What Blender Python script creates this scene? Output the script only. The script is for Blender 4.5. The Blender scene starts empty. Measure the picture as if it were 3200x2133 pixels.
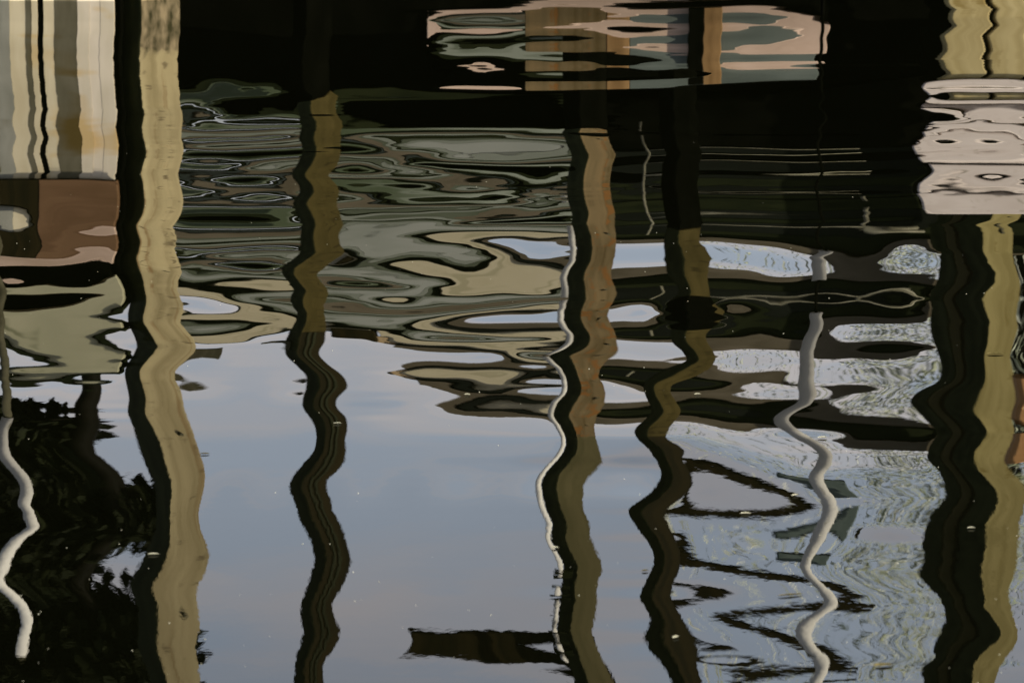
import bpy, bmesh, math, random
import numpy as np
from mathutils import Vector, Matrix
random.seed(7); rng = np.random.default_rng(7)
SC = bpy.context.scene; COL = SC.collection
R = math.radians

# ------------------------------------------------------------------ camera
cam = bpy.data.cameras.new("camera"); cam_o = bpy.data.objects.new("camera", cam); COL.objects.link(cam_o)
cam.lens = 120; cam.sensor_width = 36; cam.clip_start = 0.1; cam.clip_end = 5000
cam.dof.use_dof = True; cam.dof.focus_distance = 12.5; cam.dof.aperture_fstop = 7
cam_o.location = (0, 0, 2.5); cam_o.rotation_euler = (R(90 - 13), 0, 0)
SC.camera = cam_o

# ------------------------------------------------------------------ sky and sun
SUN_AZ, SUN_EL = R(118), R(38)          # azimuth clockwise from +Y
w = bpy.data.worlds.new("World"); SC.world = w; w.use_nodes = True
nt = w.node_tree; nt.nodes.clear(); N = nt.nodes.new; LK = nt.links.new
out = N('ShaderNodeOutputWorld'); bg = N('ShaderNodeBackground'); sky = N('ShaderNodeTexSky')
sky.sky_type = 'NISHITA'; sky.sun_disc = False; sky.sun_elevation = SUN_EL; sky.sun_rotation = SUN_AZ
sky.air_density = 1.0; sky.dust_density = 1.4; sky.ozone_density = 1.2
tc = N('ShaderNodeTexCoord'); mp = N('ShaderNodeMapping'); mp.inputs['Scale'].default_value = (3.0, 3.0, 22.0)
nz = N('ShaderNodeTexNoise'); nz.inputs['Scale'].default_value = 1.6; nz.inputs['Detail'].default_value = 5; nz.inputs['Distortion'].default_value = .4
cr = N('ShaderNodeValToRGB'); cr.color_ramp.elements[0].position = .40; cr.color_ramp.elements[1].position = .62
cr.color_ramp.elements[0].color = (4.3, 4.75, 5.35, 1); cr.color_ramp.elements[1].color = (5.9, 5.3, 4.95, 1)
# thin high cloud and haze: dense near the horizon, thinning towards the zenith
sp = N('ShaderNodeSeparateXYZ'); hz = N('ShaderNodeMapRange'); hz.interpolation_type = 'SMOOTHSTEP'
hz.inputs['From Min'].default_value = .15; hz.inputs['From Max'].default_value = .75; hz.inputs['To Min'].default_value = .82; hz.inputs['To Max'].default_value = .12
mx = N('ShaderNodeMix'); mx.data_type = 'RGBA'
LK(tc.outputs['Generated'], mp.inputs[0]); LK(mp.outputs[0], nz.inputs['Vector']); LK(nz.outputs['Fac'], cr.inputs[0])
LK(tc.outputs['Generated'], sp.inputs[0]); LK(sp.outputs['Z'], hz.inputs['Value']); LK(hz.outputs[0], mx.inputs['Factor'])
LK(sky.outputs[0], mx.inputs['A']); LK(cr.outputs[0], mx.inputs['B']); LK(mx.outputs['Result'], bg.inputs[0])
bg.inputs[1].default_value = 0.12; LK(bg.outputs[0], out.inputs[0])
sl = bpy.data.lights.new("sun", 'SUN'); sl.energy = 5.0; sl.angle = R(.5); sl.color = (1, .92, .74)
so = bpy.data.objects.new("sun", sl); COL.objects.link(so)
sdir = Vector((math.sin(SUN_AZ) * math.cos(SUN_EL), math.cos(SUN_AZ) * math.cos(SUN_EL), math.sin(SUN_EL)))
so.rotation_euler = sdir.to_track_quat('Z', 'Y').to_euler(); so.location = (20, -20, 30)
SC.view_settings.view_transform = 'Standard'; SC.view_settings.look = 'None'
SC.view_settings.exposure = 1.3; SC.view_settings.gamma = 1; SC.view_settings.use_curve_mapping = False

# ------------------------------------------------------------------ helpers
def link(o, parent=None):
    COL.objects.link(o)
    if parent: o.parent = parent
    return o
def thing(name, label, cat, loc=(0, 0, 0), rz=0, group=None):
    o = bpy.data.objects.new(name, None); link(o); o.location = loc; o.rotation_euler = (0, 0, rz)
    o['label'] = label; o['category'] = cat
    if group: o['group'] = group
    return o
def tag(o, label, cat, group=None):
    o['label'] = label; o['category'] = cat
    if group: o['group'] = group
    return o
def part(name, bm, mat, parent=None, loc=None, smooth=False):
    me = bpy.data.meshes.new(name); bm.to_mesh(me); bm.free()
    if smooth:
        for p in me.polygons: p.use_smooth = True
    me.materials.append(mat); o = bpy.data.objects.new(name, me); link(o, parent)
    if loc: o.location = loc
    return o
def box(x0, x1, y0, y1, z0, z1, bev=0, bm=None):
    b = bm or bmesh.new(); n0 = len(b.verts)
    r = bmesh.ops.create_cube(b, size=1)
    for v in r['verts']:
        v.co = Vector(((x0 + x1) / 2 + v.co.x * (x1 - x0), (y0 + y1) / 2 + v.co.y * (y1 - y0), (z0 + z1) / 2 + v.co.z * (z1 - z0)))
    if bev:
        es = list({e for v in r['verts'] for e in v.link_edges})
        bmesh.ops.bevel(b, geom=es, offset=bev, segments=1, affect='EDGES')
    return b
def tube(pts, rad, seg=12, bm=None, caps=True):
    b = bm or bmesh.new(); rings = []
    pts = [Vector(p) for p in pts]
    for i, p in enumerate(pts):
        d = (pts[min(i + 1, len(pts) - 1)] - pts[max(i - 1, 0)]).normalized()
        a = d.orthogonal().normalized() if i == 0 else (a - d * a.dot(d)).normalized()
        c = d.cross(a); rr = rad[i] if isinstance(rad, (list, tuple)) else rad
        rings.append([b.verts.new(p + (a * math.cos(t) + c * math.sin(t)) * rr) for t in [2 * math.pi * k / seg for k in range(seg)]])
    for i in range(len(rings) - 1):
        for k in range(seg): b.faces.new((rings[i][k], rings[i][(k + 1) % seg], rings[i + 1][(k + 1) % seg], rings[i + 1][k]))
    if caps: b.faces.new(rings[0][::-1]); b.faces.new(rings[-1])
    return b

ALB = .72
def mat(name, c1, c2=None, scale=(6, 6, 6), rough=.7, detail=5, lo=.35, hi=.65, spots=None, bump=0, spec=.04, c3=None, streak=None, wetz=None):
    c1, c2, c3 = [tuple(v * ALB for v in c) if c else c for c in (c1, c2, c3)]
    if spots: spots = (spots[0], tuple(v * ALB for v in spots[1]), *spots[2:])
    m = bpy.data.materials.new(name); m.use_nodes = True; t = m.node_tree; p = t.nodes['Principled BSDF']
    p.inputs['Roughness'].default_value = rough; p.inputs['Specular IOR Level'].default_value = spec
    if c2 is None: p.inputs['Base Color'].default_value = (*c1, 1); return m
    tc = t.nodes.new('ShaderNodeTexCoord'); mp = t.nodes.new('ShaderNodeMapping'); mp.inputs['Scale'].default_value = scale
    nz = t.nodes.new('ShaderNodeTexNoise'); nz.inputs['Scale'].default_value = 1; nz.inputs['Detail'].default_value = detail; nz.inputs['Distortion'].default_value = .3
    cr = t.nodes.new('ShaderNodeValToRGB'); cr.color_ramp.elements[0].position = lo; cr.color_ramp.elements[1].position = hi
    cr.color_ramp.elements[0].color = (*c1, 1); cr.color_ramp.elements[1].color = (*c2, 1)
    if c3:
        e = cr.color_ramp.elements.new((lo + hi) / 2); e.color = (*c3, 1)
    t.links.new(tc.outputs['Object'], mp.inputs[0]); t.links.new(mp.outputs[0], nz.inputs['Vector']); t.links.new(nz.outputs['Fac'], cr.inputs[0])
    col = cr.outputs[0]
    if spots:
        n2 = t.nodes.new('ShaderNodeTexNoise'); n2.inputs['Scale'].default_value = spots[0]; n2.inputs['Detail'].default_value = 3
        m2 = t.nodes.new('ShaderNodeMapping'); m2.inputs['Scale'].default_value = spots[2] if len(spots) > 2 else (1, 1, 1)
        c2r = t.nodes.new('ShaderNodeValToRGB'); c2r.color_ramp.elements[0].position = spots[3] if len(spots) > 3 else .62; c2r.color_ramp.elements[1].position = c2r.color_ramp.elements[0].position + .08
        mixn = t.nodes.new('ShaderNodeMix'); mixn.data_type = 'RGBA'; mixn.inputs['B'].default_value = (*spots[1], 1)
        t.links.new(tc.outputs['Object'], m2.inputs[0]); t.links.new(m2.outputs[0], n2.inputs['Vector']); t.links.new(n2.outputs['Fac'], c2r.inputs[0])
        t.links.new(c2r.outputs[0], mixn.inputs['Factor']); t.links.new(col, mixn.inputs['A']); col = mixn.outputs['Result']
    def overlay(col, scale, color, lo_, hi_):
        m3 = t.nodes.new('ShaderNodeMapping'); m3.inputs['Scale'].default_value = scale; m3.inputs['Location'].default_value = (3, 5, 7)
        n3 = t.nodes.new('ShaderNodeTexNoise'); n3.inputs['Scale'].default_value = 1; n3.inputs['Detail'].default_value = 3
        r3 = t.nodes.new('ShaderNodeMapRange'); r3.inputs['From Min'].default_value = lo_; r3.inputs['From Max'].default_value = hi_
        x3 = t.nodes.new('ShaderNodeMix'); x3.data_type = 'RGBA'; x3.inputs['B'].default_value = (*[v * ALB for v in color], 1)
        t.links.new(tc.outputs['Object'], m3.inputs[0]); t.links.new(m3.outputs[0], n3.inputs['Vector']); t.links.new(n3.outputs['Fac'], r3.inputs['Value'])
        t.links.new(r3.outputs[0], x3.inputs['Factor']); t.links.new(col, x3.inputs['A']); return x3.outputs['Result'], n3
    if streak: col, _ = overlay(col, streak[0], streak[1], streak[2], streak[2] + .1)
    if wetz:                                       # ragged algae band at the waterline
        sz = t.nodes.new('ShaderNodeSeparateXYZ'); t.links.new(tc.outputs['Object'], sz.inputs[0])
        n4 = t.nodes.new('ShaderNodeTexNoise'); n4.inputs['Scale'].default_value = 16; n4.inputs['Detail'].default_value = 4
        ad = t.nodes.new('ShaderNodeMath'); ad.operation = 'MULTIPLY_ADD'; ad.inputs[1].default_value = -.16; t.links.new(tc.outputs['Object'], n4.inputs['Vector'])
        t.links.new(n4.outputs['Fac'], ad.inputs[0]); t.links.new(sz.outputs['Z'], ad.inputs[2])
        r4 = t.nodes.new('ShaderNodeMapRange'); r4.inputs['From Min'].default_value = wetz - .10; r4.inputs['From Max'].default_value = wetz - .06; r4.inputs['To Min'].default_value = 1; r4.inputs['To Max'].default_value = 0
        x4 = t.nodes.new('ShaderNodeMix'); x4.data_type = 'RGBA'; t.links.new(ad.outputs[0], r4.inputs['Value']); t.links.new(r4.outputs[0], x4.inputs['Factor'])
        c5 = t.nodes.new('ShaderNodeValToRGB'); c5.color_ramp.elements[0].position = .35; c5.color_ramp.elements[1].position = .68
        c5.color_ramp.elements[0].color = (.03, .027, .011, 1); c5.color_ramp.elements[1].color = (.22, .17, .10, 1)
        n5 = t.nodes.new('ShaderNodeTexNoise'); n5.inputs['Scale'].default_value = 1; n5.inputs['Detail'].default_value = 3; m5 = t.nodes.new('ShaderNodeMapping'); m5.inputs['Scale'].default_value = (24, 24, 9)
        t.links.new(tc.outputs['Object'], m5.inputs[0]); t.links.new(m5.outputs[0], n5.inputs['Vector']); t.links.new(n5.outputs['Fac'], c5.inputs[0])
        t.links.new(col, x4.inputs['A']); t.links.new(c5.outputs[0], x4.inputs['B']); col = x4.outputs['Result']
    t.links.new(col, p.inputs['Base Color'])
    if bump:
        bn = t.nodes.new('ShaderNodeBump'); bn.inputs['Strength'].default_value = bump; bn.inputs['Distance'].default_value = .01
        t.links.new(nz.outputs['Fac'], bn.inputs['Height']); t.links.new(bn.outputs[0], p.inputs['Normal'])
    return m

WOODS = (14, 14, 1.2)
M = dict(
    post=mat('pale_timber', (.25, .20, .10), (.41, .34, .185), WOODS, lo=.3, hi=.7, spots=(3.0, (.15, .115, .06), (2.4, 2.4, 4.5), .61), bump=.3, c3=(.345, .28, .15), streak=((17, 17, .5), (.20, .125, .05), .60), wetz=.30),
    post_ochre=mat('ochre_timber', (.05, .038, .009), (.072, .054, .015), WOODS, spots=(3.0, (.035, .026, .006), (2, 2, 5), .6), bump=.3),
    post_rust=mat('rusty_timber', (.095, .066, .026), (.18, .125, .058), WOODS, spots=(2.5, (.18, .085, .024), (5, 5, 1.5), .56), bump=.3, c3=(.145, .105, .05)),
    post_olive=mat('olive_timber', (.09, .078, .032), (.125, .105, .047), WOODS, bump=.3),
    post_dark=mat('dark_timber', (.012, .010, .003), (.028, .020, .006), WOODS, bump=.3),
    grooved=mat('grey_olive_batten', (.02, .022, .009), (.034, .036, .017), WOODS),
    cleat_wood=mat('dull_olive_cleat', (.055, .05, .028), (.10, .09, .055), WOODS),
    post_yellow=mat('yellow_timber', (.21, .17, .062), (.285, .235, .095), WOODS, spots=(2.0, (.17, .13, .04), (3, 3, 2), .62), bump=.3),
    shade_face=mat('shade_face_olive', (.012, .015, .004), (.038, .042, .014), (9, 9, 2.5), rough=.9, spec=.1),  # dark colour painted for the posts' unlit left faces
    leg=mat('ochre_yellow_leg', (.42, .33, .15), (.54, .44, .22), WOODS, spots=(2.0, (.3, .22, .08), (3, 3, 2), .62), bump=.3),
    shade_black=mat('painted_shade_black', (.0012, .0013, .0008), (.003, .003, .002), (9, 9, 3), rough=1, spec=0),  # near-black colour carries the shade on the posts' lower lengths
    void=mat('shade_black_boards', (.0012, .0013, .0008), (.003, .003, .002), (3, 3, 3), rough=1, spec=0),  # near-black colour mostly standing in for deep shade under the boathouse
    white=mat('white_painted_wood', (.70, .60, .53), (.80, .70, .63), (2, 20, 20), spots=(4, (.42, .36, .29), (2, 4, 9), .63), bump=.15),
    pvc=mat('white_pipe', (.92, .87, .76), (.98, .94, .85), (8, 8, 1.5), rough=.4, spots=(2, (.45, .42, .33), (5, 5, 2), .66)),
    railpaint=mat('dull_cream_rail', (.14, .13, .08), (.26, .24, .17), (6, 6, 6)),
    pipe_dark=mat('dark_pipe', (.06, .055, .03), (.11, .10, .06), (8, 8, 3)),
    patina=mat('pipe_joint_grey', (.30, .27, .21), (.52, .40, .13), (8, 8, 14), lo=.4, hi=.6),
    cream=mat('cream_fascia_paint', (.55, .48, .31), (.64, .56, .385), (1.2, 8, 8), spots=(3, (.45, .40, .25), (.6, 2, 4), .6)),
    cream_weathered=mat('weathered_cream_paint', (.36, .35, .22), (.50, .46, .30), (1.5, 6, 9), lo=.3, hi=.7, spots=(3, (.2, .2, .11), (.8, 2, 5), .58)),
    tan=mat('tan_end_board', (.52, .37, .20), (.6, .45, .26), (5, 5, 5)),
    brown=mat('brown_eave_board', (.105, .087, .055), (.16, .133, .09), (2, 9, 9), c3=(.13, .108, .07)),
    greyboard=mat('grey_wall_paint', (.26, .275, .23), (.38, .385, .34), (.7, 5, 2.2), lo=.3, hi=.7, c3=(.33, .34, .295)),
    greyboard_mid=mat('mid_tone_wall_paint', (.20, .215, .17), (.27, .285, .235), (.7, 5, 2.2), lo=.3, hi=.7),
    greyboard_dark=mat('dark_tone_wall_paint', (.07, .082, .05), (.13, .145, .10), (.7, 5, 2.2), lo=.3, hi=.7),  # darkest step of the shading gradient put into the wall boards
    greengrey=mat('greenish_pane_paint', (.08, .10, .055), (.27, .29, .23), (.5, 4, 5), lo=.36, hi=.6),
    slate=mat('slate_blue_board', (.003, .004, .002), (.010, .012, .008), (.7, 5, 5), lo=.3, hi=.7),
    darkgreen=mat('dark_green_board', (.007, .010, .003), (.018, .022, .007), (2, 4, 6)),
    pink=mat('pinkish_pine', (.46, .33, .24), (.60, .44, .34), (2, 9, 9)),
    blue=mat('sky_gleam_blue', (.50, .54, .61), (.62, .66, .72), (3, 3, 3)),
    greyblue=mat('grey_blue_hull_paint', (.08, .095, .08), (.13, .15, .13), (1.2, 4, 6)),
    orange=mat('orange_timber', (.20, .115, .045), (.32, .19, .08), (12, 12, 2)),
    teal=mat('grey_teal_canvas', (.10, .135, .12), (.17, .21, .185), (5, 5, 5)),
    leafdark=mat('dark_leaf', (.006, .008, .002), (.016, .02, .005), (5, 5, 5), rough=.8, spec=.1),
    leafpale=mat('pale_willow_leaf', (.40, .45, .25), (.80, .81, .72), (2.0, 2.0, 2.0), rough=.6),
    bark=mat('dark_bark', (.004, .0035, .0015), (.010, .008, .004), (9, 9, 2)),
    orangecloth=mat('orange_tarp', (.5, .26, .1), (.58, .32, .14), (3, 3, 3)),
    redbrown=mat('red_brown_board', (.125, .07, .032), (.20, .115, .058), (1.0, 5, 9), c3=(.16, .09, .045)),
    seed=mat('pale_seed_husk', (.5, .48, .36), (.7, .68, .55), (40, 40, 40)),
    leafdry=mat('dry_floating_leaf', (.10, .085, .03), (.3, .24, .1), (30, 30, 30)),
    soil=mat('pond_soil', (.05, .04, .025), (.09, .075, .045), (1, 1, 1)),
    grass=mat('bank_grass', (.035, .06, .015), (.07, .10, .03), (3, 3, 3)),
)
def plankmat(name, c1, c2, top): return mat(name, c1, c2, (10, 10, 3.0), bump=.1, spots=(1.3, top, (1, 1, 2.5), .55))

# ------------------------------------------------------------------ water: a sheet of small real waves
# cubic spline tables of the wave slope (steps of 1/4000), row by row away from the camera, each row as the change from the row before
WX0, WX1, WY0, WY1, KY = -3.4, 3.4, 6.8, 20.2, .05
SLOPE_ACROSS = [
[0,0,0,1,0,1,0,1,0,1,0,1,1,1,1,2,1,2,1,1,1,2,1,2,1,1,0,1,-1,0,-1,0,-1,0,-1,0,-1,0,-1,1,0,0,0],
[-2,2,-3,1,-3,1,-3,1,-3,0,-3,0,-5,0,-5,-1,-5,-1,-5,0,-5,-1,-5,-1,-5,1,-3,2,-2,3,-2,3,-2,3,-2,3,-2,3,-2,2,-3,3,-2],
[0,0,1,0,1,0,1,1,2,2,2,2,3,3,3,3,3,3,3,3,3,3,3,3,3,1,1,0,0,-1,0,-1,0,-1,0,0,0,0,0,0,0,0,-1],
[0,0,0,0,-1,0,-1,-1,-2,-2,-2,-2,-3,-3,-3,-3,-3,-3,-3,-3,-3,-3,-4,-3,-3,-1,-2,0,0,1,0,2,0,1,0,0,0,0,0,0,0,0,0],
[0,1,0,1,1,1,1,1,1,2,2,3,3,3,3,4,3,4,3,4,3,4,4,4,2,2,1,1,-1,0,-1,-1,-1,0,-1,0,-1,1,-1,1,-1,1,-1],
[0,-1,-1,-1,-1,-1,-1,-1,-2,-1,-3,-3,-4,-3,-4,-4,-5,-4,-4,-3,-5,-4,-5,-3,-4,-1,-2,0,1,2,1,2,0,2,0,1,0,0,0,0,0,0,0],
[-1,1,1,1,1,1,1,2,2,2,2,4,4,5,4,5,5,5,3,3,4,7,5,5,4,3,1,1,-3,-1,-3,-1,-2,0,-1,1,-1,1,-1,1,-1,1,-1],
[0,-1,-1,-1,-1,-1,-2,-2,-2,-2,-3,-3,-5,-5,-6,-5,-7,-4,-4,-1,-5,-7,-8,-5,-7,-1,-3,1,2,4,1,3,1,2,-1,1,-1,1,-1,1,-1,1,-1],
[0,1,1,1,1,1,2,2,2,3,3,4,4,6,6,8,7,7,2,1,3,11,7,10,6,3,1,1,-7,-3,-4,-1,-4,0,-2,2,-2,2,-1,2,-1,2,-1],
[1,-1,-1,-1,-1,-1,-1,-2,-2,-3,-3,-4,-5,-6,-8,-9,-11,-7,-3,6,-6,-14,-13,-11,-12,1,-6,4,8,9,2,6,0,3,-1,1,-1,1,-2,1,-2,1,-2],
[1,0,2,0,2,0,2,1,3,2,4,4,6,7,8,11,14,11,-1,-11,1,26,8,20,9,2,3,2,-19,-5,-8,-1,-4,2,-3,3,-2,2,-1,2,-1,2,-1],
[1,-2,1,-2,0,-2,0,-3,-1,-4,-2,-7,-4,-8,-7,-11,-23,-13,-1,30,-5,-32,-11,-15,-18,13,-18,1,18,11,0,7,-2,4,-2,2,-2,1,-2,0,-2,-1,-2],
[2,-1,2,-1,3,-1,3,-1,4,-1,5,1,11,7,28,27,65,20,-22,-78,-10,109,28,81,25,-4,6,1,-83,-19,-29,-1,-7,3,-1,2,1,1,2,0,2,0,1],
[1,-3,1,-3,1,-3,1,-3,0,-5,-1,-6,-3,-9,-4,-15,-7,-8,14,-21,-6,54,-27,-6,-9,14,-13,-10,13,2,2,0,2,-3,2,-5,3,-6,3,-6,4,-6,4],
[2,-2,3,-2,3,-1,3,-1,3,1,4,3,4,9,4,17,-11,0,-2,0,4,-30,4,-20,4,40,-13,2,20,-3,18,-9,13,-8,12,-8,11,-7,11,-7,10,-8,9],
[3,-3,2,-3,2,-4,2,-4,2,-4,1,-5,-2,-10,-12,-15,-9,-2,6,-15,2,1,-9,-16,6,-2,17,-35,31,-22,19,-18,14,-19,13,-17,12,-17,12,-16,13,-16,13],
[4,-3,4,-3,4,-3,5,-3,6,-3,8,-4,11,-10,8,-39,-4,0,-2,20,11,-48,8,-32,31,-83,151,1,23,1,27,-12,24,-14,23,-16,22,-16,21,-17,20,-16,18],
[3,-4,3,-4,3,-4,2,-5,3,-5,4,-4,7,-2,11,-2,-7,1,-4,41,17,-27,6,-42,51,-8,-67,23,25,-45,1,-46,12,-35,20,-28,22,-26,20,-24,19,-24,21],
[3,-2,3,-2,4,-3,4,-2,4,-2,4,0,5,4,0,3,-8,1,1,22,2,-13,-7,-18,8,-23,-31,7,42,-103,17,-73,38,-38,41,-25,34,-21,28,-21,25,-20,25],
[2,-3,3,-3,2,-3,2,-4,2,-4,4,-3,6,-2,9,-6,3,6,4,9,8,10,-16,6,-17,-17,2,-3,79,-216,-11,-113,16,-53,24,-31,20,-24,16,-20,14,-18,18],
[3,-2,2,-2,2,-2,3,-2,3,-3,4,-2,9,0,13,-10,9,6,5,8,-22,-16,-8,-4,-11,-27,53,-14,8,29,22,3,17,1,13,1,9,1,6,1,5,0,3],
[1,-1,1,-1,1,-1,1,-2,1,-1,2,0,5,4,10,8,-2,5,-3,-8,-11,9,-13,34,-58,26,-22,26,-29,75,-26,47,-37,21,-32,13,-23,11,-17,10,-15,10,-14],
[-1,0,0,0,0,0,-1,1,0,1,0,1,0,2,-1,-2,2,3,-1,-14,1,3,7,17,-51,37,-32,39,-73,186,3,106,-19,57,-28,37,-26,30,-21,26,-19,23,-24],
[-1,1,-1,1,-1,1,-1,1,-2,2,-3,3,-6,1,-9,4,0,-2,0,-11,-1,-2,6,-2,-30,67,-29,12,-30,36,-36,51,-44,32,-42,24,-34,21,-28,20,-25,19,-24],
[-1,1,-2,1,-1,2,-1,3,-2,3,-4,0,-11,-4,-19,7,0,-3,3,-15,1,-12,15,-20,-8,13,72,14,-53,143,7,67,-7,36,-14,25,-15,21,-15,19,-14,19,-16],
[-1,1,0,1,-1,1,-1,2,-1,2,-3,-1,-11,-11,-19,-11,-2,-5,6,2,17,-27,24,-37,22,53,-22,-27,25,-102,-18,-38,-11,-11,-9,-1,-9,3,-10,5,-10,6,-7],
[-1,0,-1,0,0,1,0,1,1,-1,-3,-7,-12,-19,-22,-11,-3,-3,8,20,11,-6,5,-18,-2,-5,-13,-13,30,-57,12,-25,15,-5,10,1,4,4,1,5,-1,6,-1],
[0,0,1,0,1,0,2,0,1,-1,-2,-11,-14,-27,-18,-21,8,4,6,18,-1,30,-18,28,-25,-1,-32,-35,-8,29,7,5,-1,-3,-4,-2,-4,-1,-4,0,-4,1,-2],
[1,-1,0,0,0,-1,1,-1,1,-4,-4,-14,-18,-31,-26,2,6,12,2,14,-5,19,-8,32,-20,14,-71,-14,9,21,14,26,1,13,-3,7,-4,6,-3,6,-2,6,-3],
[0,0,1,-1,1,0,1,0,1,-1,0,-3,-2,-2,7,6,11,15,3,14,-3,7,2,9,1,-34,-26,4,-36,77,6,32,-3,11,-9,4,-7,2,-6,2,-5,2,-4],
[0,0,-1,0,0,0,0,-1,0,-1,1,2,8,12,14,5,13,4,4,8,-1,21,-10,32,-6,16,-70,-7,20,-22,6,6,1,7,-1,4,-2,3,-1,3,-1,3,-2],
[0,1,0,2,-1,1,-1,1,-1,1,0,2,4,4,10,4,20,1,8,4,-2,-1,4,-1,14,-62,57,3,-21,24,1,6,5,0,1,-2,-1,-2,-1,-2,0,-2,1],
[-2,2,-3,1,-2,2,-2,1,-3,1,-3,2,0,8,6,19,1,9,1,5,-9,4,-22,20,-11,52,-39,5,20,-21,24,0,11,-2,6,-3,5,-3,4,-3,4,-2,3],
[-3,3,-2,4,-3,3,-3,3,-3,3,-3,5,0,13,8,19,3,3,-2,-2,-13,-14,-15,1,-1,-19,60,-6,-23,17,10,3,12,-4,8,-7,5,-7,5,-6,4,-6,6],
[-4,4,-5,3,-5,3,-5,3,-5,2,-4,5,2,12,11,17,5,-19,2,-11,5,-36,3,-20,13,-20,46,-25,39,-30,23,-11,16,-9,10,-8,7,-6,6,-5,6,-4,7],
[-4,6,-4,6,-5,6,-6,5,-6,6,-3,9,5,18,18,13,10,-33,6,-15,0,-27,-1,-22,3,-1,36,-19,10,-9,39,-3,18,-5,8,-6,5,-6,4,-5,4,-5,4],
[-7,6,-7,6,-7,6,-8,6,-8,7,-5,16,3,26,5,32,-12,-11,-6,-5,7,-12,3,-15,3,-28,37,24,-7,17,-25,2,-7,1,0,1,1,0,1,-1,1,0,1],
[-7,9,-7,8,-8,8,-9,8,-9,12,-5,23,11,45,24,34,-15,-15,-6,-3,13,-6,11,-36,9,-13,24,-15,2,-9,-9,0,-4,2,-2,2,-2,1,-2,2,-2,1,-2],
[-8,7,-9,8,-9,7,-10,7,-10,10,-6,21,8,46,22,29,-14,-11,-5,-9,11,-3,9,-26,3,-8,18,21,-15,5,20,7,4,4,-2,4,-3,5,-4,4,-4,4,-4],
[-7,9,-7,8,-7,8,-7,9,-7,9,-6,6,-10,-6,-19,5,-5,-7,-12,-3,1,-12,2,-23,12,-9,19,-6,-3,-3,-29,-4,-20,4,-12,7,-8,7,-6,7,-7,6,-7],
[-8,5,-7,6,-8,7,-9,7,-10,8,-12,9,-15,-2,-9,7,-5,-4,-5,-13,-4,-24,-2,-31,25,-11,19,12,8,18,-63,-5,-38,6,-18,11,-10,10,-8,8,-7,7,-9],
[-5,6,-4,6,-4,6,-4,9,-5,12,-7,21,-11,47,-60,-8,4,-5,6,-59,-7,-6,-10,4,1,7,12,-2,6,18,-41,-4,-28,3,-13,6,-7,7,-5,6,-4,5,-6],
[-2,1,-3,1,-3,1,-3,0,-3,-3,-5,-17,-14,-53,11,-2,3,11,-21,38,-25,2,-20,23,-5,17,-22,50,3,6,12,4,1,0,-1,0,0,0,1,0,0,-1,0],
[1,1,1,1,2,1,3,-1,4,-2,6,-4,7,-3,5,-12,15,-15,1,2,-20,3,-18,45,8,24,-20,33,14,0,19,-2,15,-7,9,-7,7,-7,6,-7,6,-6,7],
[2,-2,0,-3,0,-4,0,-3,1,-2,4,3,13,10,13,-11,15,-3,-12,-8,-20,-3,-18,21,21,-6,-16,-17,17,-18,42,-6,27,-10,17,-13,12,-13,10,-11,11,-11,11],
[2,-1,3,-1,3,0,3,0,5,2,8,6,9,5,2,-7,11,-16,-2,-6,-6,-3,-4,19,18,-14,-2,-72,19,-17,25,-10,26,-12,20,-14,15,-14,14,-14,13,-12,14],
[2,-4,1,-4,1,-4,1,-3,1,-1,2,2,2,4,-16,-5,5,9,-4,-6,-4,9,-12,25,8,4,-16,-12,4,-28,31,-14,27,-14,18,-16,15,-15,13,-14,12,-13,14],
[3,-1,5,-1,4,-2,5,-2,6,-3,6,-6,5,-11,9,-4,2,3,2,7,-4,5,7,22,-9,4,-25,34,-7,-31,31,-7,25,-8,19,-9,14,-11,11,-11,11,-10,11],
[3,-5,2,-5,3,-5,3,-6,3,-9,2,-16,0,-24,12,-19,8,4,23,27,6,23,-9,29,-16,6,-9,13,-13,-18,-17,-16,6,-9,8,-9,7,-8,6,-7,6,-7,7],
[3,-2,4,-1,4,-1,5,-1,4,-3,0,-8,-8,-15,-15,-3,-5,4,14,34,21,34,14,16,-19,-1,10,27,-12,-42,35,-3,13,0,6,1,3,0,3,0,2,-1,1],
[1,-4,0,-4,1,-2,1,-2,-2,-4,-8,-10,-22,-17,-28,6,-16,37,-1,31,9,6,31,-18,-8,-7,28,-15,-36,17,-61,-5,-28,3,-12,6,-6,6,-6,4,-5,3,-6],
[2,-1,5,0,5,0,4,1,4,0,-1,-6,-11,-17,-24,6,-17,31,-7,44,20,77,-4,26,-33,-32,24,-14,-35,0,-55,2,-32,11,-15,13,-9,11,-7,9,-8,8,-9],
[3,-6,1,-6,2,-5,2,-5,1,-6,-2,-12,-11,-21,-15,5,-18,56,-3,-4,12,-22,50,-83,40,16,19,-4,-11,7,-20,1,-16,5,-11,7,-9,8,-8,8,-8,8,-9],
[5,-4,8,-3,7,-3,9,-1,9,0,4,-3,-6,-16,-26,9,-20,29,3,1,20,34,11,-17,14,0,-21,-9,-2,-9,14,5,1,5,-5,7,-6,8,-6,8,-7,7,-6],
[7,-9,5,-9,6,-10,7,-11,9,-12,12,-15,5,-12,6,-2,-12,28,-4,-5,6,13,19,-44,-11,-34,-29,-26,13,13,-4,7,-7,6,-8,6,-8,7,-8,7,-7,7,-8],
[8,-5,9,-6,10,-5,12,-6,16,-8,25,-11,47,-62,16,-7,-9,11,-2,-1,5,10,-4,-5,-58,-27,-38,-1,0,28,-26,5,-18,6,-12,8,-9,8,-8,8,-7,8,-7],
[6,-8,4,-8,4,-8,3,-9,0,-10,-8,-12,-30,30,5,-8,-4,7,3,-17,6,-2,6,-49,-44,-57,-62,-21,21,6,1,11,-9,8,-9,8,-8,8,-8,8,-8,8,-8],
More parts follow.
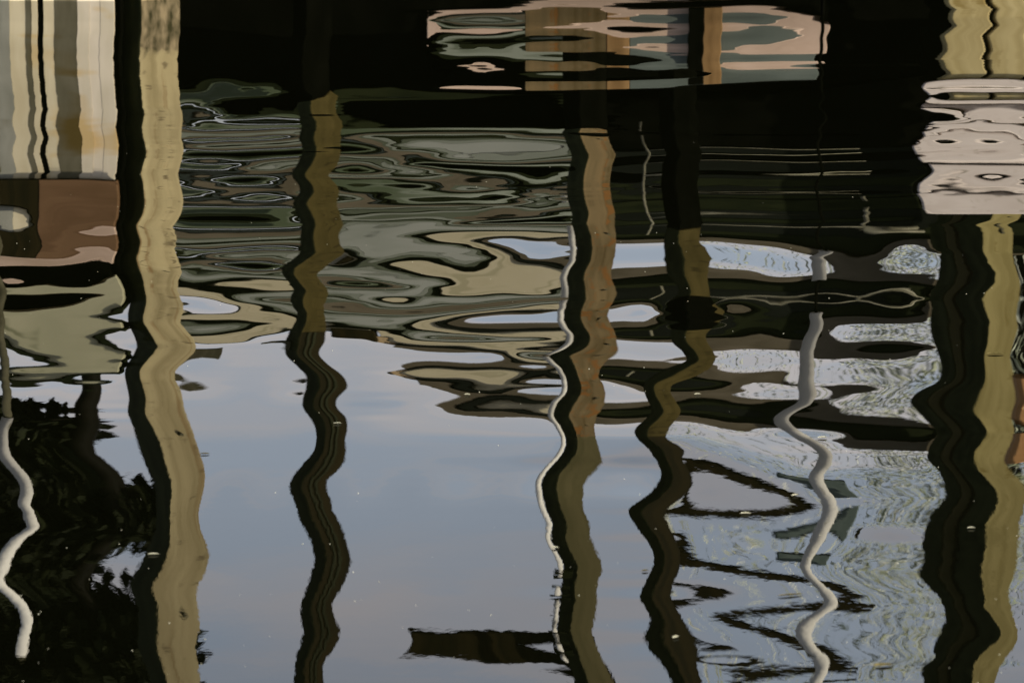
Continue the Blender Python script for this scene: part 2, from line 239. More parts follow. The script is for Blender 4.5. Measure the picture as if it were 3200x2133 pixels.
[4,-2,6,-2,6,-2,6,-2,4,-3,0,-5,6,-12,11,-9,-3,-36,21,-14,2,-79,7,-5,25,9,23,5,0,39,-15,9,-12,8,-9,7,-8,6,-6,6,-6,6,-7],
[3,-5,2,-5,1,-6,0,-8,0,-12,1,-14,2,-2,22,-23,10,-19,13,-8,1,-11,-10,-2,25,-67,-86,-76,14,-14,-3,18,0,10,-3,6,-4,5,-4,4,-5,4,-4],
[2,1,3,1,4,0,4,1,4,1,6,3,17,-6,23,-22,8,-16,3,2,-17,0,-29,39,-16,-32,-73,-15,-11,-10,1,-10,2,0,2,1,0,1,-2,1,-1,1,-1],
[0,-2,-2,-2,-3,-1,-4,-2,-4,1,-4,8,-6,35,-9,-14,8,-28,4,2,-12,-7,-34,51,3,0,-8,-13,-14,-4,1,-1,5,1,3,0,2,-1,1,-1,0,-1,0],
[-1,4,0,3,0,3,0,5,1,8,6,15,15,12,9,-21,8,-21,5,-12,-15,-27,-4,-3,37,-12,-19,-69,-4,-25,4,20,14,7,8,0,4,-2,2,-2,2,-2,2],
[-3,0,-4,0,-4,0,-4,-1,-4,1,-1,3,4,5,-2,-13,10,-9,-14,-19,-11,7,-10,56,-12,33,34,55,-20,-15,18,-29,10,-10,7,-4,4,-3,3,-3,2,-2,3],
[-2,4,0,5,0,4,0,5,0,4,-2,4,-5,0,-15,-7,0,-9,-21,-20,-15,-29,31,-21,-6,39,12,18,-15,-20,10,8,11,4,7,1,3,-1,0,-1,0,-1,0],
[-3,1,-5,1,-5,1,-6,0,-6,-2,-9,-7,-14,-3,12,11,-32,2,-18,3,-1,37,-12,48,-52,37,66,47,-42,21,-3,17,4,14,1,8,-2,5,-3,3,-4,2,-5],
[-3,6,-2,5,-2,5,-1,5,-1,6,3,9,10,6,-1,-3,-3,2,1,-3,4,-40,40,-31,-1,1,34,26,-30,5,-5,34,5,23,-1,12,-5,6,-5,4,-5,3,-6],
[-5,3,-7,3,-8,3,-8,4,-5,8,-1,15,5,22,6,-4,-5,9,-5,35,27,86,-3,11,-37,60,16,22,9,1,-7,36,4,19,-2,9,-4,5,-4,4,-4,4,-5],
[-6,7,-4,7,-4,8,-4,10,-4,14,0,22,3,25,-16,7,-20,0,17,38,30,55,14,1,-26,-20,-6,56,-17,10,-1,-32,-12,-14,-5,-4,-2,0,-2,2,-2,2,-1],
[-6,3,-8,3,-8,3,-7,5,-6,10,-1,18,2,28,-9,-10,18,-5,28,11,29,-11,16,-24,0,13,-4,-2,52,-11,6,-27,-7,-18,-3,-6,0,0,0,2,0,3,2],
[-4,6,-2,6,-2,6,-2,7,0,8,0,5,-1,-14,-4,-7,-20,-3,15,9,16,10,6,-10,5,-56,-11,-19,34,10,-1,-21,-16,-13,-11,-4,-6,2,-4,3,-3,4,-3],
[-4,1,-6,1,-5,2,-5,1,-3,3,0,7,3,17,-10,-15,-6,8,-3,-13,4,-30,7,-30,76,-7,7,-24,65,28,-20,17,-18,9,-13,9,-10,9,-7,9,-7,9,-7],
[-3,5,-1,5,-1,5,0,5,1,4,1,-1,-2,-15,3,-20,1,3,-2,-16,6,-24,22,-68,106,29,13,-5,16,42,-25,22,-24,13,-20,10,-14,9,-11,9,-9,8,-10],
[-3,0,-4,1,-5,0,-6,2,-6,3,-5,4,-6,-3,-11,11,-7,9,-20,-8,-12,-8,-6,-12,50,100,-13,1,-61,33,-17,12,-18,8,-13,8,-9,9,-7,9,-6,8,-7],
[-2,5,0,4,0,6,0,6,-1,10,-1,21,2,48,-16,3,-15,-4,-23,-10,-31,-22,-25,40,6,52,-3,15,-23,10,-3,-10,-14,-6,-10,0,-6,2,-4,3,-3,4,-3],
[-1,-2,-3,-1,-3,-2,-4,-3,-5,-7,-9,-15,-11,-28,8,22,-4,-20,-29,-5,-23,39,-20,4,31,59,-10,-14,-11,7,-4,-7,-8,-9,-4,-5,0,-1,2,0,2,0,3],
[2,3,3,2,4,1,4,-1,3,-5,2,-11,1,-8,23,23,13,-16,-32,-50,-48,-75,-19,52,30,0,18,-3,-11,0,6,-27,-5,-20,-2,-12,3,-8,5,-5,6,-4,7],
[2,-3,-1,-3,-2,-4,-2,-7,-5,-12,-10,-17,-9,-12,12,28,8,-31,-9,-50,-38,-62,-11,8,102,-29,18,-24,9,-10,5,-17,1,-18,4,-13,7,-9,8,-8,9,-6,10],
[2,2,4,2,4,1,3,1,1,-1,-1,0,3,12,17,25,-10,-24,-16,-34,-31,-26,-11,25,25,15,6,-9,-6,-10,10,-27,2,-21,6,-15,8,-11,10,-9,10,-8,12],
[0,-2,-2,-3,-3,-3,-4,-5,-7,-8,-10,-10,-10,-5,8,44,-14,-11,-8,-19,-32,-62,-36,50,-61,5,-9,1,-8,-12,13,-19,8,-16,9,-12,10,-11,10,-10,10,-9,11],
[1,2,3,2,3,3,2,3,1,3,1,4,1,10,9,15,-17,8,-3,49,40,112,37,3,-6,-7,7,0,15,-16,12,1,17,-5,12,-9,10,-9,9,-9,9,-10,9],
[1,-3,-1,-3,-1,-4,-2,-5,-4,-5,-7,-4,-8,2,-10,17,-8,6,17,49,53,96,36,5,-33,-13,18,8,6,-21,18,-11,16,-5,13,-6,9,-7,8,-8,7,-8,7],
[2,1,4,1,4,1,5,1,6,-1,7,-2,10,0,16,-12,4,-1,29,2,35,-31,46,-9,-31,-9,1,3,-2,-10,8,8,18,4,13,-1,9,-5,5,-6,5,-6,4],
[2,-4,0,-4,0,-5,0,-6,0,-8,1,-14,-1,-29,10,-10,5,-9,22,-2,26,9,31,-11,-9,-11,12,9,1,-7,4,5,13,7,10,2,5,-2,4,-4,2,-5,1],
[1,1,3,1,3,1,4,2,6,4,7,7,7,11,-14,-23,24,4,-8,-10,-2,-10,4,3,4,-11,18,0,28,-16,-2,16,8,11,7,4,4,0,2,-2,1,-4,-1],
[0,-3,-2,-3,-2,-2,-2,-1,0,0,1,0,-1,-8,-8,-25,11,4,-1,-6,-2,-3,7,-4,-7,16,14,17,-1,-2,2,5,11,9,7,5,4,1,1,-2,0,-3,-1],
[-2,3,0,4,1,4,2,5,4,7,6,6,4,-4,-12,-22,20,10,-17,-7,-17,-2,-8,-3,-8,34,24,20,5,-7,-1,8,6,7,7,3,4,0,2,-1,1,-2,0],
[-4,0,-5,0,-4,1,-4,3,-3,5,-2,8,-3,6,-13,-18,16,14,-27,-7,-28,-3,-29,-2,-10,35,8,8,-13,0,-4,3,15,5,10,1,5,-1,3,-3,2,-3,1],
[-3,5,-1,5,-1,6,-1,7,-1,9,-2,11,-6,9,-32,-17,4,15,-23,-7,-25,-14,-12,-10,-34,63,34,3,4,-14,14,-11,9,-6,8,-3,5,-3,3,-2,2,-2,3],
[-3,0,-4,1,-5,1,-4,2,-6,2,-8,-2,-15,-10,-8,17,22,11,-42,-3,-24,14,-12,-3,-14,-6,0,-5,-9,-21,20,-14,9,-4,2,-2,0,0,-1,0,-1,1,-1],
[-2,3,0,3,1,4,0,2,-1,1,-4,-1,-7,3,-11,15,-18,3,4,5,-10,18,-25,11,-56,87,46,-29,-12,20,-32,12,-21,3,-11,4,-7,5,-5,6,-4,5,-4],
[0,-1,-2,-1,-2,-2,-2,-2,-2,-5,-3,-7,-2,-8,8,5,66,-5,-56,-22,-12,-5,18,-30,39,-62,-17,30,3,3,-7,4,-21,5,-17,7,-11,7,-9,7,-9,7,-9],
[1,2,2,1,2,1,2,0,3,-2,3,-5,5,-8,22,6,-25,-15,31,4,11,4,-7,11,-34,35,9,-7,-16,17,-26,13,-20,9,-14,10,-10,11,-7,10,-7,8,-9],
[0,-3,-1,-2,-2,-2,0,-2,0,1,5,6,10,12,-7,-11,-39,-17,45,11,19,0,-6,16,11,-18,-28,19,-9,32,-21,10,-13,12,-8,10,-7,8,-7,6,-8,5,-10],
[-1,2,0,2,1,2,1,3,3,5,6,6,6,0,11,-15,19,-14,-29,-3,10,3,28,-16,24,-45,-41,3,-12,-7,-15,3,9,14,8,12,3,7,-1,5,-3,3,-4],
[-2,-1,-3,-1,-3,0,-2,2,0,6,3,12,7,14,-7,-9,-56,9,73,26,20,-1,-18,34,-6,0,-12,9,-1,10,-6,-1,7,7,9,5,4,2,0,0,-2,-1,-3],
[-3,2,0,3,1,3,0,5,2,8,2,12,2,17,-12,-16,3,1,4,3,9,-5,13,2,35,-33,-7,0,2,-21,-16,-1,26,10,16,6,9,2,5,0,3,-1,2],
[-1,-3,-2,-2,-3,0,-2,1,-2,3,-1,1,-5,-11,-2,13,-6,6,10,-8,9,-24,30,-9,49,-38,13,-8,29,-1,25,-7,-8,-10,1,-7,2,-5,1,-4,2,-2,3],
[0,1,3,1,4,1,4,3,2,3,0,6,-5,12,-23,-5,4,12,6,-12,-6,-25,-1,-11,72,-23,22,-11,26,-23,19,-17,19,-9,4,-6,1,-2,1,0,1,1,5],
[5,-6,2,-6,2,-5,2,-6,2,-6,0,-8,-4,-12,-7,-3,22,6,-47,-25,-14,-22,14,-16,54,-22,12,-5,23,-12,27,14,-17,-10,-17,-8,-12,-3,-7,2,-3,5,-1],
[7,-4,9,-4,9,-5,10,-6,10,-10,9,-16,11,-23,23,-6,2,-31,50,-9,18,-10,1,-5,-27,2,14,0,7,7,9,14,-17,-1,-24,0,-17,4,-10,7,-7,10,-4],
[10,-9,7,-10,7,-12,6,-14,5,-17,5,-20,6,-23,8,-28,7,-37,10,-14,13,-3,1,-2,4,-8,-3,8,3,-7,10,35,-35,2,-31,1,-21,6,-15,9,-10,12,-9],
[11,-3,12,-5,11,-7,9,-11,6,-16,2,-21,1,-14,9,-18,4,-32,2,-7,4,5,-7,-2,-39,4,-4,19,0,36,-9,14,-15,5,-20,4,-17,6,-12,9,-9,10,-7],
[10,-8,6,-9,4,-10,2,-16,-3,-25,-9,-33,-4,-30,30,1,-34,-6,4,8,5,13,-7,5,-33,8,-12,17,-5,30,-2,1,-8,3,-12,3,-12,5,-9,8,-7,9,-6],
[7,-1,9,-2,8,-4,4,-8,-4,-18,-18,-29,-30,-12,15,-3,-15,-20,-20,4,-6,14,-12,-2,-33,6,-8,12,-8,3,-7,22,-23,4,-16,2,-9,3,-6,3,-4,4,-3],
[6,-6,3,-6,2,-8,-1,-11,-8,-16,-18,-21,-22,-8,14,18,-31,16,10,26,8,23,-3,16,-29,11,-5,9,-2,3,2,4,-4,-3,-1,-2,1,-1,2,0,3,1,3],
[6,0,7,-1,7,-1,6,-3,5,-4,5,-2,12,-1,-24,-14,-10,22,-4,29,9,24,8,-4,-25,15,5,-3,-3,9,15,-46,21,-18,12,-13,8,-10,7,-9,7,-7,10],
[3,-8,1,-7,1,-8,1,-7,2,-8,3,-10,-1,-19,25,0,-31,42,25,39,18,23,5,11,5,-10,-7,-14,1,-16,9,-1,5,-14,12,-11,12,-9,12,-7,12,-6,12],
[4,0,7,-1,8,1,10,3,13,6,17,7,15,0,-20,-9,13,8,16,17,16,17,9,11,-23,18,25,-5,2,-12,18,-53,13,-22,9,-15,8,-13,8,-12,8,-10,11],
[0,-8,-2,-6,-1,-5,2,-3,7,0,11,2,10,-11,-10,1,54,4,24,8,23,16,22,7,9,-11,-8,19,22,6,2,18,1,-7,6,-8,9,-7,9,-5,10,-5,10],
[-1,2,4,2,5,4,8,8,13,12,19,10,16,-11,3,2,25,17,21,14,16,17,15,11,-46,31,22,-56,-68,-29,-9,-22,2,-14,-1,-12,1,-9,3,-8,4,-7,6],
[-5,-5,-7,-3,-4,-1,-2,3,1,9,5,14,3,11,-28,7,15,20,12,15,3,6,-11,11,35,-34,-5,81,110,46,37,-14,2,-9,5,-3,6,0,6,0,6,0,5],
[-5,5,0,7,1,9,4,14,8,22,10,27,5,22,-20,14,8,37,14,21,5,7,8,-2,1,-11,-5,31,24,17,-27,-11,-19,-6,-8,-2,-4,-2,-2,-2,-3,-3,-3],
[-6,-4,-7,-2,-7,0,-6,2,-3,7,1,14,-2,8,-14,12,4,23,5,13,-3,6,-8,12,3,-5,-30,-13,-44,-18,-71,10,4,20,7,15,5,10,3,6,1,4,-3],
[-2,5,2,6,3,7,4,10,7,14,12,17,22,3,-40,0,16,6,-10,-4,-6,-1,5,3,-14,4,-14,-14,-21,-10,2,2,-7,7,-2,5,-3,1,-5,-1,-5,-3,-6],
[-1,-4,-5,-4,-5,-4,-6,-5,-9,-8,-16,-14,-32,6,64,19,3,-10,-3,-14,-9,-12,-9,-3,39,-50,-44,-44,-29,-19,-14,3,10,11,10,10,8,8,6,6,3,4,0],
[3,4,6,3,6,3,5,2,4,1,7,6,23,3,-44,-10,16,-15,-17,-17,-8,-10,5,3,-7,2,3,-12,-6,-11,0,-6,-4,-5,-2,-4,-1,-5,-3,-5,-3,-6,-2],
[4,-7,0,-7,-2,-9,-3,-12,-7,-16,-11,-20,-16,-7,44,4,-6,-3,12,-5,-1,-8,-9,-7,15,-5,-2,-5,1,-4,3,-2,7,2,9,2,8,3,8,1,8,2,6],
[7,2,9,0,9,-1,7,-4,6,-8,2,-14,4,-17,-1,-14,6,-10,6,-6,5,-6,5,11,-11,-3,5,-8,1,-12,-4,-13,-4,-15,-4,-12,-2,-11,0,-8,0,-8,3],
[7,-8,2,-9,1,-11,0,-14,-3,-19,-6,-20,-9,-14,20,-6,7,-9,14,-10,13,-12,13,-25,37,-2,25,1,22,2,20,-2,11,-2,10,-3,9,-2,9,-2,10,0,10],
[8,1,10,0,9,-2,8,-4,7,-7,5,-13,10,-21,-24,-16,19,-8,11,-8,16,-12,19,-13,15,-14,14,-18,1,-27,-13,-29,-9,-26,-9,-21,-5,-16,-1,-11,2,-9,7],
[5,-6,1,-7,0,-8,0,-10,-3,-14,-6,-17,-15,-8,39,-3,-1,3,24,-2,11,-15,-1,-20,25,3,31,13,34,15,36,12,16,-6,6,-8,6,-4,8,-2,9,0,9],
[3,4,6,2,6,1,5,0,6,-3,7,-9,12,-29,-31,-15,9,6,17,6,15,-4,16,-9,6,-11,11,-14,4,-30,-37,-71,-46,-42,-20,-19,-6,-11,-2,-8,0,-7,3],
[-1,-3,-5,-2,-5,-2,-5,-4,-6,-4,-5,-3,-6,4,13,6,4,5,11,1,1,-12,-20,-15,33,11,32,26,56,62,119,67,35,23,17,9,8,3,5,1,3,0,0],
[-5,9,-2,8,-2,8,-3,9,-3,10,-5,13,-4,24,19,21,5,9,10,16,15,22,29,16,-31,-9,-26,-11,-29,-11,-45,42,66,43,28,16,7,3,-2,-2,-5,-4,-6],
[-8,3,-11,4,-12,4,-12,6,-11,9,-7,17,1,27,0,11,-21,3,-23,4,-14,9,-17,9,-12,9,-12,13,-7,15,4,5,-9,22,12,20,7,12,1,6,-3,3,-8],
[-10,13,-6,12,-6,13,-6,13,-6,18,-2,24,4,26,-3,19,-18,7,-12,14,-8,21,-2,19,-21,1,-27,-6,-26,-5,-18,14,5,15,1,13,-1,8,-5,4,-8,0,-10],
[-11,5,-15,6,-15,6,-15,8,-13,11,-12,16,-8,26,0,13,-14,3,-29,0,-24,6,-21,16,-17,13,-13,13,-8,14,-4,7,-11,8,-5,8,-3,9,-3,8,-4,6,-8],
[-11,13,-7,13,-7,14,-8,14,-9,15,-9,18,-8,27,2,31,-13,4,-10,7,-12,9,-11,13,-16,6,-14,2,-14,1,-12,6,-5,5,-6,6,-6,5,-6,3,-7,2,-6],
[-9,4,-13,5,-13,5,-13,6,-12,8,-10,13,-5,17,-5,5,-15,1,-25,-5,-20,-5,-15,-9,-1,4,-2,6,-3,5,-7,0,-9,2,-6,3,-4,4,-3,5,-2,6,-4],
[-9,12,-3,11,-4,11,-4,11,-5,12,-4,13,-5,16,-2,5,-12,1,-18,-1,-14,-1,-10,-2,-7,-1,-5,0,-6,-1,-5,0,-5,0,-5,1,-5,2,-4,2,-4,1,-2],
[-5,-1,-10,0,-9,1,-9,3,-7,5,-5,9,1,13,-9,3,-18,5,-10,-1,-12,-7,-13,-9,-8,-2,-3,0,-3,-2,-7,-4,-6,-2,-4,0,-2,1,-1,3,0,4,-1],
[-3,8,2,7,1,6,1,6,0,7,1,9,-2,4,-7,-3,-9,-5,-11,-1,-4,-1,-2,-7,3,-3,1,-3,-3,-5,-5,-5,-5,-4,-3,-2,-2,-1,-1,0,-1,1,2],
[1,-5,-5,-4,-5,-4,-5,-4,-4,-4,-3,-4,1,7,-3,3,-13,10,1,1,-5,-5,-7,-5,-5,-4,-4,-5,-3,-6,-5,-7,-5,-5,-3,-3,-1,0,1,1,3,2,2],
[2,4,7,2,7,2,7,1,7,0,6,-1,5,-7,8,-7,16,-15,-1,-9,0,-4,2,1,-2,-2,-1,-5,-6,-10,-10,-13,-9,-10,-6,-6,-2,-4,0,-2,1,0,4],
[5,-10,-1,-9,-1,-10,-1,-10,0,-10,3,-9,7,-8,13,-1,20,1,12,-8,1,-13,-8,-12,1,-7,-1,-9,-6,-14,-10,-15,-9,-11,-4,-6,0,-2,2,0,4,1,4],
[7,2,11,1,11,0,11,-2,9,-4,7,-8,6,-9,11,-3,20,-1,11,-3,8,-4,10,-2,15,-1,4,-8,-6,-18,-19,-26,-14,-16,-6,-9,-2,-5,1,-3,2,-2,5],
[5,-12,0,-12,-1,-12,-1,-12,0,-14,0,-15,1,-11,8,0,15,0,13,-3,4,-8,-5,-9,-12,-11,-4,-8,-3,-7,-1,-5,-2,-6,-1,-4,2,-2,3,-1,4,0,3],
[7,2,12,1,12,1,12,0,12,-1,10,-3,8,-10,5,-12,10,1,9,-1,9,1,10,2,7,-1,2,-4,3,-2,5,-1,3,-3,1,-4,0,-4,1,-3,1,-3,3],
[4,-12,-2,-11,-1,-12,-1,-12,-1,-11,1,-10,2,-11,4,-1,9,-3,9,-2,5,-6,0,-10,-2,-8,1,-3,4,0,5,0,5,1,5,0,4,-1,2,-2,2,-1,0],
[6,4,12,3,11,3,12,4,12,2,10,-2,3,-7,0,-6,-1,-12,0,-6,5,-1,8,-1,3,-2,5,2,9,5,11,6,10,4,6,2,3,-1,1,-3,-1,-5,0],
[1,-11,-5,-11,-4,-11,-5,-12,-5,-11,-4,-11,0,-14,-1,-5,2,0,5,-3,5,-3,4,-3,3,-1,6,5,13,14,22,21,19,14,11,6,6,3,2,0,0,-2,-4],
[4,7,11,7,11,8,11,7,10,5,9,0,0,-14,-4,-14,-5,-24,-11,-15,-2,-4,7,1,4,2,6,7,13,17,21,22,20,16,12,9,5,2,0,-1,-3,-4,-4],
[-3,-11,-8,-8,-8,-8,-8,-10,-11,-13,-18,-14,-11,5,-2,-6,-11,-17,-10,-12,-1,-1,5,2,2,3,6,10,14,19,22,25,21,19,14,11,6,5,2,1,-1,-2,-6],
[0,10,8,11,12,14,14,18,15,15,12,9,-11,-9,-11,-6,-17,-27,-22,-17,-11,-5,0,1,0,3,3,8,10,17,17,24,19,18,11,9,4,3,-1,-1,-4,-3,-4],
[-7,-11,-10,-7,-8,-4,-4,0,-4,1,-19,-15,-6,1,-12,-10,-16,-3,-11,-3,-1,6,7,8,2,5,2,7,5,11,11,15,12,14,9,9,4,5,1,2,-1,0,-6],
[0,10,9,11,12,16,19,26,36,45,68,54,-30,-2,-14,25,-9,-24,-16,-9,-7,-1,-3,3,-1,2,-2,3,0,7,4,12,7,7,2,4,0,1,-2,0,-3,-1,-1],
[-5,-12,-10,-9,-9,-8,-9,-8,-12,-10,-27,-12,23,8,2,-17,2,31,15,23,12,17,10,11,-1,4,-3,0,-5,-4,-8,-9,-10,-4,-4,-1,-2,2,0,3,0,3,-2],
[4,10,10,8,10,8,9,7,6,0,5,-2,7,3,8,6,10,16,13,14,4,7,-6,2,0,1,-5,-2,-9,-8,-14,-13,-14,-10,-10,-5,-5,-2,-3,0,-1,1,2],
[0,-12,-8,-13,-10,-15,-13,-19,-14,-15,-6,-1,13,8,9,6,15,25,22,25,18,20,16,16,-7,5,-4,-1,-8,-8,-13,-13,-14,-10,-9,-5,-5,-1,0,2,2,4,2],
[7,9,11,6,8,2,6,-1,3,-4,3,0,11,4,9,5,8,16,9,10,-2,0,-13,0,11,6,3,0,-5,-8,-12,-14,-15,-13,-12,-9,-7,-5,-4,-2,-1,1,5],
[2,-12,-8,-14,-11,-17,-14,-19,-13,-18,-7,-10,6,-2,5,2,7,16,11,12,7,8,7,13,13,13,10,5,0,-5,-9,-12,-12,-11,-9,-6,-4,-1,0,2,4,5,4],
[7,9,10,4,8,2,5,0,4,4,9,15,18,15,17,8,10,-8,-2,-8,-5,-6,-3,4,10,8,6,1,-2,-9,-12,-17,-16,-16,-12,-11,-7,-6,-3,-2,0,1,5],
[1,-13,-8,-14,-12,-18,-15,-20,-15,-18,-9,-9,2,0,10,7,14,3,4,-3,0,-2,4,5,11,10,10,5,2,-4,-7,-12,-11,-10,-7,-5,-2,-2,1,2,4,5,4],
[6,9,10,6,8,3,6,0,3,-2,8,7,16,4,16,6,11,-3,0,-9,-9,-7,-10,5,5,6,2,-1,-5,-10,-12,-16,-14,-14,-10,-10,-7,-5,-3,-3,-1,-1,5],
[-1,-12,-9,-13,-10,-14,-12,-17,-13,-19,-6,0,2,-12,9,9,22,0,7,-3,-2,-7,-11,5,4,4,3,0,0,-2,-3,-4,-4,-5,-3,-3,0,-1,2,2,4,4,3],
[2,10,9,9,9,9,11,14,16,23,15,3,9,32,20,16,11,7,8,0,6,-3,12,-25,-15,-19,-11,-13,-10,-12,-10,-12,-10,-11,-9,-8,-6,-5,-3,-3,-1,-1,3],
[-4,-11,-10,-9,-10,-7,-10,-7,-10,-9,-13,-2,-7,-10,-3,3,8,16,7,5,-1,-6,-12,-5,-5,-7,-4,-4,-3,-5,-5,-7,-5,-4,-2,-1,1,1,2,2,3,4,2],
[-1,11,8,12,10,12,11,13,11,12,10,6,7,14,4,5,-4,-1,-1,2,-7,-4,-14,-13,-21,-11,-16,-11,-13,-10,-10,-8,-9,-8,-7,-6,-5,-4,-3,-3,-2,-3,1],
[-5,-9,-10,-6,-8,-3,-6,-3,-6,-5,-3,5,-3,-19,-9,-10,7,6,2,-1,-9,-10,-24,6,-1,1,0,1,2,2,1,-1,0,2,4,4,4,4,4,3,3,2,-1],
[-3,12,8,14,13,19,17,24,21,29,13,10,-3,-4,-9,-6,-8,0,1,3,7,2,17,-29,-16,-18,-9,-7,-1,0,4,2,4,4,3,2,1,-1,-2,-3,-4,-5,-2],
[-4,-8,-8,-2,-4,2,1,6,0,0,-10,-20,-18,11,-13,0,-25,-1,-12,-1,-8,-7,-14,-2,2,-1,6,8,16,22,29,39,35,27,21,15,11,7,6,3,2,0,-4],
[-3,11,9,14,13,18,17,21,17,18,6,7,-8,-9,-13,-5,-6,7,1,8,1,2,-2,-10,-9,-6,-3,1,6,10,15,15,17,14,12,6,5,0,-1,-4,-3,-6,-3],
[-1,-8,-6,-4,-4,-2,-2,2,3,4,-4,-14,-11,-8,-14,-8,-14,2,-6,-1,-10,-9,-15,-8,1,1,7,7,13,14,19,20,22,16,14,9,8,5,5,2,2,0,-3],
[2,11,9,9,9,9,9,5,5,-3,3,-13,-9,-14,-7,-7,0,27,11,9,1,-3,3,-6,-8,-6,0,-3,0,-4,-2,-7,-5,-6,-3,-4,-2,-5,-3,-5,-3,-6,0],
[3,-8,-6,-8,-8,-11,-12,-14,-17,-15,-19,1,4,10,10,8,12,-29,-9,-19,-15,-26,-33,-21,14,-1,7,-3,1,-6,-4,-9,-7,-7,-3,-4,0,0,2,1,2,1,-1],
[2,10,8,6,5,4,3,0,-1,-4,0,-6,2,-4,6,-7,6,7,13,3,14,5,12,-3,-6,-11,-8,-11,-9,-12,-10,-12,-9,-10,-7,-7,-4,-5,-3,-5,-3,-6,0],
[4,-8,-7,-9,-10,-13,-14,-18,-17,-22,-17,-12,1,0,6,1,8,-8,8,4,22,20,42,11,-21,-14,-16,-10,-7,-5,-5,-7,-8,-4,1,2,4,3,4,2,2,1,-4],
[0,9,6,5,5,4,3,5,7,10,10,7,7,4,11,4,14,8,17,10,18,10,5,2,10,-3,-1,-3,2,5,13,17,22,17,14,9,7,2,1,-3,-3,-8,-4],
[3,-6,-8,-7,-11,-11,-14,-17,-24,-27,-34,-21,5,5,11,7,9,0,7,3,8,6,11,4,0,0,4,5,13,16,25,29,35,29,29,21,18,12,9,5,2,-2,-9],
[-4,8,4,5,3,5,2,5,7,12,21,19,-2,4,6,11,22,18,12,8,5,2,0,1,5,5,7,11,16,22,30,34,41,38,32,26,18,12,6,0,-4,-9,-9],
[1,-5,-9,-4,-10,-5,-9,-3,-7,1,-3,6,3,7,-4,0,-21,-15,-12,-4,-4,0,0,2,0,5,7,13,17,25,31,38,38,41,37,32,24,20,12,9,1,0,-12],
[-9,9,1,8,1,8,1,8,0,7,0,10,-2,4,-4,-1,0,11,-2,2,-6,-1,-7,1,-2,4,3,10,12,21,25,36,43,45,31,28,16,12,3,2,-6,-7,-10],
[-1,-3,-9,0,-7,3,-5,7,1,13,7,14,4,13,2,13,0,1,-11,-4,-11,-3,-7,0,-3,5,2,10,8,17,15,23,20,27,20,22,14,16,7,10,2,5,-9],
[-12,10,-1,10,1,11,1,10,-4,7,-15,5,-8,5,-10,-3,-28,-25,-26,-16,-18,-7,-11,-2,-7,2,-4,4,-4,2,-8,-3,-17,-8,-9,0,-5,2,-4,0,-6,-2,-3],
[1,-1,-7,3,-5,6,-2,10,1,11,6,11,1,12,1,11,-6,-4,-17,-9,-15,-5,-10,0,-6,2,-4,3,-3,4,-2,5,2,9,0,7,0,7,1,8,1,9,-3],
[-12,10,2,12,5,14,7,14,7,12,3,1,-9,1,-10,-1,-17,-10,-21,-10,-17,-6,-12,-2,-8,-1,-10,-4,-14,-10,-20,-17,-30,-23,-24,-15,-18,-9,-12,-3,-7,0,4],
[2,-1,-5,4,0,10,5,15,7,12,-2,9,-2,9,-2,14,-9,-8,-13,-4,-10,-1,-7,1,-7,0,-8,-4,-13,-8,-15,-6,-4,2,-13,-7,-12,-3,-7,3,1,12,3],
[-10,11,4,12,6,14,8,16,9,20,9,2,-10,-9,-17,-17,-17,1,-9,1,-6,2,-5,1,-7,-3,-14,-12,-25,-27,-43,-47,-65,-60,-53,-38,-34,-21,-18,-7,-6,3,9],
[5,-3,-5,2,-2,5,3,10,8,2,-16,-5,-11,-1,-4,6,1,6,1,7,0,6,-2,3,-5,-1,-12,-10,-25,-26,-45,-46,-61,-53,-51,-34,-29,-14,-12,1,0,13,7],
[-7,12,5,8,2,4,-6,-7,-25,-22,-34,-25,-18,-11,-13,-8,-7,1,-1,4,0,5,-1,4,-4,-1,-11,-10,-24,-25,-42,-43,-55,-46,-48,-33,-32,-17,-17,-6,-5,3,9],
[7,-6,-7,-4,-7,-5,-6,-3,2,7,21,19,6,5,1,4,3,5,2,5,1,4,0,3,-2,1,-5,-4,-12,-12,-24,-24,-41,-28,-25,-14,-12,-3,-4,3,1,9,0],
[-3,12,7,7,4,4,0,-2,-6,-6,-10,-7,-7,-6,-10,-10,-8,-1,-1,3,1,5,1,4,0,3,1,5,4,9,13,19,28,22,12,9,2,2,-2,0,-4,-2,2],
[5,-9,-8,-7,-8,-6,-7,-4,-3,-1,-1,1,0,4,6,13,8,7,2,4,0,1,0,2,1,4,4,9,11,18,23,30,31,32,28,25,18,15,9,9,3,4,-10],
[-2,15,11,13,11,11,9,7,1,-2,-5,-3,-4,0,-1,2,1,6,4,6,4,6,2,4,3,7,7,14,18,26,32,40,45,45,37,31,21,16,7,4,-3,-5,-3],
[2,-14,-11,-11,-10,-9,-7,-4,-3,-4,-10,-13,-12,-7,-4,0,-1,1,-1,1,-2,-1,-1,1,0,3,5,9,13,20,24,31,33,38,31,29,20,18,11,9,4,4,-11],
[1,18,14,14,14,14,14,14,17,13,3,-2,2,8,11,16,15,14,11,9,7,6,4,4,4,5,5,8,9,12,15,20,22,25,19,15,10,7,3,0,-3,-7,0],
[1,-19,-16,-19,-21,-24,-27,-31,-37,-30,-8,9,6,3,-1,-5,-7,-4,-6,-5,-6,-4,-4,-3,-2,-1,0,0,1,1,-1,-5,-9,-13,-4,-1,4,4,5,5,5,5,-5],
[5,21,17,15,14,12,11,10,13,12,9,8,12,18,21,31,24,13,10,5,5,3,3,2,2,0,1,-2,-3,-6,-6,-7,-5,-5,-7,-9,-8,-9,-6,-7,-5,-7,6],
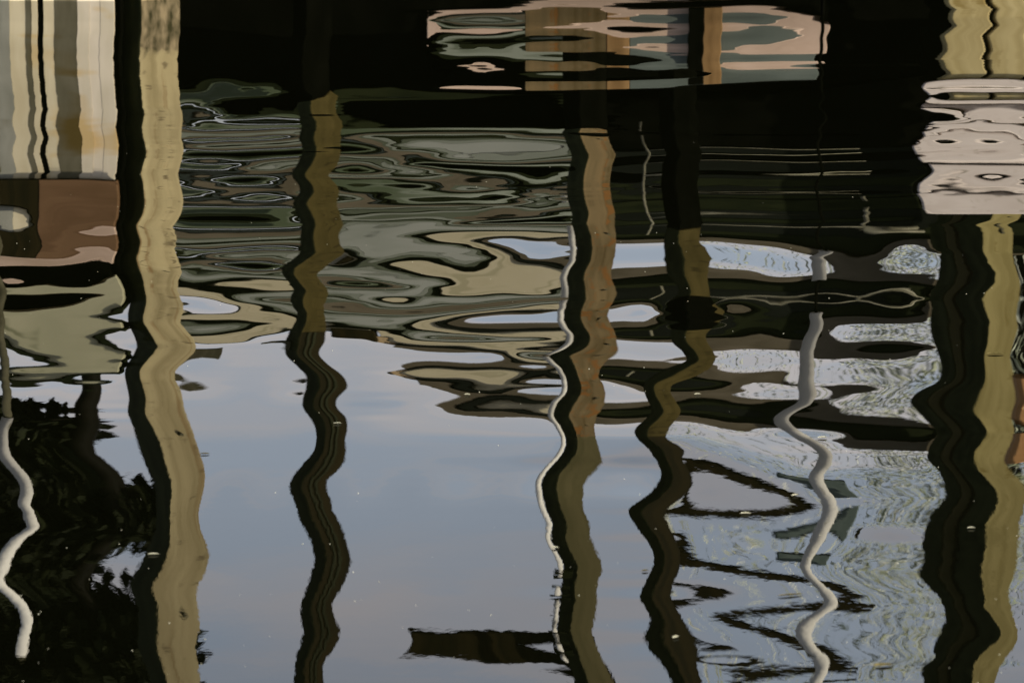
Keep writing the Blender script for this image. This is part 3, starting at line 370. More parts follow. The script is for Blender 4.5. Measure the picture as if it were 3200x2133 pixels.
[-2,-24,-19,-23,-22,-26,-24,-27,-25,-26,-17,-18,-17,-29,-33,-50,-42,-35,-25,-21,-14,-12,-7,-7,-3,-4,-3,-6,-5,-10,-9,-14,-13,-15,-11,-11,-5,-5,1,1,6,8,2],
[9,24,23,20,23,20,22,19,23,20,21,13,11,0,-3,-15,-11,-12,-6,-5,1,-1,3,0,2,-3,-2,-8,-8,-15,-18,-26,-27,-34,-26,-26,-19,-18,-12,-12,-5,-9,9],
[-3,-26,-20,-25,-22,-26,-22,-26,-23,-28,-24,-28,-27,-34,-33,-37,-33,-34,-25,-24,-15,-14,-7,-8,-2,-4,-1,-5,-4,-10,-9,-17,-14,-19,-12,-13,-4,-4,4,2,9,9,4],
[12,28,28,26,29,26,28,24,25,22,26,18,19,11,11,5,7,3,5,2,4,0,4,0,2,-3,0,-6,-5,-12,-12,-20,-21,-27,-20,-21,-13,-16,-10,-12,-7,-11,6],
[-6,-29,-22,-27,-23,-28,-24,-30,-29,-43,-48,-45,-38,-35,-27,-27,-21,-23,-16,-17,-10,-11,-5,-6,-1,-2,3,1,6,4,10,8,14,12,13,9,11,8,11,8,11,10,1],
[15,30,30,27,31,28,34,32,40,36,42,30,31,21,23,15,18,12,14,8,10,4,6,0,3,-3,-1,-4,-1,-3,1,1,5,1,3,-3,-4,-10,-9,-13,-10,-14,1],
[-7,-32,-26,-33,-30,-37,-37,-45,-44,-40,-29,-32,-25,-28,-22,-24,-18,-20,-12,-14,-8,-9,-3,-4,1,-1,5,2,8,8,14,18,24,27,22,15,12,8,10,8,11,12,3],
[16,31,31,27,30,26,30,28,34,29,33,29,30,23,25,18,20,14,15,9,12,5,8,0,3,-4,-3,-10,-9,-18,-16,-22,-17,-14,-21,-26,-23,-24,-17,-19,-11,-16,3],
[-9,-35,-29,-35,-32,-38,-36,-43,-41,-46,-42,-46,-38,-38,-30,-29,-20,-21,-12,-14,-6,-8,-1,-3,3,0,6,0,4,-7,-7,-29,-35,-64,-35,-34,-9,-4,10,9,18,16,12],
[18,34,33,30,32,28,31,27,30,23,25,19,22,17,22,16,19,14,16,9,11,5,6,0,2,-6,-3,-12,-11,-23,-24,-42,-43,-67,-51,-29,-13,-18,-11,-18,-12,-20,0],
[-11,-36,-29,-35,-32,-38,-35,-42,-42,-49,-49,-57,-45,-41,-31,-29,-20,-21,-14,-14,-7,-8,-1,-3,4,3,9,9,17,21,31,44,59,88,79,46,36,26,26,19,20,16,5],
[17,35,33,31,34,32,35,34,39,40,48,50,46,34,31,23,22,16,16,10,10,4,4,-1,0,-5,-3,-6,-3,-3,4,5,13,3,7,6,3,-9,-11,-18,-17,-26,-12],
[-12,-37,-30,-34,-33,-36,-33,-36,-33,-35,-32,-35,-29,-28,-23,-23,-18,-18,-13,-13,-8,-7,-2,-2,4,5,11,14,24,28,40,47,60,69,74,47,38,31,29,24,24,22,8],
[16,36,34,32,35,33,34,33,36,35,39,37,37,32,31,24,23,17,16,11,10,4,4,-1,-2,-6,-6,-10,-11,-15,-16,-21,-24,-32,-34,-21,-15,-18,-18,-20,-20,-23,-9],
[-11,-36,-31,-34,-33,-36,-35,-38,-37,-40,-38,-38,-32,-31,-25,-23,-19,-17,-13,-11,-7,-6,-2,0,4,6,9,10,12,13,14,14,12,13,13,15,17,25,29,32,33,36,23],
[16,37,34,34,35,34,35,33,33,30,31,29,30,27,26,22,21,16,15,10,9,5,3,-1,-5,-9,-13,-19,-24,-30,-37,-43,-47,-47,-43,-33,-23,-23,-20,-20,-17,-19,-2],
[-12,-35,-30,-32,-31,-33,-32,-36,-35,-34,-31,-31,-29,-28,-25,-23,-19,-16,-13,-10,-7,-4,-2,0,3,4,6,7,7,7,5,3,-1,-4,-6,10,21,31,37,41,43,48,37],
[15,37,34,34,36,37,40,44,44,39,35,32,30,27,26,22,20,16,14,10,8,4,2,-2,-6,-11,-16,-21,-27,-33,-39,-42,-44,-42,-35,-34,-29,-27,-24,-22,-19,-19,-4],
[-12,-36,-32,-34,-34,-35,-36,-37,-37,-36,-33,-33,-30,-29,-26,-23,-20,-17,-13,-10,-7,-4,-2,1,3,5,7,8,10,12,15,17,22,26,29,34,40,44,46,49,51,56,46],
[15,36,31,30,29,26,25,21,24,27,30,31,29,26,23,20,18,15,13,10,7,4,0,-4,-8,-12,-18,-22,-28,-33,-39,-42,-48,-49,-51,-46,-44,-36,-31,-26,-23,-21,-8],
[-10,-35,-32,-35,-37,-40,-41,-42,-45,-48,-48,-48,-43,-38,-32,-27,-22,-17,-14,-10,-8,-4,-1,2,3,7,8,11,12,15,17,23,28,38,45,51,55,59,57,61,58,63,52],
[13,35,29,29,27,27,25,23,23,22,23,23,21,21,20,19,17,15,12,11,7,5,0,-2,-8,-12,-19,-23,-32,-37,-47,-54,-62,-69,-71,-56,-50,-37,-33,-29,-29,-27,-18],
[-11,-35,-32,-34,-35,-37,-40,-43,-48,-53,-58,-60,-46,-38,-31,-25,-21,-16,-13,-9,-7,-3,-1,4,5,10,10,15,14,19,18,24,24,40,50,55,70,67,57,58,51,58,42],
[10,35,29,31,29,32,32,37,40,50,53,61,45,40,30,28,20,19,12,11,6,5,-1,-2,-8,-9,-16,-18,-26,-30,-43,-51,-72,-92,-119,-94,-103,-76,-69,-53,-51,-45,-35],
[-13,-33,-31,-29,-31,-29,-32,-28,-31,-26,-28,-23,-23,-18,-20,-16,-17,-13,-13,-7,-8,-2,-1,4,6,12,14,21,23,33,36,48,55,74,78,57,41,35,28,32,29,36,24],
[7,33,27,32,30,35,34,38,39,44,43,44,38,37,30,28,21,19,13,11,6,5,-1,0,-6,-6,-11,-10,-14,-14,-17,-16,-20,-22,-30,-37,-46,-51,-55,-55,-57,-56,-49],
[-12,-31,-30,-27,-29,-25,-27,-22,-29,-27,-31,-26,-25,-21,-21,-16,-17,-12,-12,-7,-7,-2,-1,4,6,13,16,24,28,38,43,53,55,59,53,52,41,39,31,30,25,26,12],
[6,30,25,27,25,27,26,29,29,34,34,35,29,30,24,23,18,17,11,10,5,4,0,0,-4,-4,-7,-7,-9,-8,-10,-10,-12,-13,-18,-26,-33,-37,-40,-42,-46,-48,-43],
[-10,-31,-30,-29,-32,-32,-35,-36,-36,-35,-35,-30,-27,-23,-22,-18,-17,-13,-12,-8,-7,-2,-1,3,5,11,14,21,25,31,36,42,46,49,51,49,44,40,34,31,26,24,11],
[6,28,22,23,21,22,20,22,22,25,25,27,23,23,20,19,16,15,11,9,6,4,1,0,-3,-4,-7,-7,-10,-10,-12,-13,-15,-16,-20,-22,-19,-23,-30,-33,-37,-40,-35],
[-9,-30,-28,-29,-30,-30,-31,-30,-30,-27,-28,-25,-24,-20,-20,-16,-16,-13,-12,-8,-7,-3,-2,2,4,8,11,15,18,22,25,29,30,32,33,26,13,11,16,17,19,20,13],
[3,26,21,23,20,22,20,22,19,20,19,20,19,20,18,17,14,14,10,9,6,5,1,0,-2,-4,-6,-8,-10,-12,-15,-18,-22,-25,-33,-32,-29,-29,-32,-33,-34,-35,-28],
[-7,-28,-26,-25,-26,-25,-26,-25,-24,-20,-19,-16,-18,-17,-18,-15,-15,-12,-11,-8,-7,-4,-2,1,2,5,6,10,11,14,16,18,20,21,23,21,15,15,15,17,17,19,13],
[2,25,20,21,20,22,20,22,19,19,17,18,18,19,17,17,14,13,11,10,6,5,2,1,-2,-3,-6,-9,-11,-13,-16,-18,-20,-21,-22,-23,-22,-24,-26,-27,-28,-28,-24],
[-5,-26,-23,-22,-22,-22,-22,-21,-20,-17,-17,-15,-16,-15,-15,-14,-13,-11,-11,-8,-7,-5,-3,-1,0,2,3,6,6,8,8,10,9,9,7,9,10,13,15,17,19,21,18],
[0,23,19,21,20,22,22,23,23,24,23,23,21,21,19,18,15,14,11,9,7,6,3,1,-2,-3,-6,-9,-12,-14,-18,-20,-22,-24,-24,-25,-27,-27,-27,-25,-25,-24,-21],
[-6,-25,-21,-21,-20,-19,-18,-17,-19,-19,-19,-16,-15,-14,-13,-12,-11,-10,-9,-8,-7,-5,-5,-2,-1,0,1,3,3,4,4,4,3,4,2,5,9,15,16,17,19,21,21],
[-3,19,16,19,19,20,20,23,28,32,33,32,28,26,22,21,17,15,13,11,9,6,5,2,0,-2,-4,-7,-10,-13,-16,-19,-22,-25,-26,-28,-30,-32,-28,-26,-25,-23,-22],
[-5,-25,-21,-20,-19,-17,-16,-15,-16,-17,-15,-13,-10,-9,-8,-9,-9,-9,-9,-8,-8,-6,-5,-4,-2,-1,0,1,3,3,4,4,4,5,7,10,14,18,17,18,20,20,24],
[-6,17,15,17,19,21,25,30,37,43,45,42,37,32,26,22,19,16,13,11,9,7,5,4,2,1,0,-2,-3,-6,-8,-11,-14,-20,-24,-30,-28,-29,-23,-23,-21,-22,-24],
[-4,-25,-18,-18,-16,-14,-12,-10,-8,-7,-6,-5,-5,-7,-7,-8,-9,-10,-9,-10,-9,-9,-6,-6,-3,-2,1,3,7,10,14,16,19,20,20,23,29,29,28,24,22,17,21],
[-5,17,15,16,18,19,21,20,24,28,30,29,28,25,23,20,18,15,13,10,10,8,7,5,5,4,5,4,6,6,10,10,16,19,27,21,9,1,-8,-14,-19,-23,-35],
[-2,-21,-16,-16,-13,-12,-9,-7,-6,-9,-9,-11,-11,-11,-10,-12,-11,-13,-11,-11,-10,-11,-8,-7,-3,-2,3,6,12,16,24,30,40,43,48,47,44,32,30,22,20,11,18],
[-4,16,15,16,17,17,18,18,20,20,21,20,21,18,17,15,15,13,12,10,10,8,8,7,7,6,8,8,12,13,18,19,22,21,20,10,4,-5,-7,-15,-17,-23,-37],
[2,-19,-15,-15,-13,-14,-11,-11,-11,-14,-13,-15,-15,-16,-14,-15,-13,-14,-13,-14,-11,-11,-9,-9,-5,-4,1,4,10,16,23,30,38,45,52,58,57,49,40,30,24,14,21],
[-3,16,15,13,14,13,13,11,13,13,15,14,15,14,15,13,13,11,13,11,11,9,10,8,9,8,10,9,12,12,16,17,20,19,19,9,6,-2,-2,-7,-11,-17,-34],
[4,-18,-14,-16,-14,-15,-13,-15,-15,-17,-17,-19,-17,-18,-17,-17,-15,-16,-14,-15,-13,-13,-11,-11,-8,-7,-4,-2,3,6,12,18,28,38,51,67,68,55,44,29,23,12,23],
[-3,16,14,13,13,10,10,8,10,9,11,10,12,11,14,12,14,13,14,12,14,11,13,10,12,9,10,8,8,5,7,3,3,-1,-3,-11,-12,-18,-13,-13,-10,-11,-27],
[5,-17,-12,-14,-13,-14,-13,-15,-17,-20,-19,-19,-17,-17,-16,-17,-15,-16,-14,-15,-14,-15,-12,-13,-11,-12,-9,-10,-7,-8,-6,-8,-5,-11,-8,-14,-4,3,6,4,6,2,24],
[-2,17,15,15,17,15,15,13,14,13,15,14,16,14,16,15,16,14,16,14,16,14,15,13,14,11,12,7,8,2,1,-7,-11,-20,-25,-33,-33,-31,-20,-16,-8,-4,-18],
[4,-17,-11,-13,-10,-9,-5,-5,-1,-3,-3,-8,-9,-13,-12,-16,-14,-16,-15,-17,-15,-16,-15,-16,-14,-16,-14,-16,-14,-17,-16,-19,-17,-18,-14,-10,-6,-8,-9,-11,-9,-12,11],
[-2,18,17,17,20,18,21,20,22,20,21,20,21,19,19,18,19,16,18,16,18,15,17,15,16,14,15,12,11,7,7,2,0,-6,-8,-17,-15,-9,-3,0,3,7,-10],
[3,-17,-12,-13,-11,-11,-8,-9,-7,-9,-7,-11,-10,-14,-13,-16,-15,-17,-16,-18,-17,-18,-16,-19,-17,-19,-17,-19,-17,-19,-17,-18,-15,-16,-13,-11,-10,-18,-19,-24,-21,-27,-4],
[-1,18,17,17,19,17,19,18,19,18,19,18,20,19,20,18,19,18,20,18,20,18,19,18,20,18,19,17,19,17,19,16,18,16,17,11,15,18,22,21,23,24,5],
[3,-19,-14,-15,-14,-14,-13,-14,-12,-14,-13,-15,-15,-17,-16,-18,-17,-19,-18,-20,-19,-21,-19,-22,-19,-22,-19,-21,-19,-21,-19,-20,-17,-17,-12,-8,-12,-30,-33,-35,-32,-38,-14],
[-1,19,17,16,18,16,18,16,18,17,19,18,19,18,20,19,21,19,20,19,21,20,22,21,23,22,25,23,27,26,30,28,32,28,31,24,35,47,55,49,50,51,31],
[1,-21,-16,-18,-16,-17,-16,-17,-17,-18,-17,-18,-17,-19,-18,-20,-19,-21,-20,-22,-21,-23,-22,-24,-23,-24,-23,-24,-22,-25,-22,-25,-23,-27,-26,-31,-33,-42,-41,-40,-36,-44,-19],
[0,20,17,17,17,17,18,17,19,18,19,18,20,19,20,19,21,20,22,21,24,22,25,24,26,25,28,27,32,33,38,41,48,52,62,66,80,80,83,74,72,71,49],
[-1,-21,-17,-18,-17,-18,-18,-19,-19,-19,-19,-20,-20,-20,-20,-21,-21,-22,-22,-23,-24,-25,-25,-27,-26,-28,-27,-29,-29,-31,-29,-32,-28,-31,-29,-36,-45,-50,-50,-52,-49,-59,-35],
[2,20,18,18,18,18,18,19,19,19,19,19,20,20,21,21,22,22,24,24,25,25,27,27,28,28,30,30,33,33,37,40,48,54,72,85,115,98,95,77,74,72,47],
[-2,-22,-19,-19,-19,-20,-19,-20,-19,-20,-20,-20,-21,-21,-21,-22,-23,-23,-24,-24,-25,-25,-27,-27,-29,-30,-33,-35,-39,-41,-46,-51,-58,-65,-77,-86,-103,-99,-100,-86,-83,-81,-55],
[2,22,19,19,19,20,19,20,19,20,21,21,22,22,22,24,24,25,25,26,27,28,28,30,30,31,31,33,31,32,28,29,21,20,8,8,-3,25,33,45,46,61,36],
[-3,-22,-20,-20,-20,-20,-20,-20,-20,-21,-22,-21,-22,-22,-23,-23,-24,-24,-25,-25,-27,-27,-28,-29,-32,-32,-37,-39,-45,-48,-58,-64,-76,-82,-96,-100,-107,-111,-115,-103,-101,-96,-66],
[2,23,20,21,20,21,20,21,20,22,22,22,22,23,23,25,25,27,26,29,29,31,30,32,32,34,32,35,32,33,30,31,26,28,26,30,30,41,45,48,47,59,30],
[-3,-23,-21,-21,-21,-21,-21,-21,-22,-22,-23,-22,-24,-23,-24,-24,-26,-25,-26,-27,-29,-28,-31,-31,-34,-35,-39,-41,-47,-49,-56,-59,-67,-70,-79,-80,-88,-91,-98,-93,-93,-95,-66],
[3,24,20,22,21,22,21,22,22,23,22,24,24,25,24,26,26,28,27,30,30,31,31,34,33,36,35,38,37,40,38,41,41,44,44,49,50,57,58,60,56,65,31],
[-5,-24,-21,-22,-22,-22,-22,-22,-23,-22,-23,-24,-25,-24,-25,-26,-27,-27,-28,-28,-30,-30,-32,-32,-35,-36,-39,-41,-44,-46,-50,-52,-58,-61,-67,-71,-78,-82,-89,-86,-87,-90,-60],
[5,25,21,23,21,23,22,23,23,23,23,25,25,25,25,27,27,29,28,30,30,33,32,34,35,37,38,41,41,44,45,49,49,54,55,59,59,65,65,67,65,74,40],
[-6,-25,-22,-22,-22,-22,-23,-23,-24,-23,-24,-24,-26,-25,-26,-26,-27,-28,-29,-30,-32,-32,-33,-34,-37,-37,-40,-40,-43,-44,-47,-49,-51,-54,-58,-61,-67,-73,-81,-73,-72,-74,-40],
[5,26,22,22,22,23,22,24,24,24,24,25,26,26,26,27,27,29,29,31,32,33,33,35,36,38,40,41,44,47,49,53,56,62,66,73,81,90,102,94,92,95,60],
[-5,-26,-23,-22,-23,-23,-23,-24,-24,-24,-25,-25,-26,-26,-27,-27,-28,-29,-30,-31,-33,-34,-35,-36,-37,-38,-40,-41,-43,-45,-46,-47,-48,-49,-49,-50,-49,-51,-53,-52,-48,-56,-19],
[5,26,23,23,23,23,23,24,24,25,25,25,26,27,27,28,28,29,30,31,32,34,35,36,37,39,40,42,44,48,51,54,58,61,67,72,77,82,87,87,87,94,58],
[-6,-26,-23,-23,-23,-23,-24,-24,-25,-25,-25,-25,-27,-27,-27,-28,-29,-30,-31,-31,-33,-34,-36,-36,-38,-40,-41,-42,-43,-45,-46,-48,-48,-49,-50,-52,-52,-54,-54,-54,-52,-58,-18],
[6,27,23,24,23,24,24,25,25,25,25,26,27,27,27,28,29,30,31,31,33,34,35,36,38,40,41,43,45,47,49,52,54,57,60,63,66,69,71,73,73,80,42],
[-6,-27,-24,-24,-24,-24,-24,-25,-25,-25,-26,-26,-27,-27,-28,-28,-30,-30,-31,-32,-33,-35,-35,-37,-39,-40,-41,-43,-44,-46,-47,-49,-50,-52,-53,-55,-56,-57,-58,-58,-57,-63,-23],
[6,27,24,24,24,24,24,25,25,26,26,26,27,28,28,28,30,30,31,32,33,34,35,37,38,39,41,43,44,46,48,50,52,54,56,58,60,61,63,63,64,70,30],
[-6,-27,-24,-24,-24,-24,-24,-25,-26,-26,-26,-26,-28,-28,-28,-29,-30,-30,-32,-32,-34,-34,-36,-37,-38,-40,-41,-43,-45,-46,-48,-49,-51,-52,-54,-55,-57,-58,-59,-59,-59,-65,-24],
[6,27,24,24,24,24,24,25,26,26,26,26,28,28,28,30,30,30,32,32,34,34,36,37,38,40,41,43,45,46,47,49,50,52,53,54,56,57,58,59,58,65,24],
[-6,-27,-24,-24,-24,-24,-24,-25,-26,-26,-26,-26,-28,-28,-28,-30,-30,-31,-32,-32,-34,-34,-36,-38,-38,-40,-42,-43,-45,-46,-47,-50,-50,-53,-53,-55,-56,-58,-58,-59,-58,-65,-23],
[6,28,24,24,24,24,24,26,26,26,26,26,28,28,28,30,30,32,32,32,34,35,36,38,38,40,42,43,44,45,47,49,50,52,52,54,55,56,57,57,57,63,21],
[-6,-27,-24,-24,-24,-24,-24,-25,-26,-26,-26,-26,-28,-28,-28,-29,-30,-31,-32,-32,-34,-35,-36,-37,-38,-40,-42,-43,-44,-46,-48,-49,-51,-52,-53,-54,-56,-56,-58,-58,-58,-64,-22],
[7,26,25,24,25,24,25,24,27,26,27,26,29,28,29,28,31,30,33,32,35,34,37,36,39,40,42,42,45,45,48,48,50,50,53,52,55,54,57,56,57,62,21],
[-8,-22,-28,-20,-29,-20,-29,-20,-30,-22,-30,-22,-32,-24,-32,-25,-34,-26,-36,-28,-38,-30,-40,-33,-43,-36,-45,-38,-49,-41,-52,-45,-55,-47,-58,-49,-61,-51,-63,-53,-63,-59,-17],
]
SLOPE_ALONG = [
[0,0,0,0,0,0,0,0,0,0,0,-1,0,-1,-1,-1,-1,-1,-1,-1,-1,-2,-2,-2,-2,-3,-3,-4,-4,-4,-4,-5,-4,-4,-3,-3,-2,-2,-1,-1,0,0,0,0,1,0,1,0,1,0,1,0,1,0,1,0,0],
[1,0,1,0,1,0,1,0,1,0,1,1,1,1,3,1,3,2,3,2,4,3,5,4,6,6,8,7,9,8,10,9,10,7,8,5,6,3,4,1,2,-1,1,-1,0,-1,0,-2,-1,-2,-1,-2,-1,-2,-1,-2,1],
[0,-1,-1,-1,-1,-1,-1,-1,-1,-1,-1,-1,-1,-1,-2,-2,-2,-3,-3,-3,-4,-4,-5,-6,-6,-7,-8,-8,-9,-10,-10,-10,-10,-8,-8,-6,-6,-4,-4,-2,-2,0,0,0,0,1,0,2,2,2,2,2,2,2,2,2,0],
[0,1,1,1,1,1,1,1,1,1,1,1,1,1,2,2,2,3,3,3,4,4,5,6,6,7,8,9,10,10,10,10,10,9,8,7,6,4,3,2,1,0,0,0,0,-2,-1,-2,-2,-2,-2,-2,-2,-2,-2,-2,0],
[0,-1,-1,-1,-1,-1,-1,-1,-1,-1,-1,-1,-1,-1,-2,-2,-2,-3,-3,-4,-4,-4,-5,-6,-7,-8,-8,-10,-10,-10,-11,-11,-11,-10,-9,-8,-6,-4,-2,-2,0,0,0,0,1,2,2,2,2,2,2,2,2,2,2,2,0],
[0,1,1,1,1,1,1,1,1,1,1,1,1,1,2,2,2,3,3,4,4,5,6,6,8,8,9,10,11,11,13,13,13,11,10,8,6,4,2,1,0,0,0,-1,-2,-2,-2,-2,-2,-2,-2,-2,-2,-2,-2,-2,0],
[0,-1,-1,-1,-1,-1,-1,-1,-1,-1,-1,-1,-1,-1,-2,-2,-2,-3,-3,-4,-4,-5,-6,-6,-8,-8,-10,-11,-12,-13,-15,-15,-15,-14,-11,-9,-6,-4,-2,-1,0,0,1,2,2,2,2,2,2,2,2,2,2,2,2,2,0],
[0,1,1,1,1,1,1,1,1,1,1,1,1,1,2,2,2,3,3,4,4,5,6,6,8,8,11,12,13,15,17,17,19,18,14,9,7,3,2,0,0,-1,-2,-3,-2,-3,-2,-3,-2,-2,-2,-2,-1,-2,-1,-2,0],
[-1,-1,-1,-1,-1,-1,-1,-1,-1,-1,-1,-1,-1,-1,-2,-2,-2,-3,-3,-4,-4,-6,-6,-7,-8,-9,-11,-13,-14,-17,-19,-20,-23,-23,-15,-9,-6,-2,0,1,2,2,3,3,3,3,3,3,3,2,3,1,1,1,1,2,1],
[0,1,1,1,1,1,1,1,1,1,1,1,1,1,2,2,2,3,3,4,4,5,6,7,9,10,12,14,17,20,25,26,34,34,21,10,7,1,0,-3,-3,-4,-3,-4,-3,-4,-3,-3,-3,-3,-3,-2,-1,-2,-1,-3,-1],
[0,-1,-1,-1,-1,-1,-1,-1,-1,-1,-1,-1,-1,-1,-2,-2,-3,-3,-3,-4,-4,-5,-6,-7,-9,-11,-12,-15,-18,-23,-27,-32,-42,-49,-21,-7,-1,2,5,6,6,5,5,4,4,4,4,3,3,3,3,2,2,2,2,3,1],
[0,1,0,1,0,1,1,1,1,1,1,1,1,1,1,3,3,3,3,4,4,6,6,8,10,12,14,16,20,21,26,26,44,58,11,-8,-7,-9,-6,-8,-5,-6,-5,-5,-4,-4,-4,-4,-3,-3,-3,-2,-3,-2,-3,-3,-1],
[0,0,0,0,0,0,-1,0,-1,0,-1,-1,-2,-1,-2,-2,-3,-2,-4,-3,-5,-5,-6,-6,-9,-9,-12,-14,-21,-35,-53,-90,-134,-193,-68,-29,2,6,12,13,12,10,9,7,5,5,4,4,3,3,3,3,3,3,3,3,1],
[0,0,0,0,0,0,0,0,0,1,0,2,1,2,1,2,1,3,3,4,3,6,4,9,7,13,10,18,13,25,15,28,31,60,-62,-68,-72,-40,-29,-18,-14,-9,-9,-5,-6,-5,-5,-3,-4,-3,-4,-3,-3,-2,-3,-3,-1],
[0,0,0,0,0,0,0,0,0,-1,-1,-1,-1,-1,-2,-1,-2,-2,-4,-2,-5,-3,-7,-5,-10,-6,-13,-8,-18,-11,-22,0,-32,14,24,19,46,17,10,16,9,15,8,11,6,8,4,5,3,4,3,4,2,2,2,3,0],
[0,0,0,0,0,0,0,0,0,0,1,1,1,1,2,2,2,2,2,4,3,5,4,8,4,11,5,16,7,25,13,22,42,0,16,-9,-156,-51,-66,-23,-26,-10,-12,-7,-8,-5,-5,-5,-4,-4,-3,-4,-3,-3,-2,-3,0],
[0,-1,0,-1,0,-1,0,-1,0,-1,0,-1,-1,-1,-1,-2,-1,-2,-1,-4,-2,-5,-3,-7,-4,-8,-8,-10,-14,-8,-30,24,-108,51,-2,-3,87,20,40,12,21,7,13,6,10,4,6,4,5,4,4,3,4,3,3,3,1],
[1,0,1,0,1,0,1,1,1,1,1,0,2,0,2,0,2,0,3,1,5,1,7,0,11,-3,16,-9,23,-28,43,-73,160,-42,32,-29,59,-8,22,-17,1,-16,-4,-13,-5,-9,-4,-6,-3,-6,-3,-4,-3,-4,-3,-4,0],
[0,0,0,0,0,0,0,-1,0,-2,0,-2,0,-2,0,-2,0,-2,0,-4,-1,-5,-1,-7,-2,-9,-1,-12,3,-12,11,-4,-2,17,-12,25,-25,11,4,11,10,9,9,8,8,6,7,4,5,4,4,3,4,3,4,4,1],
[1,-1,1,-1,1,-1,1,-1,1,0,1,0,1,0,1,0,2,0,2,1,3,2,2,4,2,7,0,16,0,44,4,94,-30,9,-6,20,12,9,-12,-2,-14,-6,-11,-7,-9,-6,-7,-5,-5,-4,-4,-3,-4,-3,-4,-4,-1],
[0,0,0,0,0,0,0,0,0,0,0,-1,0,-1,0,-1,-1,-1,-1,-2,-2,-2,-2,-3,-3,-4,-3,-5,-3,-9,-3,-20,1,3,-1,14,-47,-1,-6,8,6,10,8,10,7,8,6,7,4,6,4,5,3,5,3,5,0],
[1,0,1,0,1,0,1,0,1,0,1,1,1,1,1,1,1,1,2,1,2,1,3,2,3,1,5,-4,5,-23,-3,-68,24,-16,25,-43,54,-12,9,-15,-7,-13,-10,-10,-9,-7,-8,-5,-6,-4,-6,-4,-5,-3,-4,-3,-2],
[0,-1,0,-1,0,-1,0,-1,0,-1,0,-1,0,-1,0,-1,0,-2,-1,-1,-2,-1,-3,-1,-3,0,-5,4,-4,20,5,59,-16,3,3,40,22,32,17,22,13,16,9,12,7,10,6,8,4,6,3,6,3,5,2,5,-1],
[0,0,1,0,1,0,1,0,1,0,1,0,1,0,1,0,1,1,1,1,1,2,1,2,-1,4,-1,9,1,20,6,37,-4,24,-15,29,-83,-23,-45,-17,-27,-12,-18,-8,-13,-6,-10,-5,-8,-3,-6,-2,-6,-2,-6,-2,-2],
[1,-1,0,-1,0,-1,0,-1,0,-1,0,-1,0,-1,0,-2,0,-2,0,-1,1,-2,0,-2,0,-3,-2,-3,-3,-3,-1,-16,26,7,21,5,113,54,44,31,19,21,11,15,8,12,5,10,4,7,3,6,3,6,2,6,-1],
[0,0,0,0,0,0,1,0,1,-1,1,-1,1,-1,1,0,2,-1,2,-2,2,-3,4,-4,5,-6,7,-7,10,2,20,58,4,24,1,8,-120,-56,-53,-26,-27,-14,-18,-9,-14,-7,-10,-5,-8,-3,-7,-3,-6,-3,-5,-3,-2],
[1,-1,1,-1,1,-1,0,-1,0,0,0,-1,1,-1,1,-1,1,-1,2,-2,3,-3,4,-5,7,-9,10,-22,9,-62,1,-152,74,-29,37,-2,87,78,45,43,20,23,11,14,8,11,6,8,5,6,4,5,3,5,3,5,0],
[0,0,0,0,0,0,0,0,0,0,1,0,0,0,0,-1,0,-1,0,-1,0,-1,0,-1,-1,-2,-2,-1,-1,8,5,33,-1,19,-3,5,-48,-16,-25,-18,-18,-15,-13,-11,-10,-9,-8,-7,-6,-5,-5,-4,-4,-4,-3,-5,-1],
[0,0,0,0,0,0,0,0,0,0,-1,0,0,0,0,1,0,1,-1,2,-1,3,-2,5,-3,10,-3,21,-1,54,7,125,-50,18,-7,16,8,-34,4,-4,14,6,14,8,12,7,9,6,7,4,6,3,5,3,4,4,2],
[-1,0,0,0,0,0,0,0,0,0,0,1,-1,1,-1,1,-1,1,-1,1,-2,1,-4,0,-6,-1,-11,-5,-16,-22,-27,-91,11,-4,2,-14,52,14,14,-13,-5,-16,-7,-14,-7,-11,-5,-9,-4,-7,-3,-6,-2,-6,-2,-6,0],
[0,1,-1,1,-1,1,-1,1,-1,0,0,0,0,0,0,0,-1,2,-1,2,-1,3,0,5,2,7,6,12,11,22,18,69,-15,6,-11,28,-2,9,10,11,13,9,12,7,12,6,10,4,9,3,7,2,6,2,6,2,3],
[0,0,0,0,0,0,0,0,0,1,-1,1,-1,1,-1,1,-1,0,-1,0,-2,0,-3,-2,-6,-4,-9,-9,-15,-22,-22,-62,12,-9,14,-20,-20,-17,-15,-15,-12,-13,-9,-12,-7,-11,-5,-9,-4,-8,-2,-7,-1,-7,-1,-7,2],
[0,0,0,0,0,0,0,0,0,0,0,0,0,0,0,1,0,1,-1,1,0,2,1,4,3,7,5,12,11,23,13,51,-14,7,-13,-1,13,9,9,12,13,11,13,9,12,6,11,4,9,2,8,1,7,1,7,0,4],
[0,0,0,0,0,0,0,0,0,0,0,0,0,0,0,0,-1,0,0,0,-1,-1,-2,-3,-4,-5,-5,-5,-6,-1,4,-5,0,0,-20,7,-65,-25,-27,-21,-14,-18,-8,-15,-6,-13,-4,-12,-1,-10,0,-9,0,-9,1,-8,4],
[0,-1,0,0,0,0,0,0,0,0,0,0,0,0,0,0,0,0,0,0,1,1,1,2,3,3,7,4,13,2,13,-1,22,-36,12,-27,91,25,52,16,33,7,22,2,18,1,15,1,12,0,10,0,9,0,8,0,5],
[1,0,1,-1,1,-1,1,-1,1,-1,1,0,0,0,0,-1,1,0,0,0,-1,-1,-1,-2,-3,-3,-6,-4,-9,-3,-5,-13,8,0,-5,5,5,-20,20,-30,6,-30,0,-24,-1,-19,-1,-14,0,-11,0,-10,1,-9,1,-9,4],
[0,-1,1,-1,1,-1,1,0,0,0,0,-1,1,-1,1,0,0,-1,1,0,1,0,0,1,1,4,2,10,6,28,13,85,-18,-17,44,-40,178,39,90,17,44,4,26,0,17,1,14,1,10,1,9,1,7,1,7,1,5],
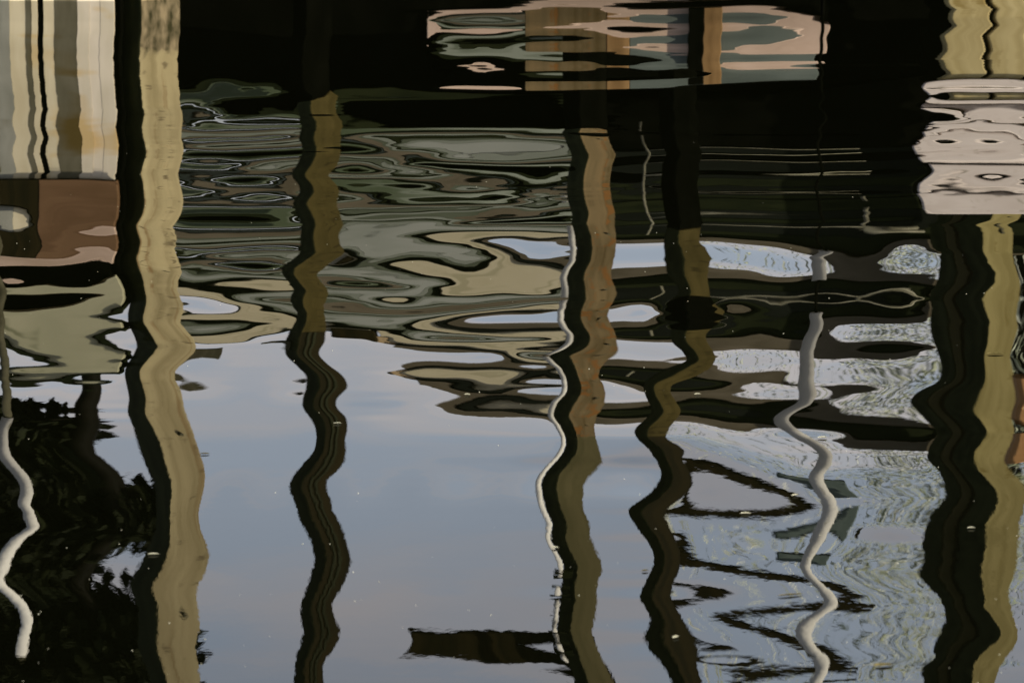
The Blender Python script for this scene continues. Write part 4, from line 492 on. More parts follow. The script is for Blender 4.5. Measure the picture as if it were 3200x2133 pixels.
[1,-1,1,-1,1,-1,1,-2,1,-1,1,-1,1,-1,1,-1,1,-1,1,-1,1,-1,2,-1,1,-4,-1,-10,-5,-29,-12,-84,28,37,8,24,-62,-31,-28,-27,-18,-19,-12,-13,-8,-10,-6,-8,-4,-6,-3,-5,-2,-5,-3,-5,0],
[2,-1,1,-1,1,-1,1,-1,2,-2,2,-2,1,-1,1,-2,2,-2,1,-2,1,-2,1,-2,1,-2,1,-3,0,-2,-2,22,-9,40,18,12,-15,19,-21,25,-3,24,3,18,5,13,4,9,3,6,3,5,2,4,3,5,0],
[1,-2,2,-2,2,-2,2,-2,2,-2,2,-1,2,-2,2,-2,2,-1,3,-1,3,-1,3,0,3,1,3,1,1,1,0,-2,2,15,-3,53,-147,-32,-82,-15,-43,-4,-24,0,-16,0,-12,-1,-9,-1,-8,-1,-6,-1,-6,-2,-4],
[2,-2,2,-1,2,-2,2,-2,2,-2,2,-3,3,-3,2,-3,2,-4,1,-4,1,-4,0,-6,-1,-7,-3,-6,-4,-4,-2,-4,16,11,16,3,58,30,10,22,3,20,2,17,2,13,1,10,2,8,2,6,1,6,1,6,-2],
[2,-2,1,-3,2,-2,2,-2,2,-2,2,-2,3,-2,4,-2,4,-2,6,-3,7,-2,8,0,10,2,12,5,16,19,26,60,3,13,3,25,-42,-8,-19,-8,-15,-7,-12,-6,-10,-4,-8,-3,-7,-2,-6,-1,-5,-2,-5,-2,-2],
[2,-1,3,-1,2,-2,2,-2,3,-2,3,-3,2,-4,3,-5,4,-6,3,-7,3,-9,4,-12,3,-17,-2,-27,-12,-50,-26,-97,24,11,18,2,48,20,28,9,15,5,9,5,6,5,5,5,4,4,3,4,3,4,2,4,0],
[2,-3,1,-3,1,-2,2,-2,1,-3,2,-3,3,-3,4,-3,5,-3,7,-4,10,-4,14,-4,19,-5,23,-10,23,-17,19,16,5,9,13,-12,61,1,21,-5,4,-8,-2,-7,-3,-6,-4,-5,-4,-4,-4,-3,-3,-2,-2,-3,-1],
[1,0,2,0,2,-1,2,-1,2,-1,2,-2,3,-3,2,-4,2,-6,3,-7,3,-10,3,-14,4,-22,1,-42,-12,-85,-30,-158,49,-11,6,0,-69,-18,-18,-4,-1,2,4,3,5,3,5,3,4,3,4,2,3,2,3,3,1],
[1,-1,-1,-1,0,-1,-1,-2,0,-2,1,-1,0,-1,2,-1,3,0,4,0,6,1,9,3,12,4,17,5,19,4,16,17,-5,16,-9,8,48,16,11,3,0,-2,-2,-4,-3,-4,-3,-4,-2,-4,-2,-3,-2,-3,-2,-4,0],
[-1,1,1,1,0,1,1,2,1,2,0,1,0,1,-1,0,-2,-1,-3,-1,-4,-3,-6,-5,-11,-6,-16,-4,-19,13,-10,45,-11,2,-1,-2,-41,-11,-12,-2,0,1,4,3,5,2,5,2,4,2,3,1,3,1,3,2,2],
[-1,0,-2,0,-2,1,-2,0,-3,0,-3,1,-2,2,-2,3,-2,4,-1,5,-1,8,0,11,2,15,6,23,14,32,20,35,-5,4,-3,19,18,1,2,-7,2,-6,1,-7,-1,-5,-1,-5,-2,-4,-1,-3,-2,-3,-2,-3,0],
[-2,3,-1,3,-1,3,-1,3,-1,4,-1,4,-3,4,-4,4,-5,4,-7,4,-10,3,-14,1,-17,-1,-20,-4,-20,-9,-15,-28,22,-9,18,-97,-33,-58,1,-18,12,-3,13,1,10,1,6,2,4,2,3,2,3,3,2,3,1],
[-2,1,-4,1,-3,1,-4,2,-4,1,-5,2,-4,3,-5,5,-5,7,-6,9,-6,12,-7,16,-7,25,-2,44,17,76,35,100,-21,7,-3,-106,-27,-69,-18,-34,0,-14,1,-7,-1,-4,-2,-3,-3,-2,-4,-1,-4,-1,-3,0,-2],
[-2,4,0,4,-1,4,-1,4,-1,5,-1,5,-3,5,-3,5,-5,6,-8,6,-12,6,-17,7,-26,9,-33,22,-33,59,-8,103,-11,18,-31,-88,-55,-27,5,11,3,11,2,11,2,9,0,8,-1,7,-1,6,-2,6,-2,6,-3],
[-3,0,-4,0,-4,0,-4,0,-4,1,-5,1,-4,2,-5,3,-5,4,-4,6,-2,9,-4,13,-2,20,0,42,20,101,46,192,-32,28,-93,88,-13,42,-84,-25,-54,-7,-26,3,-15,5,-11,5,-9,4,-9,4,-8,4,-8,4,-7],
[-1,4,0,4,0,4,0,4,0,4,1,4,0,3,0,3,0,2,-1,1,-2,0,3,-3,3,-9,1,-47,-38,-137,-72,-227,13,-4,-74,31,-14,27,-10,18,-18,19,-11,19,-8,16,-7,13,-7,11,-6,10,-6,9,-6,9,-7],
[-2,-1,-3,-1,-3,-1,-4,-1,-4,-2,-4,-2,-4,-2,-3,-2,-2,-2,2,0,8,3,6,6,7,0,16,0,27,-23,45,15,71,-77,-33,7,-42,-64,-82,-16,-32,7,-19,11,-15,10,-13,8,-12,7,-11,7,-9,6,-9,5,-8],
[0,3,1,3,1,4,2,4,2,4,2,4,3,4,3,3,3,3,3,4,3,2,3,4,4,0,-3,1,-9,5,-7,-69,-1,-73,9,-21,-41,-8,-7,47,1,30,-4,18,-6,13,-7,11,-6,10,-6,9,-6,9,-6,9,-7],
[-1,-2,-3,-1,-4,-2,-4,-3,-4,-3,-4,-3,-4,-4,-5,-4,-4,-3,-3,-2,0,0,1,1,4,-6,-5,-11,-7,-27,61,9,64,-110,39,74,-2,14,-8,-4,-3,5,-2,8,-7,6,-8,5,-9,5,-8,4,-8,5,-7,4,-6],
[-1,5,2,3,3,4,3,5,3,5,4,5,4,6,5,6,5,4,3,1,-1,-1,0,1,0,-3,-14,-9,-23,-2,-220,-165,-249,36,36,-136,18,-27,-2,-22,-11,7,-9,8,-6,7,-5,6,-3,6,-3,6,-2,5,-2,5,-4],
[-1,-3,-4,-2,-4,-3,-5,-4,-5,-4,-6,-5,-6,-5,-7,-6,-7,-6,-6,-4,-3,-2,-3,-4,4,-13,-11,-17,-10,-26,38,68,-23,42,-184,554,-101,36,-52,126,8,39,0,11,-2,3,-2,1,-3,0,-2,0,-3,0,-3,1,-2],
[0,5,2,4,2,4,4,6,4,6,5,7,6,8,8,9,8,10,5,2,-3,-1,-2,-3,0,-5,-15,-7,-20,8,-48,-78,104,-136,128,-458,69,-34,25,-157,-26,-64,-2,-22,6,-7,6,-2,5,-1,2,0,2,1,2,1,1],
[-2,-4,-4,-3,-5,-3,-6,-4,-6,-5,-7,-5,-8,-7,-10,-9,-12,-13,-11,-3,-4,-1,-1,-3,0,-9,-5,-13,12,-2,-58,-18,-149,22,5,-129,37,-18,38,-57,8,-40,8,-20,8,-10,6,-6,3,-4,2,-3,0,-3,0,-2,2],
[0,6,2,6,3,6,4,6,5,8,6,9,8,10,9,9,7,14,6,-2,-2,-1,-2,-1,-4,12,-13,19,-21,-5,22,3,-45,30,-66,110,-5,54,38,81,27,20,7,1,3,-1,3,-1,3,0,2,0,2,1,1,1,1],
[-3,-3,-6,-3,-6,-3,-7,-4,-8,-5,-8,-7,-11,-11,-17,-21,-30,-60,-45,-25,0,0,2,-6,27,-93,47,-46,-14,-12,-23,-37,23,-32,10,-52,59,13,4,-23,-5,-3,-5,-1,-5,0,-4,0,-4,1,-3,1,-3,1,-3,0,-2],
[0,7,3,7,3,7,4,9,5,10,6,12,7,14,6,14,1,37,-34,-94,7,1,0,8,-40,142,-37,-4,29,-58,-17,-2,-60,12,-34,78,-17,-1,17,51,22,29,7,15,-1,8,-5,6,-3,5,-3,5,-2,4,-2,5,-3],
[-4,-3,-7,-3,-7,-4,-8,-5,-9,-6,-11,-8,-14,-12,-19,-19,-21,-36,68,178,-6,6,4,-2,19,-71,35,-15,-57,36,55,51,15,-30,48,-85,25,39,5,36,-4,28,-13,14,-15,8,-11,6,-8,5,-6,4,-5,3,-5,2,-5],
[-1,8,3,7,3,9,4,9,5,11,7,14,11,19,20,33,29,55,-76,-160,8,-8,4,-4,-17,113,-55,22,0,7,-43,30,-5,20,-5,64,-46,44,-31,109,4,49,-10,15,-15,5,-10,6,-6,6,-3,5,-3,5,-2,4,-4],
[-4,-4,-8,-3,-8,-4,-10,-4,-11,-6,-12,-9,-14,-12,-17,-19,-19,-43,58,108,-15,-8,11,-35,19,-25,32,9,8,22,95,-13,68,-15,78,-125,64,44,26,-20,-4,-34,-32,-30,-22,-10,-8,0,-3,1,-2,1,-1,0,-2,0,-2],
[-1,9,3,9,3,9,4,11,5,13,6,16,8,17,8,13,3,21,-45,-46,-6,-14,10,-20,19,-89,7,20,-3,32,-64,106,-31,50,-45,136,-40,-81,157,-84,66,-58,-73,-46,-31,-15,-6,-4,2,0,4,-1,3,-1,3,-1,2],
[-4,-4,-8,-4,-9,-3,-10,-5,-11,-5,-15,-6,-20,-6,-28,-3,-34,-6,10,28,-16,-2,1,-33,7,80,9,-9,57,-49,156,-102,35,20,30,124,-52,57,-140,74,-49,54,42,15,22,-3,11,-7,7,-7,4,-6,4,-6,4,-6,5],
[0,8,4,8,5,8,6,10,6,12,9,15,9,15,5,12,-6,28,-95,76,-23,8,-10,29,-29,-72,0,-5,-82,196,-20,35,-71,5,-41,-35,60,-122,159,-85,58,-67,80,-2,44,-6,20,-9,12,-9,9,-7,8,-5,7,-4,8],
[-2,-7,-6,-6,-6,-7,-7,-7,-8,-9,-12,-13,-16,-20,-23,-35,-25,-68,155,-105,26,-16,-3,25,-8,12,0,-28,82,-316,-32,-26,5,-51,75,-93,17,0,-83,35,-29,24,8,2,19,-5,12,-9,7,-9,5,-8,4,-8,5,-8,6],
[3,5,7,4,7,6,9,6,11,8,15,10,17,14,19,28,12,62,-215,165,-34,38,-4,-20,22,2,-34,60,-94,297,48,-62,76,-64,-5,-6,6,16,43,-36,15,-21,18,2,7,1,7,-1,6,-2,6,-3,6,-3,5,-2,5],
[1,-8,-3,-8,-3,-10,-4,-11,-5,-15,-7,-21,-10,-34,-15,-64,-7,-85,238,-240,57,-23,1,4,-11,3,1,-41,46,-122,-178,66,-136,125,-34,-6,105,31,-55,15,-19,13,-39,-11,-16,-7,-6,-4,-2,-4,0,-4,1,-4,1,-5,1],
[4,4,8,4,8,5,9,5,12,8,16,10,23,11,31,23,38,7,-42,35,9,9,2,27,-14,36,-68,14,-19,17,58,-62,83,2,-23,22,-58,36,17,-18,3,-9,1,2,-2,4,1,3,3,2,4,1,3,0,4,-1,2],
[0,-8,-4,-8,-4,-9,-5,-9,-8,-10,-12,-9,-21,-5,-31,-18,-39,29,-102,52,5,-2,-3,-16,45,-82,15,-19,7,-20,-60,15,-20,-32,51,-28,27,29,-18,7,-11,5,-16,-8,-6,-7,-3,-5,-1,-5,0,-5,1,-4,1,-4,2],
[4,3,8,3,8,4,9,5,11,5,13,7,20,21,26,82,-22,4,37,23,3,13,1,45,-70,114,-1,51,29,42,15,5,65,12,23,39,-45,18,10,-17,9,-12,32,7,16,4,10,1,7,0,6,-1,6,-2,5,-2,4],
[1,-8,-3,-7,-3,-8,-4,-10,-5,-14,-7,-24,-5,-50,27,-134,164,-41,28,-103,33,-15,-19,-5,34,-73,75,0,46,11,43,39,14,-73,64,-3,-11,-14,-17,13,-10,8,-16,-7,-6,-8,-2,-8,0,-8,1,-7,2,-7,3,-7,4],
[3,4,7,3,8,4,8,5,6,8,1,12,-15,25,-62,129,-97,8,2,109,-35,26,-6,12,-16,44,-17,17,9,-116,13,18,-23,191,-73,97,-8,-21,-20,7,3,6,2,8,12,4,12,-2,11,-4,10,-5,9,-5,9,-5,8],
[2,-10,-1,-9,-3,-9,-4,-8,-6,-7,-5,-1,2,10,31,-29,23,24,-10,-64,24,-19,10,-15,15,-27,65,25,48,-52,30,-10,63,-212,65,-63,-16,-11,-48,-7,12,-14,54,-12,32,-19,15,-17,8,-14,6,-12,6,-10,6,-9,7],
[7,0,10,-1,11,-1,11,-1,13,2,19,9,31,17,30,10,-33,-2,-5,100,-35,22,2,-3,1,14,6,-42,52,-243,88,4,55,149,-74,19,4,-8,46,-79,47,-45,82,0,38,-2,21,-6,15,-7,12,-6,10,-6,9,-6,10],
[8,-13,3,-13,2,-15,3,-17,6,-15,14,-5,27,9,22,5,-10,18,29,-73,40,-23,-1,-1,2,5,-47,21,-92,181,34,19,16,-51,2,-41,32,-15,-77,82,-55,43,-97,-24,-26,-20,-4,-13,2,-9,3,-8,4,-7,4,-6,4],
[10,-2,13,-4,14,-5,15,-6,20,-7,34,-1,66,9,112,-47,1,11,-35,282,-119,69,-2,4,14,-16,19,-19,-78,283,-106,72,-34,12,-13,-13,-15,15,15,-117,66,-62,95,-17,20,-6,7,-1,5,0,5,0,3,-1,3,-1,3],
[6,-10,1,-11,0,-12,1,-13,3,-14,6,-15,13,-15,19,-16,33,-23,91,-259,37,-164,51,-42,6,-10,-67,-6,15,-174,51,-23,-21,18,-11,18,6,7,28,72,-48,39,-80,-4,-31,-7,-13,-2,-5,0,-3,1,-2,1,-2,1,-2],
[1,3,6,4,7,5,6,5,4,5,-3,-1,-26,-16,-59,3,1,-13,17,-62,22,28,-48,30,-1,-49,26,-60,39,102,-41,3,-67,20,-1,-1,-28,35,24,22,-12,12,-16,-15,-23,5,-10,8,-6,8,-5,6,-4,5,-4,4,-5],
[-3,-3,-6,-2,-7,-2,-7,-1,-11,-2,-20,-9,-37,-18,-48,4,-4,31,24,20,-61,26,-32,46,-93,100,-149,-136,-100,-170,90,-75,-11,-29,-6,4,-30,15,63,3,4,4,-2,41,2,21,-7,12,-8,8,-7,6,-6,6,-5,5,-7],
[-4,8,1,8,2,10,2,11,1,9,-5,4,-15,-5,-19,-1,15,-20,-20,8,-27,-7,-18,-23,40,-125,93,79,147,108,-44,-64,13,-90,-5,4,-36,64,2,35,-17,16,-18,37,0,26,-4,13,-7,6,-6,5,-5,3,-5,3,-5],
[-5,-1,-9,0,-9,-1,-10,-1,-11,-2,-13,-7,-17,-10,-17,5,1,12,2,-27,-1,-27,19,-28,-59,53,-27,165,-46,4,-56,39,-27,61,-6,-17,36,-68,29,19,-2,3,-1,14,0,8,-1,4,-1,4,-1,3,-1,3,-1,3,-1],
[-4,9,1,9,1,11,2,11,2,11,0,10,-2,9,4,-4,11,-11,-35,-8,26,-33,51,-92,38,-100,118,-38,41,49,35,7,53,-87,10,-18,17,-4,-32,-24,10,-4,7,-27,0,-19,2,-9,2,-6,2,-4,1,-4,0,-4,2],
[-5,-1,-9,-1,-9,-2,-10,-2,-12,-3,-14,-6,-20,-9,-40,25,-14,36,-3,-10,24,48,-125,142,-87,61,-19,48,13,0,36,28,49,-127,22,-26,51,-40,-28,-43,26,-19,22,-57,-5,-29,3,-12,8,-4,7,-2,7,0,7,0,5],
[-3,9,1,9,1,10,2,11,4,12,5,13,13,15,47,-20,21,-51,68,3,-2,-26,166,-216,79,-98,46,-3,-7,30,-35,16,-20,233,-21,9,-24,18,-5,-15,-13,12,-8,12,1,-11,1,-11,1,-9,1,-7,0,-7,0,-6,3],
[-4,-2,-9,-1,-9,-2,-10,-3,-12,-5,-15,-6,-28,-7,-66,34,-30,88,8,29,60,79,-95,93,-50,86,-93,32,67,-15,125,-14,88,-319,27,11,-15,-5,-10,1,24,-15,18,-47,0,-12,4,0,6,3,7,3,6,3,5,3,3],
[-2,9,2,8,2,9,3,10,5,10,7,9,12,4,35,-25,22,-40,-25,87,-44,15,2,-36,5,-73,-9,-29,-38,78,-126,112,-6,1,44,-27,26,-48,11,-60,-2,11,-9,44,0,13,-7,-1,-9,-4,-8,-4,-7,-3,-6,-3,-3],
[-5,-2,-9,-2,-8,-3,-9,-4,-10,-6,-10,-9,-9,-11,-12,0,-3,15,18,-153,157,-52,-39,21,-92,6,-112,-26,7,-109,247,-110,85,157,29,29,-27,22,-24,36,-14,14,-10,33,13,21,10,16,6,12,3,10,2,9,2,9,-2],
[-2,10,2,10,1,10,2,11,3,13,3,14,1,13,-8,5,-12,17,-35,152,-37,18,20,-66,33,17,54,-185,13,-20,-166,18,7,-270,38,-15,5,-8,12,-28,41,-23,30,-63,-23,-23,-21,-12,-17,-6,-14,-3,-12,-1,-12,-1,-8],
[-6,-1,-10,-1,-10,-1,-11,-2,-12,0,-11,4,-10,10,-7,3,-9,11,-17,102,-56,30,-64,14,-7,75,1,36,-189,100,-230,29,-89,270,-22,-9,12,-17,-1,-8,-42,40,-35,98,30,45,19,29,8,21,1,17,-1,14,-2,15,-5],
[-3,10,1,9,1,10,1,12,3,13,6,17,9,18,-4,11,-12,7,-4,-30,12,-86,-34,66,-22,49,49,-9,-30,-77,186,-58,-5,-41,-51,12,-5,-13,6,-29,66,-40,38,-65,-37,-4,-37,-1,-30,0,-23,1,-19,3,-16,2,-14],
[-5,-2,-9,-1,-10,-2,-11,-3,-12,-2,-10,4,0,10,16,-11,11,-3,7,-46,-41,1,-38,-34,72,51,-40,167,-46,-113,-88,11,-78,158,-71,14,-7,15,-28,56,-165,118,-107,217,24,89,14,44,4,26,0,20,-2,16,-3,15,-6],
[-2,10,0,9,1,9,3,9,5,10,9,16,15,42,5,46,-9,-38,46,-71,14,-27,146,10,22,-15,44,-84,163,-59,-83,0,-38,31,15,-2,17,-13,32,-44,124,-89,83,-166,-37,-58,-30,-22,-21,-9,-16,-4,-13,-1,-12,0,-9],
[-6,0,-10,0,-11,-2,-11,-4,-11,-10,-11,-26,-6,-63,59,1,68,58,-90,25,-49,98,-64,32,3,-120,71,47,-32,142,23,0,-22,27,-7,19,4,21,-9,44,-58,37,-28,52,21,13,19,13,12,13,7,11,4,10,3,10,0],
[-7,12,-2,12,-2,14,-3,18,-2,26,3,41,6,65,-31,7,1,-46,103,-42,13,-21,105,2,51,8,-23,72,8,98,12,6,7,-8,22,4,25,5,16,6,14,-15,9,-17,-32,-10,-28,-10,-17,-7,-11,-4,-8,-3,-7,-4,-4],
[-9,0,-11,2,-12,3,-16,6,-21,17,-27,40,-32,64,-76,30,-88,99,-187,29,-2,16,30,-21,-100,-12,18,-41,81,-44,11,13,11,13,5,16,-7,23,-20,38,-62,35,-26,35,-5,12,5,10,6,8,6,6,5,5,4,5,1],
[0,5,4,5,4,7,5,9,5,12,3,15,-7,25,-47,-28,46,-80,208,-53,28,53,-65,-36,-21,-86,38,-1,-9,-2,77,0,22,1,16,-3,16,-13,28,-15,71,-44,32,-43,11,-18,-2,-13,-3,-9,-2,-7,-2,-6,-1,-6,1],
[6,-10,2,-10,3,-12,3,-17,2,-33,-5,-70,-18,-136,54,13,-17,34,-72,2,-12,-74,92,-12,-191,194,-126,52,-17,35,-27,31,5,31,-10,17,40,3,27,31,-4,5,0,5,-5,-7,7,-3,9,-1,8,-1,7,-1,7,-1,6],
[12,-5,14,-6,15,-6,18,-9,22,-13,24,-20,30,-3,31,-40,30,-36,63,-29,-20,70,-144,19,276,-61,62,-27,22,-13,13,-5,9,10,16,22,1,27,14,23,24,-10,12,-6,20,2,8,-4,4,-7,3,-8,4,-8,3,-7,4],
[9,-12,6,-13,6,-15,6,-16,5,-20,5,-20,11,-25,29,-7,0,-8,27,-33,-14,-136,3,-23,-39,45,-8,22,-8,4,33,34,0,2,41,7,25,35,0,20,-23,18,-8,14,13,3,13,-3,8,-6,7,-6,7,-6,8,-6,7],
[8,-4,10,-4,11,-4,12,-4,13,-2,14,1,14,12,1,-3,6,-5,-119,34,-3,-5,83,57,118,-59,82,-41,23,-9,37,-17,50,-24,5,-9,30,20,-2,-9,41,-17,15,-9,20,4,17,-1,13,-7,10,-8,8,-9,8,-8,9],
[5,-9,3,-8,2,-8,2,-8,1,-8,0,-11,-5,-21,-4,-8,0,0,-45,4,-31,-92,-66,69,-62,36,15,-25,19,-19,27,16,-9,60,6,17,35,22,-26,32,4,13,3,4,31,-4,23,-11,12,-13,8,-13,8,-11,8,-11,9],
[4,-1,6,-2,6,-1,6,0,6,-1,5,-2,-1,-7,-11,-15,6,-9,-137,40,-13,-102,103,-22,32,22,6,-14,11,-4,15,3,16,-20,2,40,-12,-18,37,-43,80,-44,33,-26,60,8,32,1,19,-4,13,-7,11,-7,10,-7,10],
[1,-5,0,-4,1,-4,1,-4,2,-1,3,1,7,7,0,8,-11,16,-57,44,-201,141,-315,99,-24,21,-4,-4,-8,15,40,24,16,32,13,25,0,28,-38,50,-32,53,-25,33,-46,-11,-8,-12,1,-13,3,-11,4,-11,5,-10,6],
[1,0,3,0,2,1,2,1,0,0,-1,-1,-2,-13,14,-21,19,-40,58,-92,236,-75,384,-21,9,42,-26,-2,5,39,-29,23,20,25,15,20,-10,-12,16,-34,75,-56,41,-34,71,10,33,4,18,-1,13,-3,10,-4,10,-4,9],
[1,-2,0,-1,0,-2,0,0,1,3,1,11,-4,36,-43,-7,1,22,81,-44,-87,178,-281,70,-20,-24,-5,3,2,16,17,22,19,26,23,4,-2,3,2,6,-84,45,-19,23,-12,-12,-6,-16,-3,-13,0,-11,2,-9,2,-9,4],
[1,-1,1,-1,2,0,2,-2,2,-6,0,-18,-1,-54,25,-5,9,-24,-67,-16,186,-117,260,-29,51,-39,23,-33,-20,86,-85,18,11,18,17,-4,-9,-26,6,-34,65,-40,34,-17,-13,-17,-2,-4,9,1,10,1,9,1,8,0,6],
[0,-1,1,-1,1,-1,1,-1,1,-3,0,-7,-1,-2,-12,-7,3,7,55,-28,-24,139,-138,25,-68,38,-62,57,-4,-9,113,-2,3,2,6,-11,-5,-18,6,-18,-11,-74,3,-97,-43,-59,-22,-27,-9,-12,-3,-6,-2,-6,-2,-5,0],
[0,-1,1,0,1,0,-1,1,-6,1,-17,-1,-29,5,-20,35,28,-71,-8,12,-175,44,1,-25,45,-44,40,-12,26,43,-101,-2,-9,-3,2,-8,-12,2,-3,9,-20,58,-4,43,11,17,4,9,4,9,4,7,4,7,3,6,0],
[2,-2,3,-2,3,-1,3,-1,0,-3,-8,-5,-26,12,-1,1,-41,57,-116,115,-24,-103,-160,16,-37,28,-38,-17,37,-17,139,-18,-11,-12,-13,-11,-10,-5,2,-2,-22,15,-11,5,-23,2,-20,0,-15,0,-12,1,-10,1,-9,0,-7],
[5,-6,4,-6,4,-7,5,-7,10,-5,23,-2,51,-23,22,13,-26,21,202,-6,76,-57,96,-60,49,-40,-3,68,26,-13,-100,-17,-19,-15,-10,-10,-10,1,-3,7,-24,28,-4,33,4,25,1,19,-2,14,-2,12,-3,10,-3,11,-6],
[8,-6,8,-6,8,-6,10,-6,11,-6,13,-8,5,-12,1,-1,-9,17,-39,23,55,52,16,-5,-11,8,50,-31,43,-11,16,-24,-15,-20,-18,-13,-11,-3,-2,3,-21,10,-17,7,-18,5,-16,3,-14,3,-13,3,-10,3,-10,2,-9],
[6,-8,5,-9,6,-8,6,-9,7,-10,7,-11,2,-14,-9,12,7,-14,15,-22,20,62,32,-14,4,14,15,71,66,-122,114,-31,-11,-26,-16,-12,-10,-2,-4,5,-18,3,-12,10,-4,13,-2,13,-2,12,-2,10,-3,10,-3,9,-4],
[7,-4,8,-3,8,-4,9,-4,10,-6,10,-13,16,-32,14,-12,35,-23,-23,-4,-22,11,26,-23,25,-36,43,-34,-86,6,-105,-9,-16,-10,-18,-10,-7,1,-1,5,-13,-2,-14,-3,-12,-1,-10,1,-8,1,-8,1,-7,1,-7,1,-6],
[3,-7,2,-7,3,-7,1,-8,-3,-12,-14,-18,-34,-8,-14,12,31,-16,-5,-19,-12,-19,-6,35,-38,82,-21,27,-83,29,-29,6,-17,-5,-12,-8,-6,-2,-4,4,-9,-13,-10,-1,-3,4,1,6,1,5,1,6,0,5,0,6,-1],
[5,-1,7,-1,7,0,9,1,7,-1,-1,-6,-10,-8,-33,47,-16,76,-15,5,-22,-19,-27,-8,20,-36,3,2,9,-10,-101,1,4,-4,-11,-3,2,7,3,5,-4,4,2,1,2,-1,-1,-3,-3,-2,-4,-2,-4,-1,-3,-1,-2],
[3,-6,2,-7,2,-8,0,-13,-1,-21,-3,-34,-6,-34,72,-76,49,-88,8,-8,12,-5,-7,8,1,1,-32,-41,-64,-64,36,-4,-4,3,2,2,0,-7,-3,4,-1,-8,23,5,12,3,6,2,3,2,3,2,2,2,2,2,1],
[4,2,4,2,5,2,8,2,10,1,19,5,50,-20,-20,38,-24,9,-33,-28,-37,-4,-8,-11,14,-6,2,-41,6,3,-40,-14,-7,-9,1,-8,-8,-8,-8,-4,4,10,-1,4,3,2,1,-1,0,-3,-1,-3,-1,-3,-2,-2,0],
[-3,-1,-4,0,-5,-1,-9,-4,-19,-14,-44,-32,-80,21,-5,-6,-7,-35,-13,-11,-17,-41,-9,27,-11,6,-36,-15,-86,-83,-50,10,-8,-8,-11,-9,-9,-7,-13,-13,-24,-12,0,1,8,1,6,0,4,0,2,0,2,1,2,1,2],
[-3,6,0,7,0,8,-1,9,-5,10,-9,15,-13,18,38,-12,-4,1,8,-1,8,2,-40,-27,31,-22,71,-192,-131,-18,-124,3,10,1,-6,0,3,11,6,-3,2,-17,35,1,16,-1,5,-2,0,-2,-1,-1,-1,-1,-1,-1,-1],
[-5,2,-7,1,-7,1,-8,-1,-8,-2,-2,0,22,-3,-5,5,-19,28,-26,-10,-26,2,48,25,-49,24,-91,247,74,-76,89,8,13,12,5,10,11,11,11,10,2,-2,-16,-6,-10,-2,-4,1,-1,3,0,3,-1,3,-1,3,-1],
[-3,7,-2,7,-2,7,-2,7,-1,6,-2,8,-10,18,20,-8,6,-94,-1,-16,3,-55,103,-72,-6,-31,25,-143,114,97,-100,17,6,12,12,12,13,9,14,10,15,15,-47,-13,-31,-3,-15,3,-7,4,-5,3,-4,2,-3,1,-4],
[-6,2,-7,3,-8,2,-8,3,-9,5,-8,8,2,12,2,3,-12,64,11,6,-1,44,-40,31,-6,-8,-35,117,-88,76,76,-24,-2,4,11,8,2,-7,1,6,11,6,-28,-5,-25,0,-12,5,-5,6,-2,5,-2,4,-3,4,-3],
[-4,7,-3,7,-3,7,-4,6,-3,8,-3,12,-9,26,7,5,5,-2,9,20,9,14,-72,27,10,4,3,-28,52,-26,-15,-9,-11,-12,-2,-6,-10,-11,-11,-7,-4,17,-17,-2,-7,0,-4,1,-3,1,-3,1,-2,2,-2,1,-3],
[-5,3,-6,2,-7,3,-6,4,-4,6,4,11,22,-1,1,3,-1,12,28,6,34,-16,77,0,18,42,5,19,-5,40,64,0,-13,-11,-11,-11,-12,-10,-10,-13,-5,-30,42,9,18,1,5,0,1,0,1,1,0,0,0,1,1],
[-4,6,-4,6,-3,5,-4,6,-2,10,1,16,-2,24,-1,0,1,-30,1,11,1,9,-41,5,24,-11,46,47,-30,35,14,-1,2,-8,-13,-8,-9,2,-6,-8,-23,24,-11,2,1,3,3,-3,2,-3,1,-2,1,-1,1,-1,1],
[-5,3,-6,3,-7,4,-6,6,-4,11,2,19,8,13,-7,2,-7,34,20,3,9,15,-48,-18,-73,13,-57,-18,119,-33,82,34,11,9,-2,-1,10,13,11,5,6,-36,23,-7,13,-17,2,-7,1,-3,1,-1,1,-1,1,0,2],
[-5,6,-4,5,-4,5,-3,7,-1,11,4,18,6,17,-7,-2,-7,31,21,61,60,27,150,-90,62,-137,5,-128,-151,76,-66,5,14,20,7,19,10,18,18,11,13,15,-5,6,-1,6,0,2,0,1,0,-1,0,0,0,-1,-1],
[-3,2,-4,2,-5,2,-5,3,-2,9,4,16,8,12,-10,0,-7,-10,39,-11,-5,43,-123,90,-89,27,-101,58,-12,-64,107,0,9,10,24,5,27,1,11,24,11,17,-5,6,-4,13,2,8,0,3,-1,2,-1,1,-1,1,-1],
[-2,3,-2,3,-1,3,-1,4,1,7,6,12,8,11,-8,0,-13,85,-56,51,-48,-35,197,-52,83,-53,35,-95,11,142,-268,-10,-10,-1,2,25,-24,-7,-13,-11,29,4,-1,2,-2,7,-2,4,-2,2,-2,1,-2,1,-1,1,-1],
[-1,0,-2,0,-3,-1,-2,0,0,2,3,5,10,4,-4,-4,9,-176,65,-63,-39,44,-276,166,-122,53,-50,81,-57,-214,382,37,-30,-7,0,-72,-38,-32,-24,-49,-69,41,-12,9,-4,7,3,1,2,0,1,0,1,0,0,0,0],
[0,1,1,1,1,1,1,1,2,2,6,5,7,6,-6,7,-32,97,-86,64,28,-80,228,-109,39,25,63,-17,27,192,-374,-45,-2,12,-95,-12,-29,-29,-42,-13,-33,-101,49,-25,25,-35,1,-13,1,-4,1,-1,0,-1,1,0,1],
